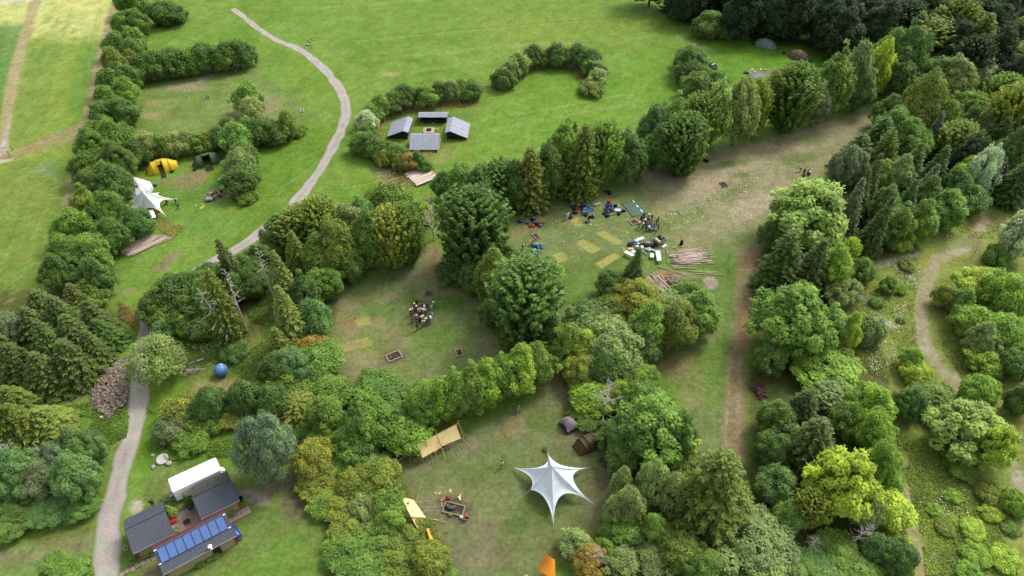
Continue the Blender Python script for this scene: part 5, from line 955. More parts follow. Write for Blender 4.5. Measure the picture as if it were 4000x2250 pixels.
for k in range(4):
    a = k * math.pi / 2; mb = MB(); mb.box(p + Vector((math.cos(a) * 1.1, math.sin(a) * 1.1, .26)), .22, 2.3, .14, rz=a); build('side_plank', mb, M['wood'], ft, alb(210, 190, 160))
mb = MB(); mb.lathe(p + Vector((0, 0, .31)), [(.6, 0), (.6, .15), (.45, .15), (.42, .02), (0, .02)], 14); build('fire_ring', mb, M['ash'], ft)
mb = MB(); mb.box(Z2(912, 515) + Vector((0, 0, .12)), .9, .3, .2, rz=-.7); single('yellow_timber', mb, M['wood'], 'yellow timber piece right of the fire table', 'timber', Z2(912, 515), None, alb(215, 205, 110))
POLE = MB().tube((0, 0, -.5), (0, 0, .5), 1.0, .62, 7).mesh('pole', M['wood'])
def pole(name, a, b, r, col, label, cat, group=None, parent=None):
    a = Vector(a); b = Vector(b); o = bpy.data.objects.new(name, POLE); COL.objects.link(o); d = b - a
    o.location = (a + b) / 2; o.rotation_euler = d.to_track_quat('Z', 'Y').to_euler(); o.scale = (r, r, d.length); o.color = tuple(v * 1.3 for v in alb(*col)) + (1,)
    if parent is not None: o.parent = parent; o.location = (a + b) / 2 - parent.location
    else: tag(o, label, cat, group)
    return o
for k, (x0, y0_, x1, y1_) in enumerate([(975, 640, 925, 880), (955, 690, 905, 850), (968, 650, 940, 800), (948, 690, 915, 870)]):
    pole('leaning_pole', Z2(x1, y1_, .05), Z2(x0, y0_, .9), .05, (205, 195, 120), 'yellowish pole leaning against the right end of the south shelter', 'pole', 'poles leaning on the south shelter')
# stack of pale boards
ba, bb, bc = Z2(400, 1225), Z2(545, 1345), Z2(690, 1115)
bu = (bc - ba); bu.z = 0; bu.normalize(); bv = Vector((bu.y, -bu.x, 0)); brz = math.atan2(bu.y, bu.x); bw = 5.2 / 15
bm_ = MB().box((0, 0, 0), 1, 1, 1).mesh('board', M['wood'])
for lay in range(3):
    for k in range(15 if lay == 2 else 13):
        L = random.uniform(4.4, 5.2); o = bpy.data.objects.new('stacked_board', bm_); COL.objects.link(o); o.location = ba + bu * (L / 2 + random.uniform(-.15, .25)) + bv * (bw * (k + .4)) + Vector((0, 0, .14 + .13 * lay + random.uniform(0, .03))); o.rotation_euler = (random.uniform(-.05, .05), 0, brz + random.uniform(-.02, .02)); o.scale = (L, bw * .88, .07); c = random.uniform(.8, 1.1); o.color = tuple(v * c * 1.3 for v in alb(220, 204, 190)) + (1,)
        tag(o, 'weathered pale board in the stack below the shelters', 'board', 'boards stacked below the shelters')
for k, q in enumerate([(30, 1362, 330, 1245), (150, 1322, 400, 1235), (290, 1440, 560, 1350), (330, 1400, 480, 1310), (560, 1370, 700, 1320)]):
    pole('fallen_pole', Z2(q[0], q[1], .1), Z2(q[2], q[3], .12), .09, (205, 196, 165), 'long pale pole lying in the weeds left of the board stack', 'pole', 'poles lying left of the board stack')

# ------------------------------------------------------------------ pole piles
WOODC = [(208, 186, 170), (196, 176, 160), (218, 200, 188), (182, 166, 152), (216, 184, 162), (146, 132, 120)]
def pile(zf, left, right, n, layers, r, label, group, name='peeled_pole', jit=.8, cols=WOODC):
    (lx0, ly0), (lx1, ly1) = left; (rx0, ry0), (rx1, ry1) = right
    for lay in range(layers):
        m = n - lay * 3
        for k in range(m):
            t = (k + .5 + random.uniform(-.3, .3)) / m; tt = .5 + (t - .5) * (1 - .12 * lay); z = r + lay * r * 1.7
            a = zf(lx0 + (lx1 - lx0) * tt, ly0 + (ly1 - ly0) * tt, z); b = zf(rx0 + (rx1 - rx0) * tt, ry0 + (ry1 - ry0) * tt, z); d = (b - a).normalized()
            sd_ = Vector((-d.y, d.x, 0)); a = a - d * random.uniform(-jit, jit) + sd_ * random.gauss(0, r * 2.2); b = b + d * random.uniform(-jit, jit) + sd_ * random.gauss(0, r * 2.2); a.z = z + random.uniform(0, .06); b.z = z + random.uniform(0, .06)
            if random.random() < .5: a, b = b, a
            pole(name, a, b, r * random.uniform(.8, 1.25), random.choice(cols), label, 'pole', group)
pile(T01, ((905, 432), (1000, 478)), ((1130, 332), (1290, 352)), 28, 2, .08, 'long peeled pole in the flat pile below the white star tent', 'poles piled below the white star tent')
pile(Z15, ((850, 215), (950, 535)), ((1460, 150), (1690, 520)), 34, 2, .085, 'peeled pole in the big stack beside the dirt track', 'poles stacked beside the dirt track', jit=1.3)
pile(Z15, ((130, 900), (420, 800)), ((400, 1170), (800, 1150)), 18, 2, .085, 'peeled pole in the slanting pile below the big stack', 'poles in the slanting pile', jit=.5)
for k, (q, col) in enumerate([((790, 118, 1235, 66), (205, 190, 140)), ((692, 175, 704, 500), (200, 182, 130)), ((1522, 175, 1520, 258), (200, 190, 140)), ((980, 190, 1745, 95), (214, 180, 130)), ((810, 232, 1750, 148), (220, 188, 120)), ((725, 278, 1815, 284), (205, 200, 150)), ((1500, 365, 1780, 348), (190, 196, 150)), ((1500, 440, 1770, 432), (196, 170, 140)), ((1560, 492, 1940, 486), (186, 184, 130)), ((1300, 530, 1895, 518), (196, 192, 130)),
                                  ((790, 566, 1510, 575), (190, 184, 150)), ((805, 592, 1440, 630), (196, 184, 150)), ((830, 605, 1370, 640), (200, 180, 150)), ((820, 648, 1040, 645), (170, 170, 130)), ((450, 585, 925, 760), (206, 196, 120)), ((570, 590, 1190, 822), (206, 200, 120)), ((780, 745, 960, 880), (196, 176, 130)), ((1215, 692, 1860, 755), (206, 200, 140)), ((1480, 695, 2010, 735), (206, 206, 140)), ((1340, 760, 2130, 798), (206, 200, 140)), ((1700, 735, 1970, 768), (200, 196, 140)), ((800, 1100, 1040, 975), (200, 190, 170))]):
    pole('loose_pole', Z15(q[0], q[1], .1), Z15(q[2], q[3], .12), .075, col, 'loose long pole lying on the grass around the big pole stack', 'pole', 'loose poles round the big stack')
for k in range(34):
    c = Z15(random.uniform(690, 930), random.uniform(830, 1010)); a = random.uniform(0, 6.28); L = random.uniform(.8, 2.0); z = random.uniform(.1, .7); d = Vector((math.cos(a), math.sin(a), random.uniform(-.3, .3))) * L / 2; c.z = z + abs(d.z)
    pole('cut_branch', c - d, c + d, random.uniform(.04, .09), random.choice([(206, 180, 158), (180, 160, 140), (150, 126, 108)]), 'short cut branch in the jumbled heap between the pole piles', 'branch', 'cut branches in the jumbled heap')

# ------------------------------------------------------------------ star tents
def star_tent(name, label, peak, tips, mids, zp, col, ropes, mast=True):
    n = len(tips); P0 = Vector(peak)
    t = thing(name, label, 'tent', (P0.x, P0.y, 0)); ring = []
    for i in range(n):
        a, m, b = Vector(tips[i]), Vector(mids[i]), Vector(tips[(i + 1) % n]); c = 2 * m - (a + b) * .5
        for k in range(10): s = k / 10; ring.append(((1 - s) ** 2) * a + 2 * s * (1 - s) * c + s * s * b)
    nr = 9; N = len(ring); vs = [P0]
    for j in range(1, nr + 1):
        s = j / nr
        for i, b in enumerate(ring):
            f_ = 1 - abs((i % 10) - 0) / 5 if (i % 10) <= 5 else 1 - abs(10 - (i % 10)) / 5
            p = P0.lerp(b, s); z = b.z + (P0.z - b.z) * (1 - s) ** 1.45 + .16 * f_ ** 3 * math.sin(math.pi * s); vs.append(Vector((p.x, p.y, max(.05, z))))
    fs = [(0, 1 + i, 1 + (i + 1) % N) for i in range(N)] + [(1 + (j - 1) * N + i, 1 + j * N + i, 1 + j * N + (i + 1) % N, 1 + (j - 1) * N + (i + 1) % N) for j in range(1, nr) for i in range(N)]
    me = bpy.data.meshes.new('canopy'); me.from_pydata([tuple(v - t.location) for v in vs], [], fs); me.update(); me.materials.append(M['sheet'])
    bm = bmesh.new(); bm.from_mesh(me); bmesh.ops.recalc_face_normals(bm, faces=bm.faces); bmesh.ops.solidify(bm, geom=bm.faces[:], thickness=.02); bm.to_mesh(me); bm.free()
    part('canopy', me, t, tuple(min(.82, v * 2.25) for v in alb(*col)))
    for i in range(n):
        mb = MB(); pts = [vs[0] + Vector((0, 0, .02))] + [vs[1 + (j - 1) * N + i * 10] + Vector((0, 0, .025)) for j in range(1, nr + 1)]; mb.path(pts, .028, 4); build('seam', mb, M['sheet'], t, tuple(min(.75, v * 1.6) for v in alb(*col)))
    if mast: mb = MB(); mb.tube((P0.x, P0.y, 0), (P0.x, P0.y, P0.z - .03), .05, .05, 8); build('mast', mb, M['zinc'], t)
    for a, b in ropes:
        mb = MB(); mb.tube(a, b, .022, .022, 4); build('guy_rope', mb, M['rope'], t); mb = MB(); mb.tube(Vector(b) - Vector((0, 0, .02)), Vector(b) + Vector((0, 0, .2)), .025, .02, 5); build('peg', mb, M['zinc'], t)
    return t
tips = [Z8(22, 703, .35), Z8(367, 540, .3), Z8(785, 703, .35), Z8(833, 1070, .3), Z8(430, 1290, .25), Z8(192, 930, 1.3)]
mids = [Z8(315, 684, 1.7), Z8(500, 672, 1.7), Z8(628, 812, 1.8), Z8(525, 978, 1.7), Z8(345, 1030, 1.6), Z8(188, 800, 1.6)]
star_tent('star_tent', 'large grey-white six-pointed star tent in the campfire clearing', Z8(410, 690, 4.7), tips, mids, 4.7, (222, 228, 232),
          [(tips[0], Z8(0, 668, 0)), (tips[1], Z8(362, 470, 0)), (tips[2], Z8(870, 672, 0)), (tips[3], Z8(925, 1110, 0)), (tips[4], Z8(432, 1352, 0)), (tips[5], Z8(-40, 1100, 0))])
tips = [Z3(92, 755, .4), Z3(100, 675, .4), Z3(470, 568, .4), Z3(690, 655, .35), Z3(557, 872, .3), Z3(245, 820, .6)]
mids = [Z3(150, 700, 1.4), Z3(250, 600, 1.6), Z3(480, 612, 1.5), Z3(480, 690, 1.6), Z3(385, 762, 1.7), Z3(170, 770, 1.6)]
star_tent('star_tent', 'bright white star tent beside the hedge belt, dark elder in front', Z3(240, 545, 4.6), tips, mids, 4.6, (250, 250, 252), [(tips[3], Z3(800, 634, 0)), (tips[4], Z3(630, 890, 0)), (tips[2], Z3(560, 545, 0))])
# white bell tent
bt = thing('bell_tent', 'plain white bell tent behind the white star tent', 'tent', Z3(215, 545)); p = bt.location; n = 14; rows = []
for r_t, z in ((2.55, .03), (2.5, .75), (1.7, 1.5), (.85, 2.35), (.12, 3.1), (0, 3.15)): rows.append((r_t, z))
mb = MB(); mb.lathe(p, rows, n, Matrix.Identity(3)); build('canvas', mb, M['sheet'], bt, (.78, .78, .79))
for k in range(n):
    a = 2 * math.pi * k / n; mb = MB(); mb.tube(p + Vector((2.5 * math.cos(a), 2.5 * math.sin(a), .75)), p + Vector((3.2 * math.cos(a), 3.2 * math.sin(a), .02)), .015, .015, 4); build('guy_rope', mb, M['rope'], bt)
    mb = MB(); mb.tube(p + Vector((2.52 * math.cos(a), 2.52 * math.sin(a), .76)), p + Vector((.12 * math.cos(a), .12 * math.sin(a), 3.12)), .02, .02, 4); build('seam', mb, M['sheet'], bt, (.7, .7, .71))
# ------------------------------------------------------------------ tunnel tents
def tunnel(name, label, a, b, hoops, col, door=None, dcol=None, side=-1, group=None):
    "a, b ground ends of the axis; hoops = (t, half width, height); door = index of the open bay on one side"
    A = Vector((a.x, a.y, 0)); B = Vector((b.x, b.y, 0)); u = (B - A).normalized(); v = Vector((-u.y, u.x, 0)); L = (B - A).length; t = thing(name, label, 'tent', (A + B) / 2, group); K = 12
    def hoop(h):
        tt, hw, hh = h; return [A + u * L * tt + v * (hw * math.cos(math.pi * k / K)) + Vector((0, 0, .02 + hh * math.sin(math.pi * k / K) ** .8)) for k in range(K + 1)]
    for i in range(len(hoops) - 1):
        h0, h1 = hoop(hoops[i]), hoop(hoops[i + 1]); ks = list(range(K + 1))
        if door == i: ks = [k for k in ks if k <= 7] if side < 0 else [k for k in ks if k >= 5]
        rows = []
        for s in (0, .25, .5, .75, 1):
            sag = 1 - .05 * math.sin(math.pi * s); rows.append([Vector((x.x, x.y, x.z * sag)) for x in (h0[k].lerp(h1[k], s) for k in ks)])
        mb = MB(); mb.sheet(rows, .02); build('tent_panel', mb, M['sheet'], t, tuple(v * 1.7 for v in alb(*col)), True)
        if door == i:
            mb = MB(); c = (h0[K if side < 0 else 0] + h1[K if side < 0 else 0]) / 2; rz = math.atan2(u.y, u.x); mb.box(Vector((c.x, c.y, .03)) - v * side * (-.9) * 1, (h1[0] - h0[0]).length, 1.8, .03, rz=rz); build('groundsheet', mb, M['darkwood'], t)
            if dcol:
                e0 = h0[7 if side < 0 else 5]; e1 = h1[7 if side < 0 else 5]; mid = e0.lerp(e1, .62); w_ = v * side
                mb = MB(); mb.sheet([[e0, mid], [e0 + w_ * .9 - Vector((0, 0, .25)), mid + w_ * .9 - Vector((0, 0, .25))]], .02); build('awning', mb, M['sheet'], t, alb(*dcol))
    for h in hoops[1:-1]:
        mb = MB(); mb.path([q + Vector((0, 0, .02)) for q in hoop(h)], .035, 5); build('hoop_pole', mb, M['sheet'], t, tuple(v_ * .8 for v_ in alb(*col)))
    for h in (hoops[0], hoops[-1]):
        q = hoop(h); e = (q[0] + q[-1]) / 2; d = u * (-1 if h is hoops[0] else 1); mb = MB(); mb.tube(q[K // 2], Vector((e.x, e.y, .02)) + d * 1.0, .015, .015, 4); build('guy_rope', mb, M['rope'], t)
    return t
tunnel('tunnel_tent', 'bright yellow tunnel tent with open dark door by the hedge', Z3(335, 310), Z3(690, 225), [(-.06, .9, .35), (.15, 1.55, 1.9), (.38, 1.65, 2.2), (.56, 1.65, 2.25), (.76, 1.5, 2.0), (1.06, .7, 1.1)], (255, 226, 66), 2, (250, 220, 70))
tunnel('tunnel_tent', 'moss green tunnel tent left of the shrub column', Z3(915, 225), Z3(1275, 140), [(-.04, .8, .15), (.14, 1.5, 1.75), (.34, 1.6, 2.05), (.62, 1.6, 2.15), (.84, 1.4, 1.8), (1.05, .5, .12)], (96, 122, 78), 2, None)
tunnel('tunnel_tent', 'pale sage tunnel tent at the foot of the dark wood', Z9(1190, 430), Z9(1590, 540), [(-.03, .4, .12), (.18, 1.4, 1.6), (.42, 1.7, 2.1), (.66, 1.7, 2.0), (.88, 1.5, 1.3), (1.05, 1.0, .15)], (150, 174, 152))
tunnel('tunnel_tent', 'tan tunnel tent at the foot of the dark wood', Z9(1820, 640), Z9(2230, 780), [(-.03, .4, .12), (.18, 1.4, 1.6), (.42, 1.7, 2.1), (.66, 1.7, 2.0), (.88, 1.5, 1.3), (1.05, 1.0, .15)], (146, 128, 98))
tunnel('tunnel_tent', 'olive brown tunnel tent between the lilac tent and the empty fire pit', Z8(668, 530), Z8(862, 425), [(-.06, .9, .05), (.2, 1.15, 1.5), (.42, 1.2, 1.65), (.78, 1.2, 1.6), (1.05, 1.05, 1.1)], (110, 94, 62))
# lilac dome tent with its porch sheet
lt = thing('dome_tent', 'lilac grey dome tent with a porch sheet under the tree edge', 'tent', Z8(590, 290)); c0, c1, c2, c3 = Z8(478, 245), Z8(572, 362), Z8(752, 272), Z8(650, 175)
rows = []
for i in range(9):
    s = i / 8; r = []
    for j in range(9):
        q = j / 8; p = (c0.lerp(c1, q)).lerp(c3.lerp(c2, q), s * .62); r.append(Vector((p.x, p.y, .03 + 1.75 * (math.sin(math.pi * (.06 + .88 * q)) ** .6) * (math.sin(math.pi * min(1, .12 + .8 * s)) ** .5))))
    rows.append(r)
mb = MB(); mb.sheet(rows, .02); build('canopy', mb, M['sheet'], lt, tuple(v * 1.8 for v in alb(172, 154, 164)), True)
for j in (0, 4, 8): mb = MB(); mb.path([rows[i][j] + Vector((0, 0, .02)) for i in range(9)], .03, 4); build('tent_pole', mb, M['sheet'], lt, alb(196, 184, 190))
mb = MB(); q = [c0.lerp(c3, .5), c1.lerp(c2, .5), c2, c3]; mb.prism([(a.x, a.y) for a in q], .02, .16); build('porch_sheet', mb, M['sheet'], lt, alb(120, 104, 112))
mb = MB(); mb.tube(c0 + Vector((0, 0, .12)), c1 + Vector((0, 0, .12)), .12, .12, 6); mb.tube(c1 + Vector((0, 0, .12)), c2 + Vector((0, 0, .12)), .12, .12, 6); build('base_roll', mb, M['sheet'], lt, alb(110, 92, 98))

# ------------------------------------------------------------------ tarps on poles
def tarp(name, label, q, zs, col, n=8, sag=.18, group=None):
    P = [zz for zz in q]; rows = []
    for i in range(n + 1):
        s = i / n; r = []
        for j in range(n + 1):
            t_ = j / n; p = P[0].lerp(P[1], t_).lerp(P[3].lerp(P[2], t_), s); p = p - Vector((0, 0, sag * math.sin(math.pi * s) * (.6 + .4 * math.sin(math.pi * t_)) + .03 * math.sin(t_ * 25))); r.append(p)
        rows.append(r)
    c = sum(P, Vector()) / 4; t = thing(name, label, 'tarp', (c.x, c.y, 0), group); mb = MB(); mb.sheet(rows, .015); build('sheet', mb, M['sheet'], t, tuple(min(.88, v * 1.9) for v in alb(*col))); return t
A = [Z7(383, 398, 2.9), Z7(595, 287, 2.9), Z7(645, 430, 1.1), Z7(435, 548, 1.1)]; B = [Z7(602, 280, 2.9), Z7(818, 166, 2.9), Z7(870, 325, 1.1), Z7(648, 418, 1.1)]
OR = (255, 232, 168)
ta = tarp('tarp_shelter', 'left orange tarp of the slanting lean-to on its pole frame', A, 0, OR); tb = tarp('tarp_shelter', 'right orange tarp of the slanting lean-to on its pole frame', B, 0, OR)
fr = thing('pole_frame', 'lashed pole frame carrying the two slanting orange tarps', 'frame', (A[1].x, A[1].y, 0)); ex = (B[1] - A[0]).normalized()
pole('ridge_pole', A[0] - ex * 1.6 + Vector((0, 0, .0)), B[1] + ex * .5, .06, (190, 165, 120), None, None, None, fr)
for (x, y, dx) in ((335, 430, -1), (825, 165, 1)):
    top = Z7(x, y, 2.95)
    for a, b in (((-46, 130), (30, -60)), ((75, 92), (-30, -25)), ((-30, -110), (14, 40))):
        pole('frame_leg', Z7(x + (a[0] if dx < 0 else abs(a[0]) * .6 + 60), y + a[1] + (40 if dx < 0 else 60)), top + Vector((dx * .1, .1, .5)), .05, (176, 150, 110), None, None, None, fr)
pole('frame_leg', Z7(697, 560), Z7(582, 232, 3.3), .05, (196, 176, 120), None, None, None, fr); pole('cross_pole', Z7(340, 570, .1), Z7(425, 530, .4), .05, (196, 186, 150), None, None, None, fr); pole('cross_pole', Z7(305, 520, .1), Z7(380, 490, .5), .05, (186, 176, 140), None, None, None, fr)
for own, pts in ((ta, [(440, 545, 455, 650), (480, 525, 530, 645), (525, 500, 585, 660), (575, 470, 630, 640)]), (tb, [(705, 398, 742, 552), (740, 385, 808, 556), (768, 370, 850, 535), (795, 355, 870, 475), (850, 335, 912, 465), (870, 325, 1003, 433)])):
    for q in pts: mb = MB(); mb.tube(Z7(q[0], q[1], 1.1), Z7(q[2], q[3], .02), .02, .02, 4); build('guy_rope', mb, M['rope'], own)
for k in range(26):
    c = Z7(random.uniform(640, 740), random.uniform(390, 450)); a = random.uniform(-.4, .8); d = Vector((math.cos(a), math.sin(a), random.uniform(-.1, .1))) * .28; c.z = random.uniform(.08, .4)
    pole('firewood_log', c - d, c + d, random.uniform(.05, .09), random.choice([(190, 150, 120), (214, 186, 160), (150, 110, 86)]), 'split log in the firewood heap under the slanting orange tarps', 'log', 'firewood under the orange tarps')
mb = MB(); mb.rbox(Z7(580, 485) + Vector((0, 0, .25)), .55, .45, .5, .5, .05); single('cardboard_box', mb, M['wood'], 'tan box under the left orange tarp', 'box', Z7(580, 485), None, alb(214, 160, 90))
C1 = [Z7(190, 985, 2.3), Z7(340, 1022, 1.9), Z7(475, 1222, 1.1), Z7(308, 1215, 2.6)]; tc1 = tarp('tarp_shelter', 'cream tarp half hidden by the trees left of the campfire', C1, 0, (250, 226, 176))
for q in [(345, 1050, 540, 1025), (385, 1100, 600, 1098), (415, 1150, 610, 1140), (440, 1180, 545, 1062), (470, 1222, 705, 1283), (360, 1045, 420, 855)]: mb = MB(); mb.tube(Z7(q[0], q[1], 1.3), Z7(q[2], q[3], .02), .02, .02, 4); build('guy_rope', mb, M['rope'], tc1)
pole('ridge_pole', Z7(300, 1215, 2.7), Z7(490, 1226, 1.2), .05, (196, 160, 110), None, None, None, tc1); pole('tarp_pole', Z7(312, 1205, 0), Z7(322, 1135, 3.0), .045, (150, 124, 90), None, None, None, tc1)
C2 = [Z7(312, 1222, 2.4), Z7(440, 1230, 1.2), Z7(470, 1345, 1.1), Z7(370, 1330, 2.2)]; tarp('tarp_shelter', 'pale orange tarp peeking out below the cream tarp', C2, 0, (248, 214, 150))
C3 = [Z7(480, 1345, 2.2), Z7(535, 1345, 1.2), Z7(610, 1470, 1.1), Z7(520, 1480, 2.2)]; tc3 = tarp('tarp_shelter', 'yellow tarp peeking out of the trees at the bottom of the campfire clearing', C3, 0, (244, 196, 84))
for q in [(550, 1350, 745, 1372), (560, 1380, 745, 1388), (595, 1440, 720, 1470)]: mb = MB(); mb.tube(Z7(q[0], q[1], 1.2), Z7(q[2], q[3], .02), .018, .018, 4); build('guy_rope', mb, M['rope'], tc3)
for q in [(535, 1245, 665, 1240), (560, 1242, 705, 1285)]: pole('tent_pole', Z7(q[0], q[1], .06), Z7(q[2], q[3], .08), .04, (206, 200, 130), 'thin yellowish pole lying beside the cream tarp', 'pole', 'poles beside the cream tarp')
D1 = [Z11(490, 955, 2.6), Z11(620, 1010, 1.6), Z11(680, 1460, 1.4), Z11(275, 1295, .9)]
t5 = tarp('tarp_shelter', 'deep orange tarp pitched at the bottom edge below the star tent', [Z11(490, 955, 2.7), Z11(680, 1080, 1.6), Z11(700, 1560, 1.3), Z11(275, 1297, .8)], 0, (238, 158, 44)); pole('tarp_pole', Z11(500, 1120, 0), Z11(490, 950, 2.75), .04, (170, 140, 100), None, None, None, t5)
tarp('tarp_shelter', 'beige tarp partly under the grey-green tree at the bottom', [Z11(1275, 480, 2.2), Z11(1440, 512, 1.6), Z11(1755, 892, 1.2), Z11(1560, 880, 2.0)], 0, (226, 190, 150))
tarp('tarp_shelter', 'small pale tarp corner at the very bottom edge', [Z11(10, 1395, 1.6), Z11(70, 1430, 1.2), Z11(120, 1600, 1.2), Z11(-120, 1520, 1.0)], 0, (240, 214, 170))
tarp('tarp_shelter', 'orange tarp glimpsed between birches right of the star tent', [Z11(1840, 160, 2.0), Z11(2030, 190, 1.6), Z11(1990, 420, 1.1), Z11(1830, 360, 1.4)], 0, (226, 158, 92))
tarp('tarp_shelter', 'rust-orange tarp deep in the trees at the bottom', [Z11(1880, 540, 1.6), Z11(2030, 600, 1.3), Z11(2010, 690, 1.0), Z11(1930, 660, 1.2)], 0, (200, 120, 56))
tarp('tarp_shelter', 'dark green tarp tucked against the trees right of the star tent', [T22(750, 672, 1.4), T22(830, 640, 1.4), T22(940, 800, .5), T22(900, 800, .5)], 0, (72, 110, 74))

# ------------------------------------------------------------------ fire pits framed with boards
def pit(label, corners, zf, soil='ash', bw=.16, col=(190, 170, 130), bits=0):
    P = [zf(*c) for c in corners]; c = sum(P, Vector()) / 4; t = thing('fire_pit', label, 'fire pit', c)
    for i in range(4):
        a, b = P[i], P[(i + 1) % 4]; d = b - a; mb = MB(); mb.box((a + b) / 2 + Vector((0, 0, .1)), d.length + (bw if i % 2 else -bw), bw, .2, rz=math.atan2(d.y, d.x)); build('frame_board', mb, M['wood'], t, alb(*col))
    Pi = [c + (p - c) * .95 for p in P]; mb = MB(); mb.prism([(p.x, p.y) for p in Pi], .012, .06); build('ash_bed', mb, M[soil], t)
    for k in range(bits):
        s, q = random.uniform(.15, .85), random.uniform(.15, .85); p = P[0].lerp(P[1], s).lerp(P[3].lerp(P[2], s), q); a = random.uniform(0, 3.1); d = Vector((math.cos(a), math.sin(a), 0)) * random.uniform(.15, .35); p.z = .1
        pole('burnt_log', p - d, p + d, random.uniform(.04, .07), random.choice([(60, 50, 44), (150, 120, 90), (90, 70, 56)]), None, None, None, t)
    return t
z11 = T11
pit('large board-framed fire pit in the crowd clearing', [(980, 1238), (1075, 1200), (1105, 1247), (1005, 1287)], T11, bits=9)
pit('small board-framed fire pit at the right of the crowd clearing', [(1505, 1198), (1548, 1188), (1564, 1235), (1520, 1246)], T11, bits=4)
pit_b = pit('large board-framed fire pit with cooking pots in the tarp clearing', [(1432, 890), (1578, 925), (1558, 1000), (1408, 968)], T12, col=(170, 150, 104), bits=5)
pit('empty dark fire pit right of the star tent', [(640, 580), (690, 553), (747, 605), (698, 640)], T22, bw=.1, col=(120, 110, 96), bits=3)
pit('board-framed fire pit among the bags at the left of the upper clearing', [(150, 325), (185, 313), (218, 350), (185, 362)], T21, bits=4)
pit('board-framed fire pit beside the green groundsheet', [(885, 222), (930, 208), (955, 240), (910, 252)], T21, col=(206, 176, 130))
pit('fire pit with pots on the lawn below the green tunnel tent', [(1090, 590), (1215, 545), (1250, 590), (1150, 640)], Z3, bits=8)
pit('tiny board-framed fire pit on the worn lawn', [(1540, 735), (1585, 730), (1590, 748), (1545, 752)], T00)
pit('tiny pale-framed pit on the lawn inside the path bend', [(335, 834), (358, 832), (361, 846), (338, 848)], T10, col=(215, 205, 190))
pit('small faint fire pit in the dirt of the upper clearing', [(1565, 1384), (1600, 1378), (1628, 1408), (1598, 1416)], T20, bw=.12, col=(130, 112, 92), bits=2)
for k, (x, y) in enumerate([(1443, 922), (1462, 935), (1481, 938)]):
    p = T12(x, y + 4); o = thing('cooking_pot', '%s cooking pot in the fire pit of the tarp clearing' % ('left-hand', 'middle', 'right-hand')[k], 'pot', (p.x, p.y, .06), 'cooking pots in the fire pit')
    mb = MB(); mb.lathe(p + Vector((0, 0, .06)), [(0, 0), (.24, 0), (.27, .05), (.27, .32), (.24, .32), (.23, .1), (0, .08)], 14); build('pot_body', mb, M['blackmetal'], o)
    mb = MB(); mb.lathe(p + Vector((0, 0, .38)), [(.25, 0), (.17, .05), (0, .07)], 14); build('lid', mb, M['blackmetal'], o)
def box(name, p, sx, sy, sz, rz, col, label, cat, group=None, m='plastic', b=.04):
    mb = MB(); mb.rbox(p + Vector((0, 0, sz / 2)), sx, sy, sz, rz, b); return single(name, mb, M[m], label, cat, p, group, alb(*col))
def can(p, col, label, s=1.0):
    o = thing('water_can', label, 'can', p); mb = MB(); mb.rbox(p + Vector((0, 0, .3 * s)), .42 * s, .3 * s, .6 * s, random.uniform(0, 3), .08); build('can_body', mb, M['plastic'], o, alb(*col)); mb = MB(); mb.tube(p + Vector((0, 0, .58 * s)), p + Vector((0, 0, .7 * s)), .05, .05, 8); mb.box(p + Vector((.1, 0, .66 * s)), .2, .04, .05); build('handle', mb, M['plastic'], o, alb(*col))
can(T12(1450, 868), (214, 32, 40), 'red can beside the fire pit of the tarp clearing', 1.1); can(Z3(1415, 668), (220, 50, 40), 'red can below the big shrub near the upper-left fire pit', .9)
for k, (x0, y0, x1, y1) in enumerate([(1530, 855, 1547, 828), (1525, 850, 1540, 878), (1538, 845, 1543, 880)]): pole('split_log', T12(x0, y0, .08), T12(x1, y1, .08), .1, (228, 206, 160), 'pale split log lying right of the red can', 'log', 'split logs right of the red can')
for k in range(30):
    cx, cy, rx, ry = random.choice([(1355, 822, 26, 12), (1470, 800, 20, 12), (1405, 900, 16, 22), (1415, 870, 14, 14)]); c = T12(random.gauss(cx, rx * .6), random.gauss(cy, ry * .6), .05); a = random.uniform(0, 3.1); d = Vector((math.cos(a), math.sin(a), 0)) * random.uniform(.08, .22)
    pole('wood_chip', c - d, c + d, .045, random.choice([(220, 190, 150), (180, 120, 80), (230, 214, 190)]), 'wood chip scattered around the chopping places by the campfire', 'wood chip', 'wood chips by the campfire')
box('green_box', T12(1548, 1008), .4, .4, .3, .3, (190, 214, 200), 'pale green box nearest the fire pit corner by the sitting cook', 'box'); box('green_box', T12(1566, 1018), .4, .42, .35, .1, (206, 226, 214), 'paler green box touching the sitting cook', 'box'); box('green_bag', T12(1468, 990), .6, .5, .35, .5, (110, 140, 70), 'leafy green bag at the lower edge of the campfire pit', 'bag', m='cloth', b=.12)
lowplant(T22(250, 498), 'bush_tuft', 'small dark green tuft at the top tip of the star tent', 'plant', .35, 'bl')
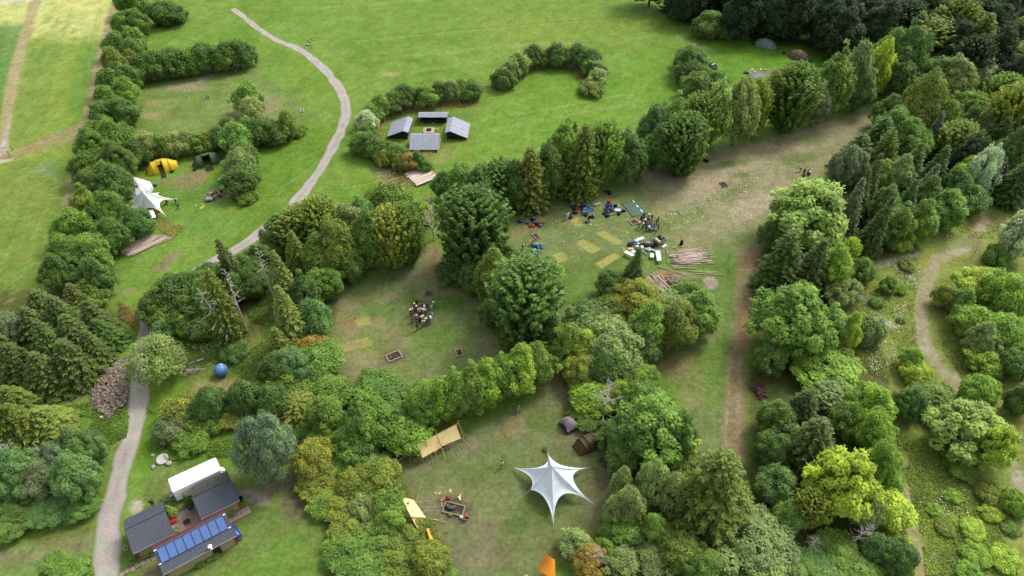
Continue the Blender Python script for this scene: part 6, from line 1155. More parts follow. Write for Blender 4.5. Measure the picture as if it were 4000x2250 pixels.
# ------------------------------------------------------------------ green and grey groundsheets
def flat_sheet(name, label, P, col, cat='groundsheet'):
    rows = [[P[0].lerp(P[1], j / 12).lerp(P[3].lerp(P[2], j / 12), i / 12) + Vector((0, 0, .05 + random.uniform(0, .05))) for j in range(13)] for i in range(13)]; c = sum(P, Vector()) / 4; t = thing(name, label, cat, c); mb = MB(); mb.sheet(rows, .015); build('sheet', mb, M['sheet'], t, tuple(v * 1.7 for v in alb(*col)), True); return t
gs = flat_sheet('groundsheet', 'large green groundsheet spread at the top of the upper clearing', [Z5(105, 55), Z5(350, 5), Z5(532, 215), Z5(285, 275)], (106, 142, 120))
for x, y, x2, y2 in ((288, 14, 316, 44), (344, 86, 376, 116), (408, 155, 442, 190)): mb = MB(); a, b = Z5(x, y, .13), Z5(x2, y2, .13); mb.box((a + b) / 2, (b - a).length, .18, .02, rz=math.atan2((b - a).y, (b - a).x)); build('tape_strip', mb, M['whitepaint'], gs)
flat_sheet('groundsheet', 'grey groundsheet beside the far fire place, half behind a tree', [Z9(1125, 1008), Z9(1350, 1005), Z9(1420, 1060), Z9(1215, 1150)], (150, 156, 168))
box('black_box', Z9(1035, 1000), 1.1, .7, .5, .1, (22, 24, 26), 'black box on the lawn left of the grey groundsheet', 'box'); pole('loose_pole', Z9(1080, 970, .1), Z9(1180, 895, .2), .05, (225, 215, 180), 'pale pole lying beside the black box on the far lawn', 'pole')
for k, (x, y, c, l) in enumerate([(1145, 945, (235, 232, 225), 'white sack nearer the grey groundsheet'), (1305, 938, (245, 242, 236), 'white sack at the far fire place'), (1190, 985, (226, 214, 190), 'cream bundle at the corner of the grey groundsheet'), (1400, 940, (226, 200, 186), 'pinkish bundle right of the far fire place'), (320, 716, (240, 236, 220), 'small pale bag above the small grey trailer')]): box('sack', Z9(x, y), .7, .5, .3, k * .7, c, l, 'sack', m='cloth', b=.1)
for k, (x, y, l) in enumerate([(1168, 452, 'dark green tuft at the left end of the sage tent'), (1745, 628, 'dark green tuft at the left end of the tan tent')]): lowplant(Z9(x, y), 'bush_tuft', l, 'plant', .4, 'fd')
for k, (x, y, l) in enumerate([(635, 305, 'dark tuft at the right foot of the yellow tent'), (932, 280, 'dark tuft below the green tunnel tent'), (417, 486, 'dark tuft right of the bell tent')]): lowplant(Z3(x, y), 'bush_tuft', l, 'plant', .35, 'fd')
# ------------------------------------------------------------------ small trailers
def tub_trailer(label, corners, zf, wall, col, load=None, z0=.55):
    P = [zf(x, y, z0 + wall) for x, y in corners]; c = sum(P, Vector()) / 4; u = ((P[1] - P[0]) + (P[2] - P[3])); u.z = 0; L = u.length / 2; u.normalize(); v = Vector((-u.y, u.x, 0)); W = abs(((P[3] - P[0]) + (P[2] - P[1])).dot(v)) / 2; rz = math.atan2(u.y, u.x)
    t = thing('utility_trailer', label, 'trailer', (c.x, c.y, 0)); b = t.location; mb = MB(); mb.box(b + Vector((0, 0, z0)), L, W, .08, rz=rz); build('bed', mb, M['darkwood'], t)
    for d, sx, sy in ((u * (L / 2), .05, W + .05), (u * (-L / 2), .05, W + .05), (v * (W / 2), L - .06, .05), (v * (-W / 2), L - .06, .05)): mb = MB(); mb.box(b + d + Vector((0, 0, z0 + wall / 2)), sx, sy, wall, rz=rz); build('side_panel', mb, M['zinc'], t)
    for s in (-1, 1): wheel(t, b + v * s * (W / 2 + .14) + Vector((0, 0, .3)), v, .3, .18); mb = MB(); mb.box(b + v * s * (W / 2 + .14) + Vector((0, 0, .66)), .8, .22, .04, rz=rz); build('mudguard', mb, M['blackmetal'], t)
    mb = MB(); mb.tube(b + u * (L / 2) + Vector((0, 0, .45)), b + u * (L / 2 + 1.3) + Vector((0, 0, .42)), .06, .05, 6); build('drawbar', mb, M['zinc'], t)
    return b, u, v, rz, L, W
b, u, v, rz, L, W = tub_trailer('grey utility trailer with boxes, beside the gear heap in the upper clearing', [(720, 685), (615, 612), (708, 540), (798, 588)], Z5, .6, (165, 170, 176))
for k, (a, c_, l, col) in enumerate([(-.2, .25, 'carton at the front corner inside the grey trailer', (226, 200, 160)), (.25, .2, 'yellow-topped carton in the middle of the grey trailer', (244, 224, 150)), (.0, -.35, 'brown carton at the side of the grey trailer', (140, 110, 84))]): box('carton', b + u * a * L + v * c_ * W + Vector((0, 0, .6)), .55, .45, .45, rz, col, l, 'box', 'boxes in the grey trailer', 'wood')
b, u, v, rz, L, W = tub_trailer('small dark grey trailer on the far lawn beside the shrub clump', [(345, 800), (400, 780), (490, 850), (425, 868)], Z9, .35, (150, 150, 155)); box('plank_bundle', b + Vector((0, 0, .62)), 1.1, .5, .35, rz, (230, 196, 180), 'pinkish bundle lying in the small far trailer', 'bundle', m='wood')
b, u, v, rz, L, W = tub_trailer('white-covered trailer half under the bright white star tent', [(345, 905), (310, 805), (385, 785), (430, 890)], Z3, .5, (230, 230, 230)); 
for s in (-.25, .25): mb = MB(); mb.rbox(b + u * s * L + Vector((0, 0, 1.1)), L * .48, W, .08, rz, .03); single('trailer_lid', mb, M['whitepaint'], 'white lid on the trailer at the star tent, %s half' % ('upper', 'lower')[s < 0], 'lid', b + u * s * L)
box('carton', Z3(447, 818), .9, .7, .5, .5, (196, 130, 70), 'brown carton at the mouth of the bright white star tent', 'box', m='wood')
# things round the upper-left fire pit
wh = thing('wheelbarrow', 'pale wheelbarrow lying below the upper-left fire pit', 'wheelbarrow', Z3(1118, 672)); p = wh.location
mb = MB(); mb.rbox(p + Vector((0, 0, .45)), 1.3, .9, .4, .2, .15); build('tray', mb, M['zinc'], wh); wheel(wh, p + Vector((.85, .1, .22)), Vector((0, 1, 0)), .22, .1)
for s in (-.3, .3): mb = MB(); mb.tube(p + Vector((.6, s, .3)), p + Vector((-1.1, s * 1.1, .5)), .03, .03, 5); build('handle_bar', mb, M['blackmetal'], wh)
for k, (x0, y0, x1, y1) in enumerate([(1330, 622, 1390, 606), (1335, 600, 1375, 588), (1385, 584, 1388, 610)]): pole('split_log', Z3(x0, y0, .1), Z3(x1, y1, .1), .09, (232, 220, 160), 'pale log of the small triangle right of the upper-left fire pit', 'log', 'logs right of the upper-left fire pit')
for k, (x0, y0, x1, y1) in enumerate([(932, 742, 952, 716), (990, 772, 1030, 745), (1000, 776, 1038, 742), (1020, 762, 1046, 730), (1003, 712, 1058, 718), (1195, 1258, 1208, 1230)]): pole('timber_offcut', Z3(x0, y0, .06), Z3(x1, y1, .06), .07, (226, 222, 140), 'yellowish timber offcut on the lawn, ' + ('alone towards the white star tent', 'lowest of the loose cluster', 'middle of the loose cluster', 'right edge of the loose cluster', 'flat piece on top of the cluster', 'alone beside the gravel path')[k], 'timber', 'timber offcuts on the lawn')
for k in range(22):
    c = Z3(random.gauss(1358, 18), random.gauss(430, 20), .1); a = random.uniform(0, 3.1); d = Vector((math.cos(a), math.sin(a), 0)) * .25; pole('firewood_log', c - d, c + d, .08, random.choice([(236, 200, 160), (196, 150, 110), (226, 190, 150)]), 'firewood log in the small heap left of the big shrub', 'log', 'firewood left of the big shrub')
box('white_sack', Z3(1240, 410), .6, .45, .3, .3, (220, 226, 240), 'white sack on the lawn left of the firewood', 'sack', m='cloth', b=.1)
for k, (x, y, c) in enumerate([(1135, 590, (235, 235, 235)), (1165, 610, (40, 40, 46)), (1105, 608, (60, 56, 54)), (1250, 622, (50, 44, 40)), (1190, 622, (222, 214, 190)), (1268, 556, (40, 40, 40)), (1098, 630, (226, 200, 120))]):
    p = Z3(x, y); o = thing('cooking_pot', ['white pot in the upper-left fire pit', 'black pot in the middle of the upper-left fire pit', 'dark pot at the left of the upper-left fire pit', 'dark pan right of the upper-left fire pit', 'cream bowl at the lower edge of the upper-left fire pit', 'black pot above the upper-left fire pit', 'yellow bowl left of the upper-left fire pit'][k], 'pot', (p.x, p.y, .06)); mb = MB(); mb.lathe(p + Vector((0, 0, .06)), [(0, 0), (.24, 0), (.28, .28), (.24, .28), (.2, .06), (0, .05)], 12); build('pot_body', mb, M['plastic'], o, alb(*c)); mb = MB(); mb.tube(p + Vector((.26, 0, .3)), p + Vector((.5, 0, .34)), .025, .02, 5); build('handle', mb, M['blackmetal'], o)

# ------------------------------------------------------------------ bags and packs
def pack_template():
    a = MB().rbox((0, 0, .27), .36, .24, .54, 0, .08).mesh('pack_body', M['cloth'], smooth=False); l = MB().rbox((0, 0, .58), .38, .27, .13, 0, .06).mesh('lid', M['cloth']); p = MB().rbox((0, -.15, .2), .26, .12, .28, 0, .05).mesh('pocket', M['cloth'])
    s = MB()
    for x in (-.1, .1): s.path([Vector((x, .12, .52)), Vector((x, .2, .4)), Vector((x, .19, .2)), Vector((x, .12, .06))], .022, 4)
    return a, l, p, s.mesh('strap', M['rubber']), MB().tube((-.3, -.02, .7), (.3, -.02, .7), .09, .09, 9).mesh('bed_roll', M['cloth'])
PK = pack_template()
def pack(p, col, label, group, s=1.0, lying=True, roll=None):
    o = thing('backpack', label, 'backpack', (p.x, p.y, .13 if lying else 0), group, random.uniform(0, 6.28)); o.scale = (s * 1.5,) * 3
    if lying: o.rotation_euler = (-1.45, random.uniform(-.2, .2), o.rotation_euler.z)
    c = alb(*col); part('pack_body', PK[0], o, c); part('lid', PK[1], o, tuple(v * .7 for v in c)); part('pocket', PK[2], o, tuple(v * 1.15 for v in c)); part('strap', PK[3], o)
    if roll: part('bed_roll', PK[4], o, alb(*roll))
    return o
NAVY, BLU, LBL, BLK, PUR, RED_, GRY, TEAL, CYN = (40, 52, 96), (40, 90, 176), (120, 156, 200), (34, 34, 40), (70, 58, 76), (206, 44, 48), (110, 114, 124), (30, 110, 112), (130, 214, 214)
packs = [(110, 640, BLU, 'blue pack alone at the far left of the upper clearing'), (378, 600, LBL, 'pale blue pack second from the left in the upper clearing'), (238, 680, GRY, 'small dark grey pack between the two leftmost blue packs'), (400, 680, BLK, 'dark pack at the top of the heap above the left fire pit'), (432, 700, NAVY, 'navy pack in the middle of the heap above the left fire pit'), (480, 700, RED_, 'red-topped pack at the right of the heap above the left fire pit'), (428, 752, (214, 84, 60), 'orange-red pack at the bottom of the heap above the left fire pit'), (480, 735, BLK, 'black pack in the heap above the left fire pit, lower right'), (523, 768, GRY, 'grey pack just right of the heap above the left fire pit'),
         (1160, 412, BLU, 'blue pack leftmost of the long heap below the trees'), (1220, 392, BLK, 'black pack left of the red jacket in the long heap'), (1262, 402, RED_, 'red pack in the long heap below the trees'), (1325, 415, BLU, 'bright blue pack right of the red one in the long heap'), (1360, 430, LBL, 'pale blue pack in the middle of the long heap'), (1385, 400, BLK, 'black pack at the top right of the long heap'), (1425, 395, GRY, 'grey pack at the top right end of the long heap'), (1430, 425, NAVY, 'navy pack at the right end of the long heap'), (1395, 448, LBL, 'pale blue pack at the lower side of the long heap'), (1360, 470, NAVY, 'navy pack below the long heap'), (1330, 500, LBL, 'light blue pack lowest of the long heap'), (1452, 478, (40, 130, 216), 'vivid blue pack set apart right of the long heap'), (1235, 512, NAVY, 'navy striped pack right of the person in white'), (1410, 565, NAVY, 'navy pack upper of the pair below the long heap'), (1440, 595, BLK, 'black pack lower of the pair below the long heap'), (1465, 652, GRY, 'grey-blue pack below the dark pair'),
         (1085, 610, PUR, 'plum pack touching the person in white'), (1130, 600, PUR, 'plum pack further from the person in white'), (1770, 370, PUR, 'plum pack below the red bag at the right heap'), (1880, 340, (150, 100, 100), 'dusty pink pack right of the red bag'), (1950, 360, BLK, 'black pack at the top right of the right heap'), (1985, 400, BLK, 'black pack under the cream bag in the right heap'), (1890, 415, BLK, 'black pack right of the blue tub'), (1905, 460, PUR, 'plum pack left of the white sheet'), (1745, 480, PUR, 'plum pack lowest left of the right heap'), (1800, 485, NAVY, 'navy pack below the blue tub'), (2005, 490, NAVY, 'navy pack below the white sheet'), (2055, 482, BLK, 'black pack at the right end of the right heap'), (1765, 530, BLK, 'small black pack alone below the right heap'),
         (420, 1118, (84, 70, 150), 'purple pack below the left fire pit'), (495, 1090, CYN, 'turquoise-topped pack below the left fire pit'), (510, 1110, TEAL, 'teal pack beside the turquoise one'), (430, 1228, NAVY, 'navy pack left in the lower heap near the twiggy tree'), (458, 1210, CYN, 'pale turquoise pack topmost in the lower heap near the twiggy tree'), (490, 1235, BLK, 'black pack right in the lower heap near the twiggy tree'), (388, 1305, BLU, 'bright blue pack closest to the big twiggy tree')]
for k, (x, y, c, l) in enumerate(packs): pack(Z4(x, y), c, l, 'backpacks laid out in the upper clearing', random.uniform(.85, 1.1), True, random.choice([None, None, GRY, LBL]))
for k, (x, y, sx, sy, sz, c, l) in enumerate([(1822, 325, .7, .6, .8, (222, 36, 40), 'red bag standing upright at the right heap'), (1600, 345, 1.3, .6, .35, (176, 180, 190), 'pale grey bundle on the grass left of the red bag'), (2000, 372, .7, .35, .3, (226, 226, 150), 'cream bag on top of the right heap'), (1990, 452, 1.2, .9, .3, (236, 240, 248), 'white folded sheet in the right heap'), (1825, 432, .7, .3, .2, (230, 150, 110), 'orange roll at the edge of the blue tub'), (1872, 532, .5, .25, .2, (222, 226, 70), 'bright yellow roll below the right heap'), (1938, 520, 1.2, .35, .22, (126, 150, 120), 'grey-green roll below the white sheet'), (1762, 418, .35, .3, .3, (190, 220, 240), 'pale blue bag left of the blue tub'), (1640, 325, .6, .5, .3, (196, 200, 206), 'second pale grey bundle nearest the red bag')]): box('bag', Z4(x, y), sx, sy, sz, random.uniform(-.5, .9), c, l, 'bag', 'bags at the right heap', 'cloth', .1)
mb = MB(); p = Z4(1820, 412); mb.lathe(p, [(0, .04), (.62, .04), (.75, .5), (.7, .5), (.58, .1), (0, .1)], 20); single('blue_tub', mb, M['plastic'], 'round blue tub in the right heap', 'tub', p, None, alb(50, 106, 206))
for k, (x, y, c, l) in enumerate([(1855, 110, BLK, 'black pack under the trees above the green groundsheet, right one'), (1830, 105, NAVY, 'dark pack under the trees above the green groundsheet, left one')]): pack(Z4(x, y), c, l, 'packs under the trees', 1.0)
for k, (x, y, c, l) in enumerate([(1480, 1228, BLK, 'dark pack alone at the tree foot beyond the upper clearing')]): pack(T20(x, y), c, l, 'packs under the trees', 1.2)
pack(Z15(1035, 40), BLK, 'black pack standing alone above the big pole stack', 'packs under the trees', 1.0, False)
# gear heap
gear = [('crate', 405, 640, 1.4, .7, .45, (240, 240, 244), 'long white box at the top of the gear heap'), ('bag', 343, 672, .8, .7, .55, (226, 230, 238), 'white sack left of the long white box in the gear heap'), ('bag', 372, 708, .6, .5, .4, (222, 228, 236), 'pale sack in the middle left of the gear heap'), ('bag', 300, 700, 1.2, .6, .35, (44, 50, 74), 'navy holdall at the left of the gear heap'), ('bag', 250, 690, .8, .5, .35, (90, 110, 160), 'blue holdall at the left tip of the gear heap'), ('bag', 240, 725, .9, .5, .3, (40, 38, 44), 'black holdall at the lower left tip of the gear heap'), ('bag', 315, 712, .6, .5, .35, (90, 140, 200), 'small light blue bag in the gear heap'), ('bag', 430, 690, 1.2, .9, .5, (120, 116, 80), 'khaki net bundle in the gear heap'), ('crate', 515, 705, .9, .7, .4, (140, 146, 156), 'grey crate at the top right of the gear heap'), ('bag', 500, 745, 1.2, .9, .6, (38, 40, 44), 'black sack in the centre of the gear heap'), ('bag', 560, 742, 1.0, .7, .5, (44, 46, 50), 'black sack at the right of the gear heap'), ('bag', 600, 760, .8, .4, .3, (30, 30, 34), 'black roll at the right tip of the gear heap'), ('bag', 355, 762, .6, .6, .5, (228, 232, 236), 'white bag at the lower left of the gear heap'), ('bag', 325, 762, .4, .9, .3, (120, 150, 110), 'grey-green roll in the gear heap'), ('bag', 432, 772, .6, .9, .5, (236, 226, 220), 'cream upright bag in the gear heap'), ('bag', 398, 796, .5, .5, .35, (70, 60, 76), 'plum bag in the gear heap'), ('bag', 535, 770, .6, .5, .4, (232, 224, 206), 'cream bag at the right of the gear heap'), ('crate', 505, 795, .7, .5, .35, (170, 180, 200), 'blue-grey crate at the lower edge of the gear heap'), ('crate', 540, 808, .45, .4, .35, (226, 230, 240), 'small white crate at the lower edge of the gear heap'), ('bag', 560, 795, .5, .5, .35, (226, 206, 170), 'beige bag at the lower right of the gear heap'), ('crate', 598, 806, .5, .4, .35, (196, 204, 216), 'pale crate, left of the last two at the heap edge'), ('crate', 622, 820, .45, .4, .35, (180, 190, 206), 'pale crate, last at the heap edge beside the white table'), ('bag', 445, 828, .6, .5, .35, (190, 206, 190), 'pale green bag at the bottom of the gear heap'), ('bag', 490, 855, .4, .4, .2, (190, 190, 160), 'straw-coloured bundle at the bottom of the gear heap'), ('crate', 262, 778, 1.2, .5, .12, (240, 190, 90), 'orange-yellow board left below the gear heap')]
for nm, x, y, sx, sy, sz, c, l in gear: box('gear_' + nm, Z5(x, y), sx, sy, sz, random.uniform(-.5, .5), c, l, nm, 'gear in the heap', 'cloth' if nm == 'bag' else 'plastic', .1 if nm == 'bag' else .04)
def table(label, corners, zf, h=.74, col=(244, 244, 246)):
    P = [zf(x, y, h) for x, y in corners]; c = sum(P, Vector()) / 4; t = thing('folding_table', label, 'table', (c.x, c.y, 0)); mb = MB(); mb.prism([(p.x, p.y) for p in P], h - .05, h); build('tabletop', mb, M['plastic'], t, tuple(v * 1.15 for v in alb(*col)))
    for p in P: q = c + (p - c) * .85; mb = MB(); mb.tube((q.x, q.y, 0), (q.x, q.y, h - .05), .03, .03, 5); build('leg', mb, M['zinc'], t)
table('long white table at the lower left of the gear heap, partly behind a conifer top', [(148, 825), (185, 795), (415, 905), (378, 938)], Z5); table('white table right of the gear heap, upper of the joined pair', [(645, 798), (715, 798), (732, 885), (658, 890)], Z5); table('white table right of the gear heap, lower of the joined pair', [(662, 893), (735, 888), (737, 955), (670, 960)], Z5)
table('small white table between the gear heap and the joined tables', [(565, 840), (620, 842), (618, 908), (560, 905)], Z5, .5); table('pale grey table top lying near the grey utility trailer', [(740, 735), (800, 690), (835, 715), (770, 758)], Z5, .15, (206, 214, 232)); table('white sheet-covered low table at the left of the gear heap', [(258, 820), (290, 792), (348, 808), (318, 842)], Z5, .4)
wt = thing('cloth_table', 'white-covered table in the middle of the group beside the green groundsheet', 'table', Z5(575, 450)); P = [Z5(512, 432, .75), Z5(560, 400, .75), Z5(630, 415, .75), Z5(605, 455, .75)]; mb = MB(); mb.prism([(p.x, p.y) for p in P], .45, .76); build('tablecloth', mb, M['cloth'], wt, alb(236, 240, 246))
for p in P: q = wt.location.lerp(Vector((p.x, p.y, 0)), .8); mb = MB(); mb.tube((q.x, q.y, 0), (q.x, q.y, .46), .03, .03, 5); build('leg', mb, M['zinc'], wt)
mb = MB(); p = Z5(648, 478); mb.lathe(p, [(0, .02), (.24, .02), (.3, .36), (.26, .36), (.2, .06), (0, .06)], 14); single('white_bucket', mb, M['plastic'], 'white bucket on the grass at the corner of the white-covered table', 'bucket', p, None, alb(240, 240, 245))

# ------------------------------------------------------------------ people
def skin_mesh(name, joints, edges, m, lv=1, root=0):
    me = bpy.data.meshes.new('tmp'); me.from_pydata([j[:3] for j in joints], edges, []); o = bpy.data.objects.new('tmp', me); COL.objects.link(o)
    md = o.modifiers.new('s', 'SKIN'); md.use_smooth_shade = True
    for v, j in zip(me.skin_vertices[0].data, joints): v.radius = (j[3], j[3] * (j[4] if len(j) > 4 else 1)); v.use_root = False
    me.skin_vertices[0].data[root].use_root = True
    if lv: sd = o.modifiers.new('d', 'SUBSURF'); sd.levels = lv
    dg = bpy.context.evaluated_depsgraph_get(); res = bpy.data.meshes.new_from_object(o.evaluated_get(dg)); bpy.data.objects.remove(o); bpy.data.meshes.remove(me)
    res.name = name; res.materials.clear(); res.materials.append(m); return res
def person_set(pose):
    "meshes of one pose, 1.7 m tall, facing -y"
    ch = Vector((0, -.02, 1.32)); pel = Vector((0, 0, .93)); head = Vector((0, -.03, 1.58)); hips = [Vector((s * .1, 0, .88)) for s in (-1, 1)]; knee = [Vector((s * .11, -.03, .49)) for s in (-1, 1)]; ank = [Vector((s * .12, .02, .08)) for s in (-1, 1)]
    elb = [Vector((s * .27, .03, 1.12)) for s in (-1, 1)]; wri = [Vector((s * .28, -.09, .88)) for s in (-1, 1)]
    if pose == 'reach': elb = [Vector((s * .26, -.12, 1.12)) for s in (-1, 1)]; wri = [Vector((s * .15, -.38, 1.13)) for s in (-1, 1)]
    if pose == 'walk': knee = [Vector((-.1, -.2, .52)), Vector((.1, .03, .5))]; ank = [Vector((-.11, -.26, .1)), Vector((.11, .3, .14))]; elb = [Vector((-.26, .14, 1.14)), Vector((.26, -.1, 1.14))]; wri = [Vector((-.27, .08, .9)), Vector((.27, -.26, .95))]
    if pose == 'bend': ch = Vector((0, -.36, 1.08)); head = Vector((0, -.6, 1.2)); elb = [Vector((s * .25, -.46, .86)) for s in (-1, 1)]; wri = [Vector((s * .2, -.56, .62)) for s in (-1, 1)]
    if pose == 'sit':
        pel = Vector((0, 0, .16)); ch = Vector((0, -.06, .55)); head = Vector((0, -.12, .82)); hips = [Vector((s * .12, -.05, .15)) for s in (-1, 1)]; knee = [Vector((s * .2, -.4, .4)) for s in (-1, 1)]; ank = [Vector((s * .16, -.55, .07)) for s in (-1, 1)]; elb = [Vector((s * .26, -.2, .4)) for s in (-1, 1)]; wri = [Vector((s * .16, -.4, .45)) for s in (-1, 1)]
    up = (ch - pel).normalized(); nk = ch + up * .17; sh = [ch + up * .09 + Vector((s * .19, 0, 0)) for s in (-1, 1)]
    J = [(*pel, .15, .8), (*(pel.lerp(ch, .5)), .13, .8), (*ch, .15, .75), (*nk, .055), (*head.lerp(nk, .35), .075), (*head, .1), (*(head + Vector((0, -.0, .09))), .075), (*(head + Vector((0, -.1, -.01))), .022)]; E = [(0, 1), (1, 2), (2, 3), (3, 4), (4, 5), (5, 6), (5, 7)]
    for s in (0, 1):
        k = len(J); J += [(*sh[s], .065), (*elb[s], .046), (*wri[s], .03)]; E += [(2, k), (k, k + 1), (k + 1, k + 2)]
        f = (wri[s] - elb[s]).normalized(); sd = Vector((1, 0, 0)); pm = wri[s] + f * .07; k2 = len(J); J.append((*pm, .034, .6)); E.append((k + 2, k2))
        for q, (off, ln) in enumerate(((-.03, .075), (-.01, .09), (.012, .085), (.032, .065))): J.append((*(pm + sd * off + f * .03), .011)); J.append((*(pm + sd * off * 1.15 + f * ln + Vector((0, -.015, -.012))), .008)); E += [(k2, len(J) - 2), (len(J) - 2, len(J) - 1)]
        J.append((*(wri[s] + f * .05 + sd * (.045 if s == 0 else -.045)), .011)); E.append((k + 2, len(J) - 1))
        k = len(J); d = Vector((0, -1, 0)); J += [(*hips[s], .095), (*knee[s], .062), (*ank[s], .042), (*(ank[s] + d * .15 - Vector((0, 0, .045))), .035)]; E += [(0, k), (k, k + 1), (k + 1, k + 2), (k + 2, k + 3)]
    body = skin_mesh('body', J, E, M['skin'])
    K = [(*(pel + up * .06), .165, .85), (*(pel.lerp(ch, .5)), .15, .85), (*ch, .17, .8), (*(nk - up * .05), .075)]; E = [(0, 1), (1, 2), (2, 3)]
    for s in (0, 1): k = len(K); K += [(*sh[s], .085), (*sh[s].lerp(elb[s], .8), .062)]; E += [(2, k), (k, k + 1)]
    shirt = skin_mesh('shirt', K, E, M['cloth'])
    def legs(t):
        K = [(*pel, .16, .85)]; E = []
        for s in (0, 1): k = len(K); K += [(*hips[s], .112), (*knee[s], .08)] + ([(*knee[s].lerp(ank[s], .85), .06)] if t else []); E += [(0, k), (k, k + 1)] + ([(k + 1, k + 2)] if t else [])
        return skin_mesh('trousers' if t else 'shorts', K, E, M['cloth'])
    hair = MB().lathe(head + Vector((0, .015, .0)), [(.118, -.03), (.125, .03), (.11, .1), (.07, .15), (0, .17)], 12).mesh('hair', M['cloth'], smooth=True)
    hat = MB().lathe(head + Vector((0, 0, .03)), [(.2, .02), (.13, .04), (.135, .09), (.1, .15), (0, .18)], 14).mesh('hat', M['cloth'], smooth=True)
    return body, shirt, legs(True), legs(False), hair, hat
POSES = {k: person_set(k) for k in ('stand', 'reach', 'walk', 'bend', 'sit')}
def person(p, hgt, pose, shirt, legs, top, label, group=None, rz=None, short=False, is_hat=True, z=0.0):
    o = thing('person', label, 'person', (p.x, p.y, z), group, random.uniform(0, 6.28) if rz is None else rz); k = hgt / 1.7; o.scale = (k * 1.1, k * 1.1, k); b = POSES[pose]
    part('body', b[0], o); part('shirt', b[1], o, tuple(v * 1.5 for v in alb(*shirt))); part('shorts' if short else 'trousers', b[3 if short else 2], o, tuple(v * 1.3 for v in alb(*legs))); part('hair', b[4], o, alb(*((70, 52, 40) if is_hat else top)))
    if is_hat: part('hat', b[5], o, tuple(min(.85, v * 1.7) for v in alb(*top)))
    return o
WH, CR, YE, LIL, BEI, KH = (236, 236, 234), (236, 226, 190), (230, 232, 130), (196, 190, 214), (206, 190, 160), (170, 160, 120)
DK, BR = (40, 40, 46), (84, 60, 44)
